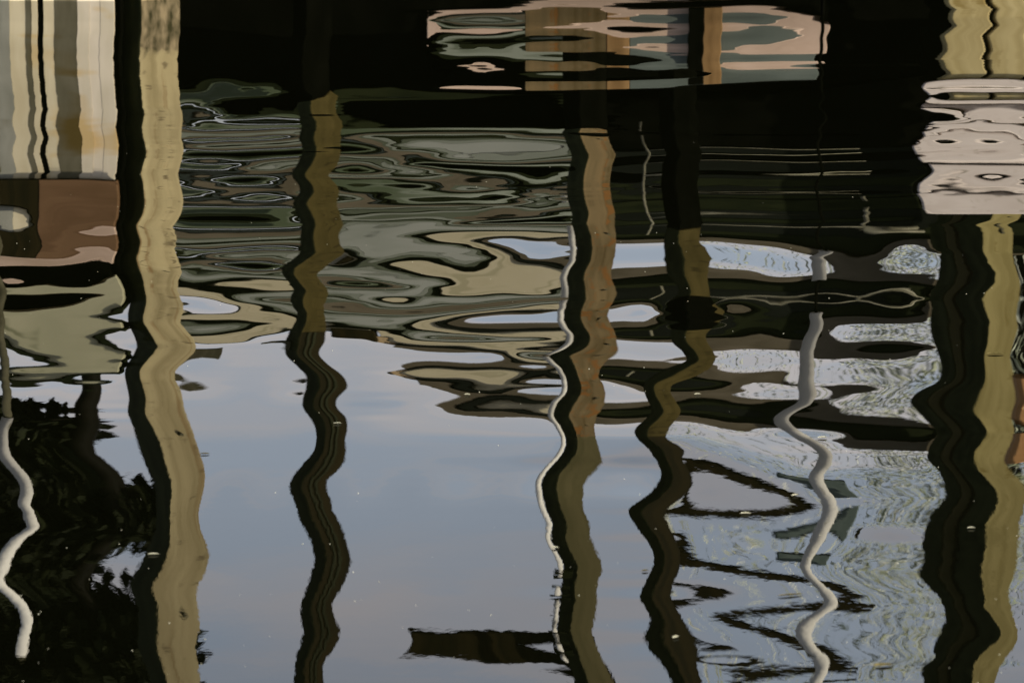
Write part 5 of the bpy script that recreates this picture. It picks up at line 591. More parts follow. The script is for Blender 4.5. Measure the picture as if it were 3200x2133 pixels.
[0,-1,-1,-2,-1,-1,-1,-2,0,-1,2,-2,8,0,4,-9,50,-54,18,13,-11,104,-101,9,22,-36,7,-6,71,-197,295,94,-21,-12,56,45,68,96,98,54,63,68,-29,20,-16,32,5,11,1,3,-1,0,-1,0,-2,0,-1],
[0,1,1,1,1,1,1,2,1,5,3,11,0,10,-3,23,-86,77,-67,-16,79,-72,208,-137,15,-25,10,137,-104,136,-235,-251,128,-86,8,18,-20,-60,-64,-1,1,-41,8,0,9,-4,0,3,0,3,-1,3,-1,3,-1,3,-2],
[0,-1,-1,-1,-1,-2,-1,-1,-1,-2,-1,-3,2,-2,6,-10,31,-124,120,-17,11,60,-191,25,-13,38,81,-15,213,-186,229,187,-74,-4,42,-24,38,40,56,8,12,30,7,-3,0,2,-1,3,-2,2,-4,1,-4,1,-4,0,-3],
[1,1,1,1,1,1,1,0,1,-1,1,-2,1,0,2,-2,10,13,26,3,-6,-38,127,-52,46,-76,-30,16,-126,97,-170,28,41,48,3,21,3,-7,-10,11,9,-1,-10,16,-20,25,2,17,1,10,0,7,-1,5,-2,4,-4],
[0,-2,0,-2,0,-2,0,-2,-1,-3,-3,-3,-3,-1,-4,0,-22,52,37,-68,-17,60,-166,28,-46,-36,66,-79,110,-103,109,-1,-175,125,-34,26,-6,15,-2,7,6,16,1,-4,-7,-8,-9,2,-5,2,-5,0,-5,0,-4,-1,-4],
[1,1,1,1,1,1,1,0,1,-1,0,-5,0,-4,4,-13,58,-72,16,27,-80,30,5,15,-11,128,-41,-12,-3,20,-62,-77,111,-103,41,-16,-2,-28,-22,-10,-10,4,-7,14,-15,20,14,13,9,8,6,5,3,3,2,3,0],
[0,-1,-1,-1,-1,-1,-1,-1,-2,-2,-3,-2,-5,-4,-7,1,-22,77,-2,-156,90,-35,-17,43,-1,37,-6,12,6,-31,21,-34,-16,18,-40,-8,-19,-10,-11,-23,-12,-19,7,-15,2,-34,-6,-14,0,-8,-1,-6,-1,-5,-2,-4,1],
[0,1,1,1,1,1,1,1,1,1,0,1,-1,2,-3,2,-27,55,-67,132,-141,65,-62,14,-51,79,9,-7,-7,-24,17,57,24,-34,1,-20,-11,-11,-6,-12,-17,-28,9,1,7,3,20,3,9,2,6,1,5,2,5,2,3],
[-1,-1,-1,-1,-1,-1,-1,-1,-1,-1,-1,-2,0,-5,0,-8,39,-42,55,4,91,-29,141,93,181,11,-16,44,-47,26,-54,-68,7,17,-15,-5,0,9,13,-2,-4,-6,-22,14,13,13,-23,-8,-14,-7,-6,-5,-3,-5,-2,-4,1],
[0,1,1,1,1,1,1,2,2,4,5,8,6,10,5,8,-22,59,-64,74,70,-69,46,-10,-34,-23,101,-97,19,-36,45,32,17,4,16,4,15,8,15,8,21,-15,0,-4,19,-1,1,-5,1,-2,3,1,4,2,5,2,3],
[0,0,-2,0,-2,0,-2,0,0,1,1,2,1,-2,0,0,3,-4,26,-6,12,3,-27,-156,39,72,-147,63,-83,63,-98,27,9,17,8,13,11,13,10,16,6,21,47,-20,18,-11,21,-5,6,-7,0,-6,-1,-6,-1,-5,2],
[0,1,1,1,1,1,1,1,1,3,2,5,5,6,4,6,19,-10,-25,-29,25,13,-19,-67,-61,11,49,-63,6,-12,15,10,-1,10,14,12,11,11,3,16,9,21,-35,17,-17,5,-14,0,-1,2,3,2,5,3,5,2,2],
[-1,-1,-1,-1,-1,-1,-1,0,-2,-1,-2,1,-3,4,-1,10,-181,-5,-82,44,155,-82,-2,36,102,-27,-130,0,-20,19,14,-28,-13,-2,4,11,1,-6,-10,-4,6,18,7,-15,1,-8,-2,-4,-3,-4,-3,-4,-3,-5,-3,-5,0],
[1,1,1,1,1,1,1,0,1,0,1,-1,2,-1,4,-5,102,-29,58,-72,-45,79,112,-21,83,-116,13,-8,33,42,19,7,-15,-17,-9,-4,-15,-11,-17,-10,-14,-1,-6,4,0,3,7,4,6,4,6,3,5,3,5,3,1],
[0,-2,0,-2,0,-2,0,-2,0,-2,0,-4,-1,-4,3,-13,25,-30,75,-14,-7,61,-41,111,-3,-192,60,21,104,18,54,-1,-6,-14,-15,-15,-12,-14,-6,-16,-9,-21,6,5,4,5,1,-1,-1,-4,-3,-5,-3,-5,-4,-6,0],
[1,0,1,0,2,1,2,1,1,0,0,0,-2,3,-4,12,-21,92,4,69,-88,70,-27,86,-69,184,29,100,45,56,23,12,8,2,-11,-14,-7,1,10,0,-9,-9,-8,3,-3,0,14,10,11,8,8,5,6,3,5,3,1],
[1,-2,1,-1,0,-2,0,-2,0,-3,-1,-6,-2,-6,2,-17,6,-58,32,-69,-12,-65,20,56,-17,-57,93,55,36,44,29,35,12,13,7,0,10,11,14,12,12,5,-29,13,-8,3,-10,-3,-1,-6,-2,-7,-4,-7,-3,-7,0],
[1,1,1,0,2,0,2,0,3,-1,3,-3,0,-4,0,3,214,-8,-73,-10,-43,-46,51,-54,-12,45,46,13,-21,28,33,6,10,16,13,12,14,13,14,16,13,8,35,-21,12,-14,42,10,20,8,11,5,8,4,6,4,2],
[0,-2,0,-2,-1,-2,0,-2,-1,-3,-2,-5,-4,-4,0,-14,-96,-51,-48,7,-45,-43,-83,21,-56,27,23,-19,26,-18,43,-2,7,9,14,14,13,13,3,13,12,25,-11,5,-4,6,-38,-10,-15,-7,-8,-5,-6,-5,-5,-5,-2],
[1,1,1,1,1,1,1,1,1,1,0,2,1,0,-2,3,46,4,-16,0,-21,-39,-4,-108,42,9,-33,26,-10,15,-12,9,-15,-2,7,12,4,-2,-8,-2,4,9,25,-5,11,-1,14,11,6,8,4,7,4,7,3,7,1],
[-1,0,-1,0,-1,0,-2,-1,-2,-1,-3,-2,-2,-3,-3,11,73,54,43,30,-1,2,-171,64,-66,78,13,0,8,3,11,3,-9,-14,-8,0,-7,-9,-12,-13,-5,-6,6,13,6,13,0,-10,-10,-9,-10,-6,-8,-4,-6,-3,-2],
[-1,1,0,1,0,2,0,2,-1,2,0,2,1,2,1,-17,-116,-11,89,30,56,-10,161,-218,146,-15,10,1,9,3,12,-24,-12,-5,-17,-10,-20,-9,-8,-8,-19,-6,-17,20,6,17,-4,10,-5,7,0,6,2,7,3,7,0],
[-1,0,-2,0,-2,-1,-3,0,-3,1,-5,5,-4,8,-10,35,-117,118,31,66,33,61,-171,170,-93,69,-7,10,-2,4,7,25,13,-8,0,-11,9,-8,7,-4,5,-15,-10,20,1,23,-26,-13,-19,-11,-12,-7,-7,-5,-4,-3,-1],
[0,1,1,1,1,2,2,2,3,4,6,7,5,6,2,-7,-117,63,-2,48,41,53,90,-11,80,-3,-1,6,5,13,-20,1,-21,12,-8,-1,-20,9,-10,6,-18,9,-21,9,11,-2,41,4,12,-1,6,1,5,3,6,4,5],
[0,-2,-1,-1,-1,-2,0,-1,4,2,9,1,10,-5,16,7,365,-163,13,-3,51,22,-33,102,-85,26,-15,0,-2,-6,-16,-7,4,-29,13,1,17,-13,-19,-12,2,-2,4,8,-9,8,-19,-18,-10,-13,-5,-9,-2,-7,-1,-6,3],
[0,1,1,0,1,1,2,2,3,4,5,6,5,5,1,-6,-111,22,-68,-48,2,39,102,-14,44,-31,3,-15,2,-29,-17,-10,-24,33,-51,-66,-115,14,1,13,-68,-44,-6,-26,12,-9,0,-1,1,-1,4,0,6,0,7,1,5],
[0,-1,-1,-1,-1,-1,-1,0,0,1,1,3,1,4,-3,22,-30,-28,-36,-47,-77,48,-25,18,4,-21,-9,-6,-30,-29,-12,-72,52,-68,88,15,151,-15,-6,-32,100,30,-12,20,-14,-3,5,-11,4,-11,3,-9,2,-7,2,-6,5],
[0,1,1,1,1,1,1,1,2,1,3,0,1,-2,4,21,138,79,-5,-15,-48,-4,26,49,0,0,11,-12,36,-55,-12,22,-59,80,-153,13,-158,-86,-64,-50,-169,-33,8,-79,41,-30,20,-20,8,-6,6,-2,6,-1,4,-1,3],
[0,-1,-1,-1,-1,-1,-1,-1,-3,-1,-4,-1,-4,2,-8,-2,-132,54,109,123,-84,-9,-102,36,-26,9,-28,14,-52,-21,-11,-126,-4,-80,37,-17,75,81,59,68,97,41,-19,58,-32,14,-12,28,7,11,3,3,-1,-1,-2,-3,-1],
[0,1,1,1,1,1,1,1,0,0,-1,0,-1,-1,0,16,44,23,-23,21,164,33,53,-130,-32,-74,-43,-77,-63,17,-86,234,170,-80,109,15,38,-4,53,16,25,-12,44,-49,13,-11,9,-3,5,9,3,7,0,4,-2,3,-6],
[1,-1,-1,-1,0,-1,-1,-3,-1,-4,-3,-6,-2,-8,3,-23,-3,-67,-11,-49,65,-134,25,-12,-50,-19,-38,-12,-20,21,2,82,-345,286,-76,73,11,50,-2,18,45,27,-1,3,13,-6,-4,42,9,19,0,7,-4,4,-6,1,-6],
[0,1,1,1,1,0,0,0,-1,-1,-1,-2,0,-3,7,22,82,-82,-11,-51,-35,133,-33,9,-4,-19,1,-37,-13,-50,-36,-152,193,-186,98,-31,21,-21,-3,-19,-7,-11,24,-25,-31,19,-5,-7,-5,1,-2,5,-2,5,-2,7,-4],
[0,-1,0,-1,-1,-1,-1,-1,-3,-4,-7,-3,-10,2,-23,-4,-234,44,-54,-25,-42,-172,-8,-28,-55,-42,-62,-27,-36,-25,55,-80,-60,101,-76,26,-18,7,-6,2,-7,6,-27,59,23,-24,3,-33,-15,-10,-11,0,-9,4,-8,4,-4],
[1,1,1,1,1,0,1,-2,0,-3,1,-4,5,-10,25,26,251,-42,27,-2,-53,18,4,-6,39,11,37,14,27,15,-22,-19,47,-62,32,-19,2,-13,-6,-15,-4,-24,25,-103,-36,19,-34,43,-9,20,-10,13,-8,12,-7,12,-9],
[1,-1,0,-1,0,-1,-1,-2,-2,-4,-3,-3,-3,0,-10,-36,-134,30,-9,38,25,3,-4,16,-24,-4,-21,-10,-14,-13,25,-37,69,6,-20,-3,-9,-6,-3,-2,-7,-7,-19,33,-63,7,-34,-15,-44,-2,-25,7,-15,9,-12,9,-11],
[0,2,0,1,0,1,0,0,-1,-2,-2,-2,-1,-5,9,8,64,-2,52,18,43,50,2,-6,5,3,9,5,7,4,-8,19,-57,-4,9,-6,-2,1,-1,4,-9,8,-26,8,-85,28,-8,10,-11,6,-6,8,-6,8,-5,8,-7],
[-1,0,-1,0,-2,0,-2,0,-2,0,-2,-1,-2,1,-11,-31,-43,24,-14,8,-9,-19,3,3,-8,-4,-10,-7,-8,-5,2,34,2,12,-5,1,1,1,-3,-12,7,-11,10,-10,-2,-71,15,9,24,14,5,6,-2,3,-4,1,-4],
[-2,2,-1,2,0,3,-1,3,-1,3,-4,1,-4,2,-2,82,-30,65,-40,-6,-8,-9,9,-5,-3,2,1,2,1,1,1,20,-2,-23,-7,2,-4,-9,-10,-8,-14,2,-5,21,6,71,-35,21,-9,6,1,2,3,0,2,0,0],
[-2,0,-2,1,-2,1,-2,3,-2,4,-2,3,-4,6,-23,-39,-14,33,-100,13,-31,-14,6,-4,-2,-4,-2,-4,0,-6,-2,18,-6,-4,-8,-11,-9,-9,-9,-6,-11,-5,-21,0,12,-44,42,-38,9,-16,6,-9,5,-7,5,-7,7],
[-1,2,0,2,-1,2,0,3,0,5,-2,4,-3,6,12,247,-40,26,103,-85,44,-104,32,-33,12,-3,3,3,-1,5,11,10,19,-13,-8,-8,-7,-8,-3,-5,-5,-10,0,-12,38,2,2,0,16,-8,13,-9,10,-8,9,-7,8],
[0,-2,-1,-1,0,-1,0,-1,1,0,4,0,4,-2,-9,-191,45,-19,-129,15,-53,61,-19,11,-1,1,3,0,4,6,-35,16,-11,6,1,-9,-5,0,3,10,1,1,-17,4,24,-19,18,-11,14,-6,10,-7,8,-9,6,-9,8],
[0,0,1,0,1,0,3,0,4,0,6,1,8,-2,18,6,-15,19,7,45,-50,88,-8,-25,15,-5,4,-2,3,-10,42,-6,6,3,4,1,3,5,5,3,2,-2,26,-35,47,-2,13,3,17,0,11,-4,7,-5,5,-6,3],
[1,-2,0,-2,1,-1,1,0,3,2,5,2,5,-1,5,-75,45,-69,13,-36,21,-48,-13,38,-21,10,-5,2,-2,0,-2,1,3,1,1,5,2,3,2,5,12,13,-11,48,14,10,6,9,7,5,5,1,3,-2,2,-4,1],
[1,-1,2,-1,2,0,4,2,6,4,2,1,4,-1,-5,-9,-25,30,-15,30,-33,85,9,-29,16,-7,3,-3,2,-1,1,0,3,2,3,1,3,3,5,12,16,37,60,52,8,14,3,12,3,5,2,0,1,-1,1,-2,-2],
[1,-2,0,-2,1,-3,1,-2,4,-3,11,-2,15,-8,51,-142,85,-129,29,-22,15,-32,-28,21,-12,5,-3,2,-3,-11,25,10,2,1,1,3,2,2,2,1,2,-2,-9,-10,17,5,9,6,14,5,5,2,2,0,0,-1,1],
[0,0,1,0,1,1,3,2,4,4,3,2,3,3,-3,8,-20,11,7,-16,-9,44,37,-24,13,-7,7,-7,13,14,-52,39,-2,4,2,2,2,2,1,7,6,13,12,13,-9,-3,-5,-3,-13,-5,-4,-2,-1,-1,1,0,0],
[-1,-1,-2,-1,-2,0,-2,2,-1,5,-1,7,-3,12,-14,81,-57,62,11,-6,-7,-3,-74,34,-17,13,-11,17,-26,0,70,-50,10,-2,3,1,1,2,0,3,-1,10,-2,15,-12,-17,-13,-16,-5,-7,-2,-2,1,0,2,0,3],
[-2,2,1,3,1,3,1,3,2,4,2,2,1,2,-6,-14,9,-39,11,-24,14,-5,79,-24,14,-10,16,-8,70,-5,-23,-8,4,1,2,0,2,0,0,9,6,22,11,24,-14,-20,-17,-20,-14,-11,-3,-5,1,-2,2,0,4],
[-1,-1,-3,-1,-2,0,-2,1,-1,2,0,3,-2,4,-5,32,-28,33,26,7,-2,-78,2,50,28,20,35,16,-20,23,18,1,3,2,2,2,0,2,-1,2,1,8,6,9,-7,-23,-12,-21,-3,-10,-2,-4,0,-1,2,0,4],
[-1,3,1,2,1,2,1,2,1,3,1,3,0,3,-6,9,-6,-6,27,13,5,5,36,27,31,43,9,24,15,16,-18,6,2,2,1,2,3,1,2,7,5,15,7,16,8,-16,-9,-9,-17,-7,-6,-2,0,0,2,1,1],
[0,-2,-2,-1,-3,-1,-3,-2,-5,-4,-5,-3,-4,1,-2,12,-4,11,21,19,0,-16,-10,6,7,17,13,18,-4,19,9,7,2,2,2,2,-1,4,0,-4,-7,-10,-19,-5,-62,25,-11,8,-9,-1,-3,-1,-1,-2,-1,-3,0],
[0,3,2,3,2,2,1,2,1,1,1,1,-1,1,-1,6,-1,4,13,38,4,-4,18,-5,1,-12,-6,-2,5,10,-13,5,2,2,4,2,8,-2,8,-10,10,-19,26,-31,107,-25,33,1,38,10,17,3,6,0,2,-1,0],
[0,-2,-3,-3,-3,-3,-3,-4,-4,-5,-5,-4,-3,-2,-8,-13,-6,3,-2,10,-33,8,-14,5,2,3,3,10,7,2,18,5,3,3,-1,2,-4,7,1,-11,-6,-28,-15,-28,-18,37,14,27,13,11,7,2,1,-3,-2,-6,-4],
[1,2,3,3,3,2,3,2,2,2,1,1,-1,0,-9,2,-15,17,-20,14,62,-13,10,-6,-1,0,-1,-18,-20,-7,-20,-6,-2,1,3,-1,3,-5,2,7,2,-2,-2,-4,23,27,23,29,19,19,9,9,3,3,0,1,-5],
[0,-3,-2,-3,-2,-3,-3,-5,-5,-6,-6,-5,-4,-3,-8,-18,-5,-3,3,25,-42,12,-13,2,0,-11,-22,10,7,-13,-11,-13,-17,-10,-10,-4,-6,-1,-3,-8,-9,-13,-11,-10,-1,29,15,21,15,12,4,2,-3,-1,-6,-4,-5],
[2,3,4,2,4,2,4,2,4,0,3,0,1,-5,-2,-2,-9,20,-15,-17,-42,5,1,-2,-3,-2,-35,-124,-146,-60,-52,-13,-12,-2,-5,2,1,4,2,6,3,7,5,14,18,12,9,9,9,10,5,6,2,3,1,2,-3],
[0,-4,-2,-4,-3,-4,-3,-6,-4,-8,-5,-10,-3,-9,51,-21,19,-21,27,-9,36,-13,-1,-7,13,-100,-118,-20,4,3,-27,-66,-67,-50,-33,-18,-11,-5,-6,-5,-11,-11,-22,-21,-34,1,-1,2,-12,-6,-8,-4,-5,-2,-5,-3,-2],
[2,4,4,3,4,2,3,2,2,2,2,2,2,-8,-64,-20,6,4,-8,-12,-8,1,-1,0,-8,32,22,36,30,5,25,21,14,10,4,1,0,1,1,4,1,3,-2,2,-1,0,0,0,6,4,3,4,3,3,3,4,0],
[0,-4,-3,-3,-4,-4,-5,-6,-8,-9,-9,-7,-9,1,14,19,-7,8,-20,5,-5,3,-9,0,-6,17,32,13,20,11,5,9,13,-5,-7,-9,-8,-7,-6,-6,-4,-6,-5,-8,-7,-6,-4,-5,-5,-5,-3,-4,-4,-4,-3,-3,0],
[2,5,4,3,4,3,2,2,1,1,1,1,1,-4,-7,-5,9,-10,8,-15,9,-1,0,-2,-4,17,36,35,33,15,20,15,17,0,-9,-17,-11,-12,-3,-4,0,0,2,1,2,-2,0,0,3,3,4,3,4,4,4,3,1],
[0,-3,-3,-3,-4,-5,-6,-7,-8,-9,-8,-8,-8,-5,4,1,-4,-9,-9,-8,4,-3,-6,-1,-6,21,41,28,34,18,17,19,21,18,11,-11,-4,-8,-5,-7,-4,-6,-3,-4,-1,-1,1,-1,0,-3,-3,-4,-3,-4,-3,-3,0],
[1,4,3,4,3,4,3,2,1,1,1,0,-1,0,0,1,2,-10,0,-10,9,1,-1,-2,-3,15,31,27,16,16,22,18,20,16,19,19,7,-3,-8,-13,-13,-10,-7,-4,-1,0,3,0,-1,1,2,3,4,4,4,4,2],
[0,-3,-3,-4,-4,-5,-6,-6,-8,-8,-8,-8,-8,-6,-2,-2,-6,-12,-5,-11,8,-6,-4,-3,-4,7,14,13,38,23,18,23,24,25,22,20,14,11,-5,-10,-23,-11,-10,-8,-10,-15,-16,-13,-11,-9,-6,-5,-4,-4,-3,-3,0],
[1,5,3,4,3,4,3,2,2,3,2,3,2,4,4,5,2,-8,1,-7,11,1,1,-2,-1,2,2,2,-28,9,22,16,16,20,27,25,-7,-19,-2,0,15,-3,-2,-8,-7,-9,-6,-7,-5,-1,0,3,3,5,4,6,2],
[0,-4,-3,-3,-4,-4,-6,-5,-7,-7,-7,-6,-7,-2,-2,0,-6,-11,-3,-8,9,-5,-2,-1,-2,1,4,-13,38,21,15,19,23,19,24,25,26,7,7,3,4,7,8,0,-3,-12,-14,-12,-11,-9,-8,-6,-5,-4,-4,-4,1],
[1,5,3,4,3,3,3,3,3,3,2,3,2,5,3,6,-1,-5,3,-2,10,1,1,-2,1,2,16,-32,-45,4,16,11,4,16,18,18,9,-11,-9,-27,-26,-28,-19,-16,-9,-6,0,-1,-1,2,2,4,3,5,4,7,1],
[-1,-4,-3,-3,-4,-4,-5,-5,-7,-6,-6,-5,-6,-3,-3,-1,-6,-8,-2,-3,5,-3,0,-1,-2,-7,-13,-20,50,29,5,12,12,9,-1,32,25,-9,-8,28,43,37,24,16,7,-1,-7,-6,-7,-7,-6,-5,-5,-4,-5,-5,-1],
[1,5,3,3,3,4,4,4,4,4,3,3,3,5,3,6,-1,0,4,5,5,4,3,-2,7,9,51,-57,-56,-24,6,-25,0,-3,-13,-18,-34,-9,-6,-56,-92,-71,-47,-28,-15,-3,7,4,3,6,4,6,4,6,5,7,1],
[-1,-4,-3,-3,-3,-4,-4,-4,-5,-4,-4,-4,-4,-2,-4,-1,-3,0,1,-2,0,2,-1,4,-7,-41,-55,-21,112,-51,-33,-42,25,-23,-30,-4,2,-6,-16,45,105,93,50,35,15,6,-8,-4,-6,-5,-6,-4,-6,-4,-7,-5,-4],
[1,3,3,3,3,4,4,4,6,6,6,6,5,6,6,5,4,5,3,2,2,1,6,0,14,73,97,-42,-142,-8,-28,-34,-30,28,-63,4,-17,-9,-14,-42,-145,-114,-39,-10,5,12,15,13,9,17,9,12,6,8,5,7,-1],
[-1,-4,-3,-4,-3,-4,-3,-3,-2,-2,-2,-2,-1,-1,0,0,0,-2,-1,-2,-2,0,-2,3,-20,-89,-117,0,51,-26,-61,-37,79,-63,29,-48,31,-12,24,-13,181,284,111,108,15,17,-17,-7,-8,-5,-7,-5,-7,-5,-8,-7,-3],
[0,3,3,3,4,4,4,5,5,5,5,5,5,4,3,3,4,3,1,0,1,0,3,-2,37,117,140,-1,112,-35,88,8,-165,-2,-23,-27,-52,-29,-16,-23,-41,-111,18,4,86,34,25,16,16,9,10,7,7,6,7,7,1],
[-1,-4,-3,-3,-3,-3,-2,-2,-1,-2,-1,-2,0,-1,-1,-2,-3,-3,-3,-3,-3,0,-5,7,-44,-57,-246,-8,-41,43,-35,-15,114,96,-6,86,50,70,-4,56,-104,-131,-101,-93,-79,-46,-11,-12,-8,-9,-8,-8,-6,-8,-7,-8,-2],
[0,2,3,3,4,4,6,6,8,8,8,8,7,5,3,2,1,0,0,-1,0,-1,3,-4,36,35,215,51,19,11,51,44,9,-41,82,-98,-23,-24,24,-3,56,28,-8,-15,-17,0,17,15,12,10,10,8,7,7,6,6,1],
[-2,-4,-4,-4,-2,-2,0,0,2,1,1,1,-1,-2,-2,-4,-4,-3,-3,-4,-2,-3,-2,-4,-16,-28,-47,6,5,12,8,28,3,48,-7,22,68,53,43,36,25,-8,5,-17,-8,-15,-7,-7,-8,-7,-7,-7,-7,-7,-7,-7,-3],
[-1,2,3,4,4,6,7,10,11,11,11,11,15,9,7,3,3,1,0,1,-1,0,-1,3,4,23,17,56,1,42,30,40,22,-32,153,-71,8,-6,40,25,47,36,28,19,18,14,17,16,17,16,11,11,8,8,6,6,0],
[-3,-4,-4,-3,-2,-1,0,1,1,2,2,2,0,0,-2,-2,-3,-2,-2,-3,-2,-2,-2,-3,-4,5,4,36,-6,20,12,45,0,47,-69,33,6,57,7,39,15,12,4,1,-6,-6,-9,-7,-6,-3,-4,-4,-6,-5,-7,-6,-4],
[-1,2,3,4,3,5,6,8,9,8,8,9,8,6,5,2,2,1,0,1,0,-1,-1,0,-2,9,7,50,5,38,22,31,4,1,-22,-33,-52,-39,-15,-20,-10,3,0,7,4,7,4,8,6,10,7,9,6,8,4,7,-1],
[-2,-3,-4,-3,-2,-1,-2,0,-1,1,0,0,-1,-2,-3,-3,-3,-3,-2,-1,-1,-1,-3,-1,-2,8,13,34,1,11,9,21,10,-18,-23,84,21,58,10,9,-10,-5,-12,-5,-11,-5,-9,-6,-7,-4,-6,-3,-6,-4,-6,-5,-2],
[0,3,2,3,3,4,4,5,5,5,5,5,4,4,2,2,1,2,1,2,0,0,1,-2,-1,2,7,38,5,29,17,-11,14,10,-27,-100,-86,-50,-59,-32,-41,-10,-17,3,-3,6,1,7,5,8,5,7,4,6,4,7,-2],
[-1,-3,-2,-2,-3,-3,-3,-3,-4,-4,-3,-3,-3,-4,-4,-3,-3,-3,-2,0,0,-1,-2,0,-2,11,17,19,16,-25,5,-17,4,-109,20,145,40,78,-22,-4,-26,-9,-15,-4,-11,-4,-11,-6,-7,-4,-7,-4,-6,-3,-6,-5,-1],
[1,3,2,3,2,3,2,2,2,3,2,3,2,2,1,1,1,2,2,4,2,2,0,0,-2,43,3,13,5,4,-26,-7,-25,102,-29,-99,-54,-103,-1,-19,5,5,1,5,-1,5,0,6,2,5,3,6,3,6,3,6,-2],
[-1,-2,-2,-3,-3,-4,-4,-4,-5,-5,-5,-5,-4,-3,-3,-3,-2,-2,1,1,2,-1,2,-2,5,-47,17,10,15,-5,-27,-6,-26,-24,-27,37,7,66,-12,20,-16,0,-14,-2,-11,-3,-8,-2,-3,-1,-4,-2,-5,-3,-6,-4,-1],
[2,3,2,2,2,2,2,1,1,1,0,1,0,0,1,2,2,3,4,2,3,5,0,0,-3,1,-3,-1,5,-24,-32,-16,-31,28,-74,16,-16,61,18,31,-2,11,-5,6,-3,6,-1,6,4,6,4,6,3,5,3,6,-2],
[0,-2,-2,-2,-3,-4,-4,-6,-6,-6,-5,-5,-4,-3,-2,-1,-1,2,0,-1,1,-1,5,3,9,28,33,11,25,-4,3,-24,17,-62,35,-21,16,-27,5,-1,3,-1,-4,-4,-8,-5,-8,-3,-4,-2,-4,-3,-4,-4,-4,-5,-1],
[2,3,3,2,2,1,0,-1,-1,-1,-1,-2,-1,1,2,2,4,4,2,2,1,4,0,2,-5,-57,0,-5,7,-34,-25,-14,-11,-66,-28,9,10,24,28,18,19,10,9,4,4,2,2,5,5,6,5,5,5,5,3,5,-2],
[2,-2,-1,-3,-2,-4,-5,-6,-5,-6,-5,-6,-4,-3,-1,0,1,0,-1,0,-3,4,-6,21,-41,2,29,14,15,19,4,26,-40,146,19,34,13,0,19,11,13,2,4,-4,-2,-5,-4,-3,-2,-3,-1,-3,-3,-4,-3,-6,1],
[2,3,2,1,1,0,0,-1,-2,-2,-2,-1,0,1,2,5,4,2,1,0,4,-2,6,-17,52,13,-34,12,-6,48,17,15,22,-70,48,12,36,5,29,14,25,9,14,4,7,2,6,4,5,5,7,5,7,4,5,4,-1],
[1,-1,-1,-2,-3,-4,-5,-7,-7,-7,-7,-7,-3,-1,2,1,-1,0,-2,-1,-4,2,-3,15,-51,95,63,20,3,22,39,40,0,16,30,21,39,1,26,10,19,2,7,-4,1,-5,-1,-2,0,-3,0,-3,-2,-5,-3,-8,2],
[3,2,2,1,1,-1,-1,-3,-2,-2,-2,-1,1,2,4,4,3,2,0,1,0,2,-5,4,17,-7,-52,9,9,46,38,41,42,1,64,25,40,4,27,16,25,10,15,4,9,3,6,4,6,5,9,5,8,4,7,5,-2],
[2,0,0,-2,-3,-5,-5,-7,-6,-7,-5,-6,-2,-1,1,0,-1,-2,-1,-3,0,-4,7,-11,6,-54,25,6,-2,26,37,55,-37,-47,17,12,33,8,21,10,15,3,5,-4,-1,-5,-2,-4,-2,-4,0,-4,-1,-5,-4,-9,3],
[2,2,1,0,0,-1,-2,-3,-3,-3,-2,-1,1,3,5,4,3,1,1,1,1,0,-3,5,0,35,-22,-14,-5,26,31,5,89,115,27,26,16,-1,21,22,23,14,14,8,8,5,7,6,7,6,9,6,9,5,8,6,-1],
[2,0,0,-1,-2,-4,-5,-6,-5,-5,-5,-4,-2,-1,1,-1,-2,-1,-3,-1,-3,1,-2,-1,-5,-8,-23,-26,-15,0,0,52,51,-152,-6,-32,9,22,11,5,6,4,1,-3,-3,-6,-4,-6,-4,-6,-2,-6,-4,-7,-5,-10,2],
[2,1,0,0,-1,-2,-3,-3,-3,-3,-3,-1,1,1,3,2,2,1,0,0,0,-1,0,0,2,13,-13,-31,-13,-1,0,-33,-106,71,-36,6,11,-5,7,37,27,21,14,10,6,3,2,-1,1,1,5,5,8,6,9,8,0],
[1,1,0,-1,-2,-2,-4,-5,-5,-5,-4,-3,-2,-1,-1,-2,-2,-3,-2,-2,-2,-2,-2,-1,-3,-7,-36,-36,-14,-3,-17,-1,35,-32,-59,-55,-13,-3,9,-16,-7,-5,-4,-4,-6,-7,-8,-8,-6,-7,-5,-7,-6,-8,-7,-10,3],
[1,1,0,0,-2,-2,-3,-2,-3,-2,-2,-1,0,1,1,1,0,0,0,0,0,0,-1,-2,1,15,9,-16,-27,-22,-26,-24,-22,13,22,-35,-5,-13,-11,15,7,14,6,10,4,7,3,4,5,6,9,8,10,10,11,11,0],
[1,1,0,0,-1,-1,-3,-2,-3,-3,-3,-1,-1,-1,-2,-3,-3,-2,-2,-1,-3,-1,-3,2,-7,-11,-71,-25,10,13,-7,-16,-12,-25,-40,67,-30,5,-20,19,-4,16,-5,5,-9,-5,-13,-11,-13,-13,-12,-11,-11,-12,-11,-13,0],
[0,0,-1,-1,-2,-2,-2,-2,-2,-1,-1,0,0,0,0,0,0,-1,-1,0,0,-1,0,-3,6,-2,3,17,-58,-33,-45,-24,11,22,5,1,-27,1,-32,15,-5,20,1,16,2,11,4,7,6,8,9,12,13,13,14,16,2],
[0,1,0,1,0,0,-1,-1,-1,-1,-2,0,-1,-1,-2,-3,-3,-2,-1,-1,-2,-1,-2,-1,-9,41,91,-14,-27,-27,12,-23,-40,-38,-76,14,-19,-5,-7,25,6,18,1,5,-7,-5,-12,-10,-11,-12,-11,-14,-14,-15,-15,-18,-3],
[-2,-2,-2,-2,-2,0,-1,1,0,1,1,1,0,1,-1,-1,0,0,0,0,1,-1,2,-4,7,-30,37,79,191,-11,11,-9,120,-95,-14,-32,11,-3,-28,-20,-3,3,5,9,9,12,13,14,16,16,19,19,19,19,18,19,3],
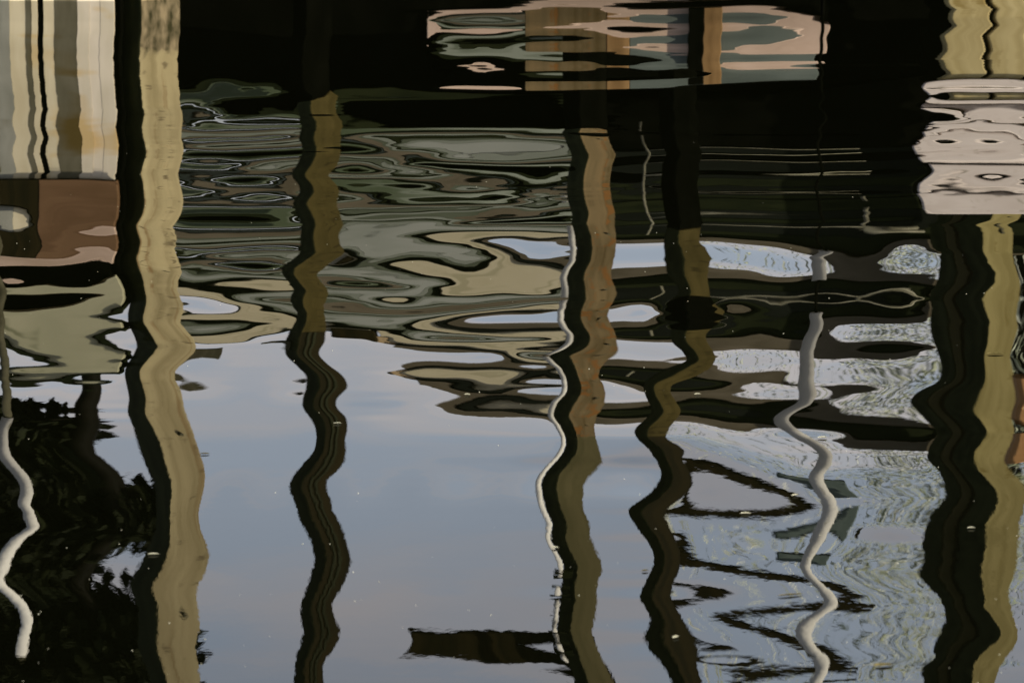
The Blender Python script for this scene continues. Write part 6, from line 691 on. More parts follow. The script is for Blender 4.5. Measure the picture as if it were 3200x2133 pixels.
[-1,1,2,3,4,4,5,6,5,5,5,5,2,0,-3,-3,-3,-3,-1,0,-1,-2,-1,-2,-1,27,61,25,-21,-6,5,-37,-49,33,150,41,12,-31,32,40,26,14,10,-2,-4,-13,-14,-19,-18,-19,-21,-21,-19,-21,-19,-23,-5],
[-5,-4,-3,-1,0,2,3,4,5,5,5,5,3,1,0,0,1,1,2,2,1,3,-2,2,-5,13,41,94,70,74,30,63,9,173,12,9,5,45,-46,-68,-10,-15,5,5,16,18,26,29,33,30,35,33,30,27,24,25,6],
[-1,1,3,6,11,15,24,27,28,28,28,19,10,4,-2,-1,-2,-1,0,0,-2,-3,3,-6,3,27,63,80,48,19,5,9,11,-36,26,45,44,27,40,60,8,9,-5,-9,-12,-15,-15,-22,-14,-14,-16,-21,-18,-21,-21,-26,-9],
[-6,-5,-3,-3,-2,0,-1,-1,0,1,-1,0,0,0,0,1,2,3,3,5,4,7,-10,20,-30,36,0,45,21,19,3,8,14,53,43,47,60,46,79,27,28,8,11,10,17,26,36,59,46,39,50,50,36,35,28,34,9],
[1,2,2,4,4,5,6,8,7,7,7,5,2,0,-2,-2,-1,-1,2,-2,-6,0,1,-16,28,266,53,31,66,94,69,46,44,28,86,42,61,48,41,3,16,-13,-4,-25,-24,-43,-53,-79,-80,-66,-82,-63,-52,-37,-32,-26,-2],
[-4,-3,-3,-3,-3,-3,-4,-4,-4,-4,-4,-2,-2,1,1,2,2,5,3,17,12,7,6,17,-46,-248,-29,23,-73,-86,-21,-6,15,-28,9,33,45,33,78,23,27,10,22,6,14,-2,-3,-15,-18,-13,-15,-3,4,16,21,33,16],
[1,2,1,2,1,2,2,3,1,3,1,1,0,0,-2,1,0,1,-8,-10,-20,-7,-12,-12,53,51,-13,-32,16,52,51,43,39,153,105,27,26,34,28,32,53,13,9,-14,-17,-30,-31,-38,-37,-41,-37,-37,-34,-30,-26,-25,1],
[-2,-1,-1,-1,-1,-1,-2,-1,-2,-1,-2,0,0,2,2,1,2,7,6,15,18,30,29,17,-39,-95,-71,-48,-46,-27,14,-2,16,-118,-59,-25,-8,-8,19,40,29,28,25,21,22,18,21,18,20,20,21,22,23,24,25,30,9],
[1,1,0,1,0,1,0,0,0,1,-1,1,-2,1,-3,3,4,7,-9,-9,-35,-36,-69,-11,85,16,-19,-42,-14,31,48,47,19,17,-44,-41,-31,-20,-23,-56,-56,-40,-33,-26,-24,-22,-22,-22,-22,-24,-23,-24,-24,-24,-23,-27,-2],
[-1,0,0,0,0,0,0,1,1,1,1,3,2,5,3,4,-11,-5,-8,-7,-13,-14,-23,-24,-112,-85,-66,-48,-35,-10,12,21,83,85,23,17,-10,-8,-5,14,19,15,18,19,23,23,25,25,26,26,26,25,26,25,25,29,5],
[1,-2,-1,-2,-1,-2,-1,-2,-2,-2,-1,-3,-1,-3,0,0,3,-3,7,1,32,33,105,106,254,98,48,-25,-30,-32,1,-1,-49,-80,-76,-68,-43,-38,-29,-39,-39,-33,-30,-27,-26,-25,-24,-25,-24,-25,-24,-25,-24,-25,-23,-29,-3],
[1,2,3,2,3,2,3,1,4,2,5,3,6,5,7,4,9,0,11,-3,12,-14,-9,-62,-107,-132,-46,23,55,50,37,31,13,33,52,59,25,3,-18,2,11,18,22,25,27,27,27,27,27,26,27,25,26,25,25,28,4],
[1,-5,-1,-4,-1,-5,-2,-4,-2,-6,-3,-7,-3,-8,-1,-9,-1,-7,3,-5,5,-8,-5,-30,-29,-86,-134,-160,-108,-76,-40,-16,-15,-12,-96,-58,-38,11,-3,-24,-31,-25,-23,-24,-24,-27,-25,-28,-26,-28,-26,-27,-25,-27,-24,-30,-3],
[2,3,5,2,5,3,6,2,6,2,5,0,3,-5,0,1,9,5,12,6,10,-2,0,-15,-16,-12,25,39,54,51,51,53,66,81,43,7,-4,-8,18,38,68,50,52,38,39,32,33,28,30,27,29,26,28,25,27,29,5],
[1,-6,-3,-6,-3,-6,-4,-6,-5,-8,-5,-9,-7,-9,-7,-12,-10,-14,-11,-17,-15,-21,-22,-31,-33,-52,-69,-86,-87,-97,-97,-136,-160,-234,-161,-123,-84,-73,-41,-3,3,-14,-18,-27,-27,-31,-30,-32,-29,-31,-28,-30,-27,-29,-26,-33,-3],
[2,5,6,5,6,5,7,5,8,6,8,6,9,7,11,10,15,15,19,19,24,25,32,36,45,59,77,93,104,120,129,162,176,252,167,65,6,-9,-33,-59,-64,-14,1,22,29,33,36,34,35,31,32,29,31,28,29,31,5],
[-1,-7,-5,-7,-5,-8,-6,-8,-7,-9,-8,-10,-9,-12,-12,-15,-16,-20,-21,-25,-29,-34,-40,-46,-56,-68,-84,-94,-107,-108,-115,-112,-117,-96,-59,2,-26,-47,-94,-84,-77,-80,-62,-58,-46,-44,-37,-38,-32,-34,-30,-32,-29,-32,-27,-35,-3],
[2,6,7,6,7,7,9,7,9,9,11,11,12,13,16,17,20,22,26,30,36,42,50,59,70,86,101,118,128,141,144,156,167,214,224,205,203,160,123,31,63,34,48,34,45,36,44,37,40,34,37,31,34,30,31,33,7],
[-1,-8,-7,-8,-7,-8,-8,-9,-9,-11,-12,-13,-13,-16,-18,-20,-23,-25,-30,-34,-40,-45,-55,-63,-77,-91,-111,-130,-152,-180,-201,-194,-179,-157,-106,-73,-13,-30,1,-12,-61,-75,-72,-70,-58,-55,-46,-45,-38,-39,-34,-35,-32,-33,-30,-37,-5],
[2,9,8,8,8,8,9,10,11,12,13,14,15,18,20,22,25,29,34,40,46,54,63,75,87,103,120,146,175,233,269,221,217,228,233,224,200,265,259,138,105,78,67,60,56,52,50,46,44,40,38,35,35,33,33,36,7],
[-2,-10,-8,-9,-9,-9,-10,-11,-12,-13,-14,-15,-17,-19,-22,-24,-27,-31,-35,-39,-45,-52,-61,-73,-91,-118,-158,-218,-299,-416,-511,-472,-463,-467,-456,-453,-429,-475,-439,-279,-208,-142,-108,-80,-67,-55,-50,-45,-43,-40,-38,-36,-35,-35,-33,-38,-8],
[2,10,9,10,10,10,11,12,13,14,15,16,18,20,23,26,29,34,38,44,51,61,70,81,90,100,103,107,102,112,114,102,97,102,95,84,67,81,78,63,65,77,73,75,68,65,57,53,47,45,41,38,36,36,33,38,7],
[-2,-10,-10,-10,-10,-11,-12,-12,-14,-14,-16,-17,-19,-21,-25,-27,-31,-34,-39,-43,-49,-56,-65,-75,-90,-106,-129,-153,-181,-212,-236,-240,-246,-248,-248,-239,-229,-223,-205,-168,-141,-116,-96,-79,-69,-59,-55,-48,-46,-42,-42,-38,-37,-36,-35,-39,-9],
[2,11,10,10,10,12,12,13,14,15,16,18,19,22,25,28,31,36,40,46,51,60,67,78,88,100,113,128,141,159,169,172,173,174,171,166,157,155,143,127,111,101,88,81,71,65,58,53,48,45,42,41,37,37,34,41,7],
[-3,-12,-11,-10,-11,-12,-13,-13,-15,-16,-17,-18,-21,-22,-26,-28,-32,-36,-41,-45,-51,-57,-65,-73,-83,-92,-104,-114,-126,-137,-146,-149,-152,-151,-151,-146,-141,-135,-127,-114,-103,-92,-84,-75,-69,-61,-57,-51,-49,-44,-43,-40,-39,-37,-36,-41,-8],
[3,13,11,11,11,13,13,13,15,17,17,19,21,23,26,29,32,36,40,46,50,58,64,72,80,91,100,111,121,132,138,144,146,147,146,143,137,132,123,114,102,93,83,76,68,62,56,53,48,45,42,41,38,38,36,42,7],
[-3,-13,-11,-11,-12,-13,-13,-13,-15,-17,-18,-19,-21,-23,-27,-29,-33,-36,-41,-45,-50,-56,-63,-68,-76,-84,-92,-99,-108,-114,-120,-122,-126,-125,-125,-121,-118,-113,-108,-100,-93,-85,-78,-71,-66,-60,-56,-52,-49,-45,-43,-40,-39,-37,-37,-41,-8],
[2,13,11,12,12,13,13,14,15,17,18,20,21,24,27,29,33,37,40,45,49,55,60,66,72,81,87,94,100,107,111,114,116,117,115,114,110,107,101,95,88,82,75,70,64,60,54,52,48,46,42,40,38,38,36,42,7],
[-3,-13,-12,-12,-12,-12,-14,-14,-16,-17,-18,-20,-22,-24,-27,-29,-33,-36,-40,-44,-49,-53,-59,-64,-70,-76,-82,-88,-93,-98,-102,-104,-106,-107,-106,-105,-102,-99,-95,-88,-84,-78,-73,-68,-63,-58,-54,-51,-48,-45,-43,-40,-39,-38,-37,-41,-7],
[3,14,12,12,12,13,14,15,16,18,18,20,22,24,26,30,32,36,39,43,47,52,57,62,67,72,77,83,87,91,94,97,98,100,98,98,94,93,88,84,79,75,70,66,60,57,53,50,47,45,42,41,39,39,36,41,7],
[-3,-13,-12,-12,-13,-13,-14,-15,-16,-17,-19,-20,-22,-24,-27,-29,-32,-35,-39,-42,-46,-51,-56,-60,-65,-69,-74,-78,-84,-86,-90,-92,-93,-93,-93,-92,-90,-88,-84,-80,-76,-72,-68,-64,-60,-56,-53,-49,-47,-44,-42,-40,-39,-38,-36,-41,-8],
[3,13,11,12,13,13,14,15,16,17,19,20,22,24,27,29,31,35,39,42,45,50,54,59,63,67,71,75,80,82,85,88,88,88,88,88,86,84,80,77,73,70,65,63,59,55,51,49,46,44,41,40,38,38,36,41,7],
[-3,-13,-11,-12,-13,-13,-15,-15,-16,-17,-19,-20,-22,-23,-27,-29,-31,-35,-38,-41,-45,-49,-53,-57,-62,-65,-70,-73,-77,-79,-82,-84,-85,-85,-85,-84,-83,-80,-78,-75,-72,-67,-64,-61,-58,-53,-50,-48,-46,-43,-41,-39,-38,-37,-36,-40,-6],
[3,12,12,12,14,13,15,15,16,17,20,20,23,23,28,29,32,34,39,41,46,48,54,56,62,64,70,72,77,78,82,82,85,84,85,82,83,79,78,74,72,67,65,60,59,53,51,48,47,43,43,39,39,37,37,40,7],
[-6,-6,-16,-6,-17,-8,-17,-10,-19,-12,-22,-14,-26,-18,-29,-23,-34,-28,-40,-35,-47,-41,-54,-49,-62,-57,-70,-65,-78,-71,-83,-75,-86,-77,-86,-75,-84,-72,-78,-66,-72,-60,-66,-53,-59,-46,-52,-40,-48,-36,-44,-32,-41,-29,-41,-28,-9],
]
TA, TB = (np.cumsum(np.array(q, dtype=float), axis=0) / 4000. for q in (SLOPE_ACROSS, SLOPE_ALONG))
def bspl(t): return np.stack([(1-t)**3/6, (3*t**3-6*t**2+4)/6, (-3*t**3+3*t**2+3*t+1)/6, t**3/6], -1)
def spline(T, kx, xs, ys):              # tensor product of cubic splines; zero outside the patch
    def basis(v, v0, k, n):
        a = (v - v0) / k; i = np.clip(np.floor(a).astype(int), 0, n - 4); b = bspl(a - i)
        B = np.zeros((len(v), n))
        for q in range(4): B[np.arange(len(v)), i + q] = b[:, q]
        B[(a < 0) | (a > n - 3)] = 0
        return B
    return basis(ys, WY0, KY, T.shape[0]) @ T @ basis(xs, WX0, kx, T.shape[1]).T
fx = np.linspace(-3.4, 3.4, 201); fy = np.linspace(6.8, 20.2, 803)
win = np.clip((3.4 - abs(fx)) / .25, 0, 1)[None, :] * np.clip(np.minimum(fy - 6.8, 20.2 - fy) / .25, 0, 1)[:, None]
HX = spline(TA, .17, fx, fy) * win; HY = spline(TB, .125, fx, fy) * win
def sines(n): return np.sin(np.pi * np.outer(np.arange(1, n + 1), np.arange(1, n + 1)) / (n + 1)) * math.sqrt(2 / (n + 1))
def bend(n, h): return (2 - 2 * np.cos(np.pi * np.arange(1, n + 1) / (n + 1))) / h ** 2
step_x, step_y = fx[1] - fx[0], fy[1] - fy[0]
rise = np.gradient(HX, step_x, axis=1) + np.gradient(HY, step_y, axis=0)
sine_x, sine_y = sines(len(fx)), sines(len(fy))
HZ = -sine_y @ ((sine_y @ rise @ sine_x) / (bend(len(fy), step_y)[:, None] + bend(len(fx), step_x)[None, :])) @ sine_x * win     # wave height from its slopes
xs = np.concatenate([[-70, -40, -20, -10, -6, -4.2, -3.7], fx, [3.7, 4.2, 6, 10, 20, 40, 70]])
ys = np.concatenate([[-40, -15, -4, 2, 5, 6.3], fy, [20.8, 22, 25, 30, 40]])
nx, ny = len(xs), len(ys)
def pad(A): Q = np.zeros((ny, nx)); Q[6:6 + len(fy), 7:7 + len(fx)] = A; return Q
Z = pad(HZ); gx, gy = np.meshgrid(xs, ys)
def surf(x, y):
    i = int(np.clip(round((x + 3.4) / (fx[1] - fx[0])), 0, len(fx) - 1)); j = int(np.clip(round((y - 6.8) / (fy[1] - fy[0])), 0, len(fy) - 1))
    return float(HZ[j, i])
me = bpy.data.meshes.new('water')
me.vertices.add(nx * ny); me.vertices.foreach_set('co', np.stack([gx, gy, Z], -1).astype(np.float32).ravel())
i, j = np.meshgrid(np.arange(nx - 1), np.arange(ny - 1)); a = (j * nx + i).ravel()
quads = np.stack([a, a + 1, a + nx + 1, a + nx], -1); nf = len(quads)
me.loops.add(nf * 4); me.loops.foreach_set('vertex_index', quads.ravel().astype(np.int32))
me.polygons.add(nf); me.polygons.foreach_set('loop_start', np.arange(0, nf * 4, 4, dtype=np.int32)); me.polygons.foreach_set('loop_total', np.full(nf, 4, np.int32))
me.polygons.foreach_set('use_smooth', np.ones(nf, bool)); me.update(calc_edges=True); me.validate()
nv = np.stack([-pad(HX), -pad(HY), np.ones((ny, nx))], -1).reshape(-1, 3); nv /= np.linalg.norm(nv, axis=1)[:, None]
me.normals_split_custom_set_from_vertices(nv.tolist())
water = link(bpy.data.objects.new('water', me)); water['kind'] = 'structure'
wm = bpy.data.materials.new('pond_water'); wm.use_nodes = True; t = wm.node_tree; p = t.nodes['Principled BSDF']
p.inputs['Base Color'].default_value = (.0008, .0009, .0003, 1); p.inputs['Roughness'].default_value = 0.0; p.inputs['IOR'].default_value = 1.36
tcw = t.nodes.new('ShaderNodeTexCoord'); m1 = t.nodes.new('ShaderNodeMapping'); m1.inputs['Scale'].default_value = (26, 20, 1)
n1 = t.nodes.new('ShaderNodeTexNoise'); n1.inputs['Scale'].default_value = 1; n1.inputs['Detail'].default_value = 2
b1 = t.nodes.new('ShaderNodeBump'); b1.inputs['Strength'].default_value = 1.0; b1.inputs['Distance'].default_value = .00005
t.links.new(tcw.outputs['Object'], m1.inputs[0]); t.links.new(m1.outputs[0], n1.inputs['Vector']); t.links.new(n1.outputs['Fac'], b1.inputs['Height'])
# capillary ripples: strongest on the open water of the near side, calm in the lee of the buildings
sx_ = t.nodes.new('ShaderNodeSeparateXYZ'); mr = t.nodes.new('ShaderNodeMapRange'); mr.interpolation_type = 'SMOOTHSTEP'
mr.inputs['From Min'].default_value = 8.0; mr.inputs['From Max'].default_value = 11.0; mr.inputs['To Min'].default_value = 1.0; mr.inputs['To Max'].default_value = .06
t.links.new(tcw.outputs['Object'], sx_.inputs[0]); t.links.new(sx_.outputs['Y'], mr.inputs['Value']); t.links.new(mr.outputs[0], b1.inputs['Strength'])
t.links.new(b1.outputs[0], p.inputs['Normal']); me.materials.append(wm)

# ------------------------------------------------------------------ ground: basin floor and banks
bm = bmesh.new(); s = 2500
v = [bm.verts.new(q) for q in ((-s, -s, -1.4), (s, -s, -1.4), (s, s, -1.4), (-s, s, -1.4))]; bm.faces.new(v)
g = part('pond_bed', bm, M['soil']); g['kind'] = 'structure'
bm = bmesh.new()
for (x0, x1, y0, y1) in ((-s, s, 39, s), (-s, -60, -s, 39), (60, s, -s, 39), (-60, 60, -s, -30)):
    box(x0, x1, y0, y1, -1.39, .35, bm=bm)
g = part('ground', bm, M['grass']); g['kind'] = 'structure'

# ------------------------------------------------------------------ posts
PG = 'timber posts standing in the pond'
def post(label, cx, y, side, secs, name='timber_post'):
    """square post turned 30 degrees; secs = [(part name, material, z0, z1, widen)]"""
    t = thing(name, label, 'post', (cx, y, 0), R(30), PG)
    h = side / 2
    for nm, m, z0, z1, wd in secs:
        q = h + wd
        o = part(nm, box(-q, q, -q, q, z0, z1, .006), M[m], t)
        if m != 'shade_black':                # shade on the side away from the sun is painted in dark
            o.data.materials.append(M['shade_face'])
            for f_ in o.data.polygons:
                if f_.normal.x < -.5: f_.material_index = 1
    return t
def bolts(t, side, zs):
    for z in zs:
        bm = bmesh.new(); r = bmesh.ops.create_cone(bm, cap_ends=True, segments=8, radius1=.018, radius2=.014, depth=.03)
        bmesh.ops.rotate(bm, verts=bm.verts, cent=(0, 0, 0), matrix=Matrix.Rotation(R(90), 3, 'X'))
        part('bolt', bm, M['pipe_dark'], next(c for c in t.children if c.name.startswith('shaft')), (0.03, -side / 2 - .01, z))

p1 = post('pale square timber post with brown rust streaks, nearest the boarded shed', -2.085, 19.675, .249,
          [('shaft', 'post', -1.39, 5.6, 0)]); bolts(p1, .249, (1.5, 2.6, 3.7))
def cleat(t, x0, x1, z0, z1, mt, yy):           # short arm bolted to a post, squared to the shore
    o = part('cleat', box(x0, x1, yy, yy + .05, z0, z1, .004), M[mt], t); o.matrix_parent_inverse = t.matrix_basis.inverted() if False else Matrix.Rotation(-R(30), 4, 'Z'); return o
cleat(p1, .1, .36, 2.15, 2.225, 'cleat_wood', .07)
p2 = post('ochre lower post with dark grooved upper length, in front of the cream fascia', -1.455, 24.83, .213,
          [('base', 'shade_black', -1.39, 1.33, .001), ('shaft', 'post_ochre', 1.33, 3.04, 0), ('upper_shaft', 'post_dark', 3.04, 7.2, -.004)])  # black base and dark upper length: shade put into the colour
for k in range(2): part('batten', box(-.010, .010, -.012, .012, 3.06, 7.18), M['grooved'], p2, (-.035 + .045 * k, -.104, 0))
cleat(p2, -.32, -.1, 3.245, 3.315, 'cleat_wood', -.05)
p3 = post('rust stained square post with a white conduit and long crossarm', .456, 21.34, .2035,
          [('base', 'shade_black', -1.39, 1.0, .001), ('shaft', 'post_rust', 1.0, 2.92, 0), ('upper_shaft', 'post_olive', 2.92, 6.4, -.002)]); bolts(p3, .2035, (1.1, 1.7, 2.3))  # shade below and above the lit length is painted as darker sections
o = part('crossarm', box(-1.135, .15, .11, .17, 4.43, 4.60, .006), M['post_dark'], p3); o.matrix_parent_inverse = Matrix.Rotation(-R(30), 4, 'Z')
for z0, z1 in ((1.45, 3.98), (4.15, 4.295), (4.33, 4.43), (4.625, 6.2)):
    o = part('conduit', tube([(-.160, -.172, z0), (-.160, -.172, z1)], .021), M['pvc'], p3, smooth=True); o.matrix_parent_inverse = Matrix.Rotation(-R(30), 4, 'Z')
for z in (4.0, 4.13, 4.313, 4.607):
    o = part('bracket', box(-.21, -.07, -.160, -.105, z - .019, z + .019, .003), M['darkgreen'], p3); o.matrix_parent_inverse = Matrix.Rotation(-R(30), 4, 'Z')
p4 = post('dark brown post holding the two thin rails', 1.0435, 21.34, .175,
          [('base', 'shade_black', -1.39, 1.65, .001), ('shaft', 'post_ochre', 1.65, 2.90, 0), ('upper_shaft', 'post_dark', 2.90, 6.4, -.003)])  # shaded base and upper length given darker colours
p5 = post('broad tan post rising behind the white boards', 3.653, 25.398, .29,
          [('base', 'shade_black', -1.39, .5, .001), ('shaft', 'post_yellow', .5, 7.8, 0)]); bolts(p5, .29, (1.7, 2.5))
p6 = post('black post with a narrow brown strip for its lit face beside the broad tan post', 3.40, 25.73, .19,
          [('base', 'shade_black', -1.39, 1.4, .001), ('shaft', 'post_dark', 1.4, 8.0, 0)])
part('strip', box(-.04, .04, -.012, 0, 1.45, 7.9), M['post_olive'], p6, (-.041, -.0952, 0))  # lighter strip stands in for the post's sunlit face
for (z0, z1, x1, lb) in ((3.976, 4.031, 2.26, 'lower thin dark wooden rail between the dark brown post and the black post'), (4.25, 4.36, 1.86, 'upper short dark wooden rail fixed to the dark brown post')):
    tag(part('rail', box(1.06, x1, 21.5, 21.56, z0, z1, .004), M['post_dark']), lb, 'rail', 'wooden rails on the posts')

# round white poles
t = thing('white_pole', 'tall white round pole with grey and yellow joints beside the thin rails', 'pole', (1.736, 19, 0), 0, 'white round poles')
part('base', tube([(0, 0, -1.39), (0, 0, 1.39)], .010), M['shade_black'], t, smooth=True)
pt = part('tube', tube([(0, 0, 1.39), (0, 0, 5.2)], .044, 20), M['pvc'], t, smooth=True)
for z0, z1 in ((3.33, 3.40), (3.46, 3.56)):
    part('joint', tube([(0, 0, z0), (0, 0, z1)], .047, 20), M['patina'], pt, smooth=True)
t = thing('white_pole', 'short white round pole on an olive pipe before the black tree', 'pole', (-2.72, 18, 0), 0, 'white round poles')
part('base', tube([(-.05, 0, -1.39), (-.05, 0, 1.5), (0, 0, 1.98)], .026), M['pipe_dark'], t, smooth=True)
part('tube', tube([(0, 0, 1.98), (0, 0, 3.43)], .036, 20), M['pvc'], t, smooth=True)
part('cap', tube([(0, 0, 3.43), (0, 0, 3.46)], .030, 16), M['pipe_dark'], t, smooth=True)

# ------------------------------------------------------------------ boarded shed at the left
sh = thing('boarded_shed', 'narrow waterside shed with pale vertical boards, brown band and cream roof edge', 'shed', (-3.0, 19.5, 0))
def shx(x): return x * .9755 + 3.0
edges = [(-3.9, -3.52, 'greyblue'), (-3.52, -3.07, 'cream'), (-3.07, -2.955, 'g'), (-2.955, -2.86, 'o'), (-2.86, -2.825, 'd'), (-2.825, -2.79, 'o'),
         (-2.755, -2.69, 'o'), (-2.69, -2.555, 'd'), (-2.555, -2.485, 'w'), (-2.485, -2.42, 'w2'), (-2.42, -2.34, 'w')]
pm = {'g': plankmat('grey_plank', (.24, .235, .19), (.33, .32, .265), (.16, .14, .09)),
      'o': plankmat('cream_orange_plank', (.60, .51, .33), (.70, .61, .42), (.64, .42, .14)),
      'd': plankmat('olive_brown_plank', (.10, .09, .055), (.15, .135, .09), (.10, .07, .02)),
      'w': plankmat('cream_plank', (.66, .58, .44), (.75, .66, .52), (.64, .46, .22)),
      'w2': plankmat('light_cream_plank', (.72, .63, .49), (.82, .72, .58), (.70, .50, .25))}
for k, (x0, x1, mk) in enumerate(edges):
    part('plank', box(shx(x0) + .0004, shx(x1) - .0004, -.002 * (k % 3), .04, -1.39, 1.007), pm.get(mk) or M[mk], sh)
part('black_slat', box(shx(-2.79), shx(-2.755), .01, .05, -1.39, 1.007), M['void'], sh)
part('hull_band', box(shx(-3.9), shx(-2.80), -.03, .06, 1.009, 1.416, .004), M['post_dark'], sh)
part('hull_band', box(shx(-2.80), shx(-2.33), -.034, .06, 1.009, 1.416, .004), M['redbrown'], sh)
part('trim', box(shx(-3.9), shx(-2.33), -.02, .06, 1.418, 1.52, .004), M['pink'], sh)
part('painted_shadow_gap', box(shx(-3.9), shx(-2.35), .03, .08, 1.521, 1.70), M['void'], sh)  # black board painted as the gap's shade
part('fascia', box(shx(-3.9), shx(-2.33), -.05, .06, 1.70, 1.874, .004), M['cream_weathered'], sh)
part('roof', box(shx(-3.95), shx(-2.31), -.08, 1.2, 1.876, 1.932, .004), M['darkgreen'], sh)
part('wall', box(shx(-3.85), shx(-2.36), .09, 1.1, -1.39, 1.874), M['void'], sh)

# ------------------------------------------------------------------ boathouse in the middle
bh = thing('boathouse', 'grey boathouse with cream fascia and brown roof edge over an opening blacked in as shade', 'boathouse', (0, 26, 0))
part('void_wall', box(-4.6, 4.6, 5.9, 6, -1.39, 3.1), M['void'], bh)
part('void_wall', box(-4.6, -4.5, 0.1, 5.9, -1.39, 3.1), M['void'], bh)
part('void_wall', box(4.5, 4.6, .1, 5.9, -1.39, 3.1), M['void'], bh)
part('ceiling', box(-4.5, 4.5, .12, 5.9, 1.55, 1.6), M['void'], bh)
part('shade_board', box(-4.5, 4.5, .30, .34, -1.39, 1.545), M['void'], bh)  # near-black sheet put in for the shade under the boathouse
for z0, z1, mk in ((1.545, 1.640, 'darkgreen'), (1.642, 1.80, 'greengrey'), (1.802, 1.868, 'darkgreen')):   # greenish boards under the beam
    part('low_board', box(-4.5, .55, .02 if mk == 'greengrey' else .024, .08, z0, z1, .003), M[mk], bh)
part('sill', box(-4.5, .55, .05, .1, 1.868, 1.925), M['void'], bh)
part('low_board', box(-4.5, .55, .03, .1, 1.927, 1.99, .003), M['darkgreen'], bh)
part('low_board', box(-4.5, .55, .02, .1, 1.992, 2.05, .003), M['greengrey'], bh)
part('beam', box(-4.5, .56, -.03, .1, 2.052, 2.205, .005), M['brown'], bh)
for z0, z1, mk in ((2.208, 2.268, 'greyboard_dark'), (2.270, 2.350, 'greyboard_mid'), (2.352, 2.40, 'darkgreen'), (2.402, 2.46, 'greyboard_dark'), (2.462, 2.53, 'greyboard_mid'), (2.532, 2.68, 'greyboard'), (2.682, 2.745, 'greyboard_mid'), (2.747, 2.80, 'greyboard_dark')):
    part('wall_board', box(-4.5, .55, .004 if mk == 'darkgreen' else 0, .1, z0, z1, .004), M[mk], bh)  # board tones step dark, light, dark to imitate a soft shading gradient
part('painted_shadow_gap', box(-4.5, .55, .03, .1, 2.80, 2.9), M['darkgreen'], bh)  # shade of the gap put in as a dark green board
part('fascia', box(-4.5, -1.02, -.05, .1, 2.901, 3.18, .005), M['cream'], bh)
part('fascia', box(-.97, .52, -.052, .1, 2.901, 3.225, .005), M['cream'], bh)
part('end_board', box(-1.0, -.86, -.07, .1, 3.228, 3.38, .005), M['tan'], bh)
part('roof_edge', box(-.86, .62, -.10, .12, 3.228, 3.345, .005), M['slate'], bh)
part('roof', box(-.86, .64, -.12, 5.9, 3.347, 3.48, .005), M['brown'], bh)
part('roof', box(-4.6, -1.02, -.06, 5.9, 3.182, 3.21), M['darkgreen'], bh)
part('chimney_box', box(-1.33, -1.0, -.1, .4, 2.93, 3.40, .01), M['post_dark'], bh)
tag(part('sky_gleam_board', box(-2.68, -1.68, 25.9, 25.93, 1.85, 1.884, .004), M['blue']), 'narrow pale blue board added as a gleam of sky below the brown beam', 'board')  # added board: its pale blue stands in for bright sky gleams

# dark slate annexe to the right
an = thing('slate_annexe', 'low dark annexe with slate boards and plain brown roof edge, beside the boathouse', 'shed', (0, 26, 0))
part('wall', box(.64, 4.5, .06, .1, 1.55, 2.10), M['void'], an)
for k in range(3):
    part('wall_board', box(.64, 4.5, .004 * (k % 2), .058, 2.10 + .17 * k, 2.10 + .17 * k + .166, .004), M['slate' if k != 1 else 'darkgreen'], an)
part('painted_shadow_gap', box(.64, 4.5, .02, .1, 2.612, 2.82), M['darkgreen'], an)  # gap's shade painted as a dark board
part('roof_edge', box(.645, 4.55, -.06, .1, 2.822, 3.02, .005), M['brown'], an)
part('roof', box(.645, 4.55, .1, 5.9, 2.96, 3.01), M['brown'], an)

# low floating landing: pine edge, grey hull boards, tan boards
ld = thing('landing_stage', 'low floating landing with pinkish pine edge and grey, orange and tan side boards', 'landing', (0, 20.5, 0))
part('shade_front', box(-.50, 1.90, .03, .2, -.60, .313), M['shade_black'], ld)  # black front stands in for the shade under the landing
part('edge_board', box(-.512, 1.905, -.03, .2, .316, .394, .004), M['pink'], ld)
part('side_board', box(.711, 1.851, 0, .2, .396, .55, .003), M['greyblue'], ld)
part('side_board', box(.573, .709, -.004, .2, .396, .55, .003), M['orange'], ld)
part('side_board', box(.08, .571, 0, .2, .396, .55, .003), M['post_rust'], ld)
part('bollard', box(1.152, 1.261, -.10, -.04, .31, .535, .004), M['orange'], ld)
part('bollard_shade_side', box(1.064, 1.15, -.10, -.03, .31, .535, .004), M['shade_black'], ld)  # bollard's unlit left side put in as a black block

# white boat rail in front of the annexe
wr = thing('boat_rail', 'thin off-white tubular rail in front of the slate annexe', 'rail', (0, 24, 0))
for x, r_ in ((.90, .009),): part('stanchion', tube([(x, 0, 1.42), (x, 0, 2.25)], r_, 8), M['railpaint'], wr, smooth=True)
part('top_rail', tube([(.9, 0, 2.10), (1.53, 0, 2.13), (2.3, 0, 2.15), (2.95, 0, 2.20)], .010, 8), M['railpaint'], wr, smooth=True)
part('hand_loop', tube([(2.53, 0, 1.98), (2.52, 0, 2.10), (2.56, 0, 2.17), (2.68, 0, 2.19), (3.0, 0, 2.24)], .019, 8), M['railpaint'], wr, smooth=True)
part('low_rail', tube([(.9, 0, 1.72), (1.53, 0, 1.70), (2.52, 0, 1.74)], 9e-3, 8), M['railpaint'], wr, smooth=True)

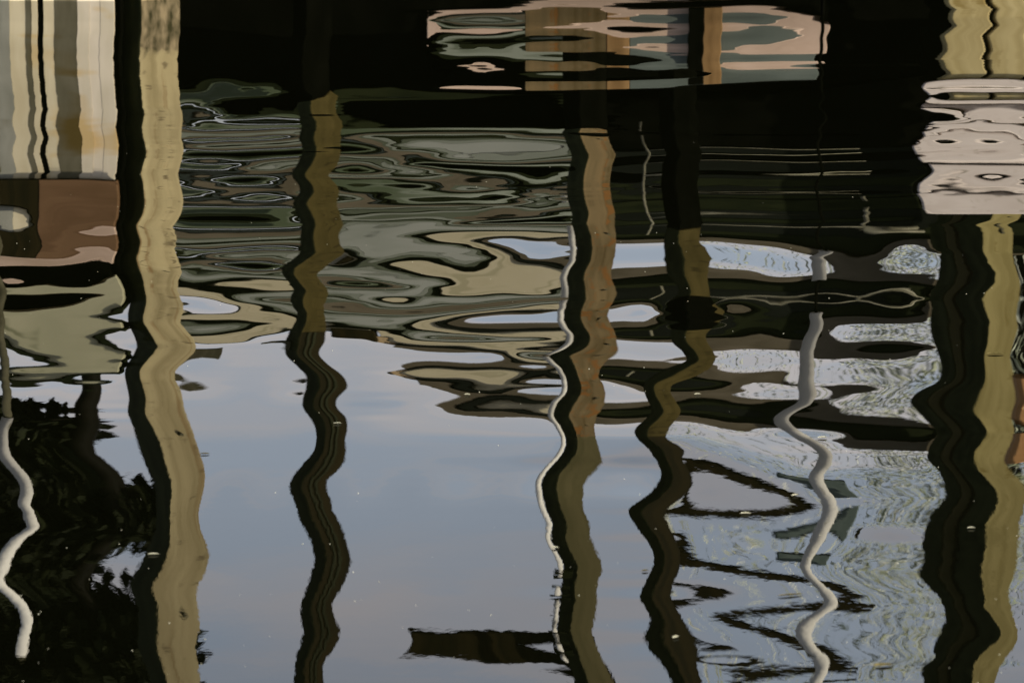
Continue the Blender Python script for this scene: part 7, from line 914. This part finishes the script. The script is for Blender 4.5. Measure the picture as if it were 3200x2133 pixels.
# white boarded jetty front at the right
jt = thing('white_jetty', 'white boarded jetty front on yellow legs beside the broad tan post', 'jetty', (0, 23, 0))
for k, (z0, z1) in enumerate(((1.163, 1.268), (1.286, 1.392), (1.418, 1.512), (1.526, 1.640), (1.664, 1.762), (1.778, 1.895))):
    part('plank', box(2.80 + .02 * (k * 2 % 3), 4.4, -.008 * (k % 3), .05, z0, z1, .008), M['white'], jt)
for x0, x1 in ((2.964, 3.222), (3.262, 3.50)): part('leg', box(x0, x1, .06, .25, -1.39, 1.5, .01), M['leg'], jt)
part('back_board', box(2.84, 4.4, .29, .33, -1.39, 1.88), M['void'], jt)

# teal canvas box hung by the white pole, orange tarp
tag(part('canvas_screen', box(1.716, 2.177, 21.6, 21.67, 3.723, 3.88, .01), M['teal']), 'small grey teal canvas screen behind the tall white pole', 'screen')
tag(part('orange_tarp', box(3.66, 3.95, 24, 24.2, 3.2, 3.62, .03), M['orangecloth']), 'orange tarpaulin bundle beyond the broad tan post', 'tarpaulin')

# ------------------------------------------------------------------ trees
def leaves(n, pts_fn, size, hang=0):
    V = np.zeros((n, 4, 3)); c = pts_fn(n)
    for q in range(n):
        d = Vector(rng.normal(size=3)); d.normalize()
        if hang: d = (d * (1 - hang) + Vector((0, 0, -1)) * hang).normalized()
        a = d.orthogonal().normalized(); a.rotate(Matrix.Rotation(rng.uniform(0, 6.3), 3, d))
        if hang: a = (d.cross(sdir) + Vector(rng.normal(0, .35, 3))).normalized()     # leaves turn to the light
        s = size * rng.uniform(.6, 1.4)
        C = Vector(c[q]); wd = .5 if not hang else .25
        V[q] = [C, C + d * s * .5 + a * s * wd * .5, C + d * s, C + d * s * .5 - a * s * wd * .5]
    me = bpy.data.meshes.new('leaves'); me.from_pydata(V.reshape(-1, 3).tolist(), [], [(4*k, 4*k+1, 4*k+2, 4*k+3) for k in range(n)])
    return me
def blob(cs):
    cs = [(Vector(c), Vector(r)) for c, r in cs]; wts = np.array([r.x * r.y * r.z for c, r in cs]); wts = wts / wts.sum()
    def f(n):
        k = rng.choice(len(cs), n, p=wts); d = rng.normal(size=(n, 3)); d /= np.linalg.norm(d, axis=1)[:, None]
        rad = rng.uniform(.0, 1, n) ** .4
        return np.array([np.array(cs[q][0]) + d[m] * rad[m] * np.array(cs[q][1]) for m, q in enumerate(k)])
    return f
t = thing('dark_tree', 'black evergreen tree with a gap of sky in its crown, beside the boarded shed', 'tree', (-3.05, 24.2, 0))
part('trunk', tube([(0, 0, -1.39), (.0, 0, 1.5), (0.0, 0, 3.2), (.01, 0, 4.3), (-.1, 0, 6)], [.12, .09, .08, .09, .06], 10), M['bark'], t, smooth=True)
for pts in ([(0, 0, 4.1), (.2, 0, 4.5), (.45, .1, 4.75)], [(0, 0, 3.3), (-.4, 0, 3.6), (-.8, .1, 3.9)]): part('limb', tube(pts, [.05, .04, .02], 8), M['bark'], t, smooth=True)
me = leaves(22000, blob([((-.75, .2, 3.85), (.66, .5, .45)), ((-.9, .2, 3.9), (.8, .5, .6)), ((-.33, .2, 3.95), (.36, .4, .55)), ((-.2, .3, 3.75), (.24, .3, .3)), ((-.55, .2, 4.75), (.62, .5, .5)), ((.02, .2, 4.48), (.42, .4, .22)), ((.1, .2, 5.5), (.55, .5, .42)), ((-.6, .2, 5.7), (.8, .5, .6)), ((.0, .2, 6.1), (.7, .5, .5))]), .15)
me.materials.append(M['leafdark']); o = link(bpy.data.objects.new('crown', me), t)
t = thing('willow_tree', 'thin pale willow with hanging leaves seen against the sky', 'tree', (3.6, 32, 0))
part('trunk', tube([(1.6, 0, -1.39), (1.5, 0, 3), (1.2, 0, 6), (.9, 0, 8.5)], [.2, .17, .12, .06], 10), M['bark'], t, smooth=True)
def willow(n):
    x = rng.uniform(-2.0, 2.2, n); z = rng.uniform(4.0, 7.4, n) ; y = rng.uniform(-.8, .8, n)
    keep = rng.uniform(0, 1, n) < np.clip(.25 + .35 * (x + 2) / 4 , 0, 1)
    x = np.where(keep, x, rng.uniform(-.2, 2.2, n)); z -= .25 * (np.sin(x * 9 + 1) + 1) * (rng.uniform(0, 1, n))
    x = np.round(x * 14) / 14 + rng.normal(0, .018, n)
    return np.stack([x, y, z], -1)
me = leaves(8500, willow, .13, .7); me.materials.append(M['leafpale']); o = link(bpy.data.objects.new('crown', me), t)

# ------------------------------------------------------------------ floating bits
def flake(l, wd):
    bm = bmesh.new(); top = []
    for k in range(8):
        a = 2 * math.pi * k / 8; top.append(bm.verts.new((math.cos(a) * l / 2, math.sin(a) * wd / 2 * (1 - .25 * math.cos(a)), .002 + .003 * abs(math.sin(a)))))
    c = bm.verts.new((0, 0, .0015))
    for k in range(8): bm.faces.new((top[k], top[(k + 1) % 8], c))
    r = bmesh.ops.solidify(bm, geom=bm.faces[:], thickness=.0012)
    return bm
bm = bmesh.new()
for k in range(230):
    y = 7.2 + 7.5 * rng.uniform() ** 1.6; x = rng.uniform(-1, 1) * y * .155; s_ = rng.uniform(.0005, .0015); z = surf(x, y)
    q = bmesh.ops.create_icosphere(bm, subdivisions=1, radius=s_)
    for v_ in q['verts']: v_.co = Vector((v_.co.x * rng.uniform(.9, 1.5) + x, v_.co.y + y, v_.co.z * .6 + z + s_ * .3))
o = part('floating_seeds', bm, M['seed']); o['kind'] = 'stuff'
BITS = [
    (-0.918, 8.393, 0.03, 0.008, 0.1, 'seed', 'slim white husk floating over the foot of the pale rusty post reflection'),
    (-0.513, 9.722, 0.026, 0.007, 0, 'seed', 'thin white husk on the dark stripe of the grooved post reflection'),
    (0.855, 7.494, 0.05, 0.02, 0.2, 'leafdry', 'curled brown leaf alone in the pale willow reflection'),
    (0.77, 8.947, 0.022, 0.01, 0.4, 'seed', 'small white flake beside the bend of the round pole reflection'),
    (0.624, 8.779, 0.03, 0.012, 0, 'seed', 'oval white flake on the lowest edge of the first rail loop'),
    (0.111, 8.442, 0.02, 0.009, 0, 'seed', 'white flake on the dark side of the conduit post reflection'),
    (0.335, 8.247, 0.02, 0.006, 0.3, 'leafdry', 'brown sliver on open sky reflection left of the dark brown post'),
    (1.549, 10.653, 0.06, 0.012, 0, 'leafdry', 'dark twig lying across the broad tan post reflection'),
    (0.898, 9.559, 0.03, 0.012, 0.1, 'seed', 'white flake on the dark band under the round white pole bend'),
    (0.565, 10.086, 0.022, 0.01, 0.2, 'seed', 'white flake right of the kink in the dark brown post reflection'),
    (1.208, 8.635, 0.022, 0.008, 0, 'seed', 'white splinter on the black post reflection'),
    (0.686, 8.054, 0.07, 0.006, 0.25, 'leafdry', 'long thin stalk inside the second rail loop'),
    (-0.874, 9.386, 0.03, 0.004, 0.05, 'leafdry', 'short dark straw just right of the pale rusty post reflection'),
    (-0.136, 10.078, 0.02, 0.01, 0, 'seed', 'round white fleck on the tip of the brown roof reflection'),
    (0.388, 7.713, 0.02, 0.01, 0.7, 'seed', 'white fleck on the dark lower end of the dark brown post reflection')]
for (x, y, l, wd, rz, mk, lb) in BITS:
    o = tag(part('floating_leaf', flake(l, wd), M[mk]), lb, 'leaf', 'bits of leaf floating on the water'); o.location = (x, y, surf(x, y) + .0005); o.rotation_euler = (0, 0, rz)
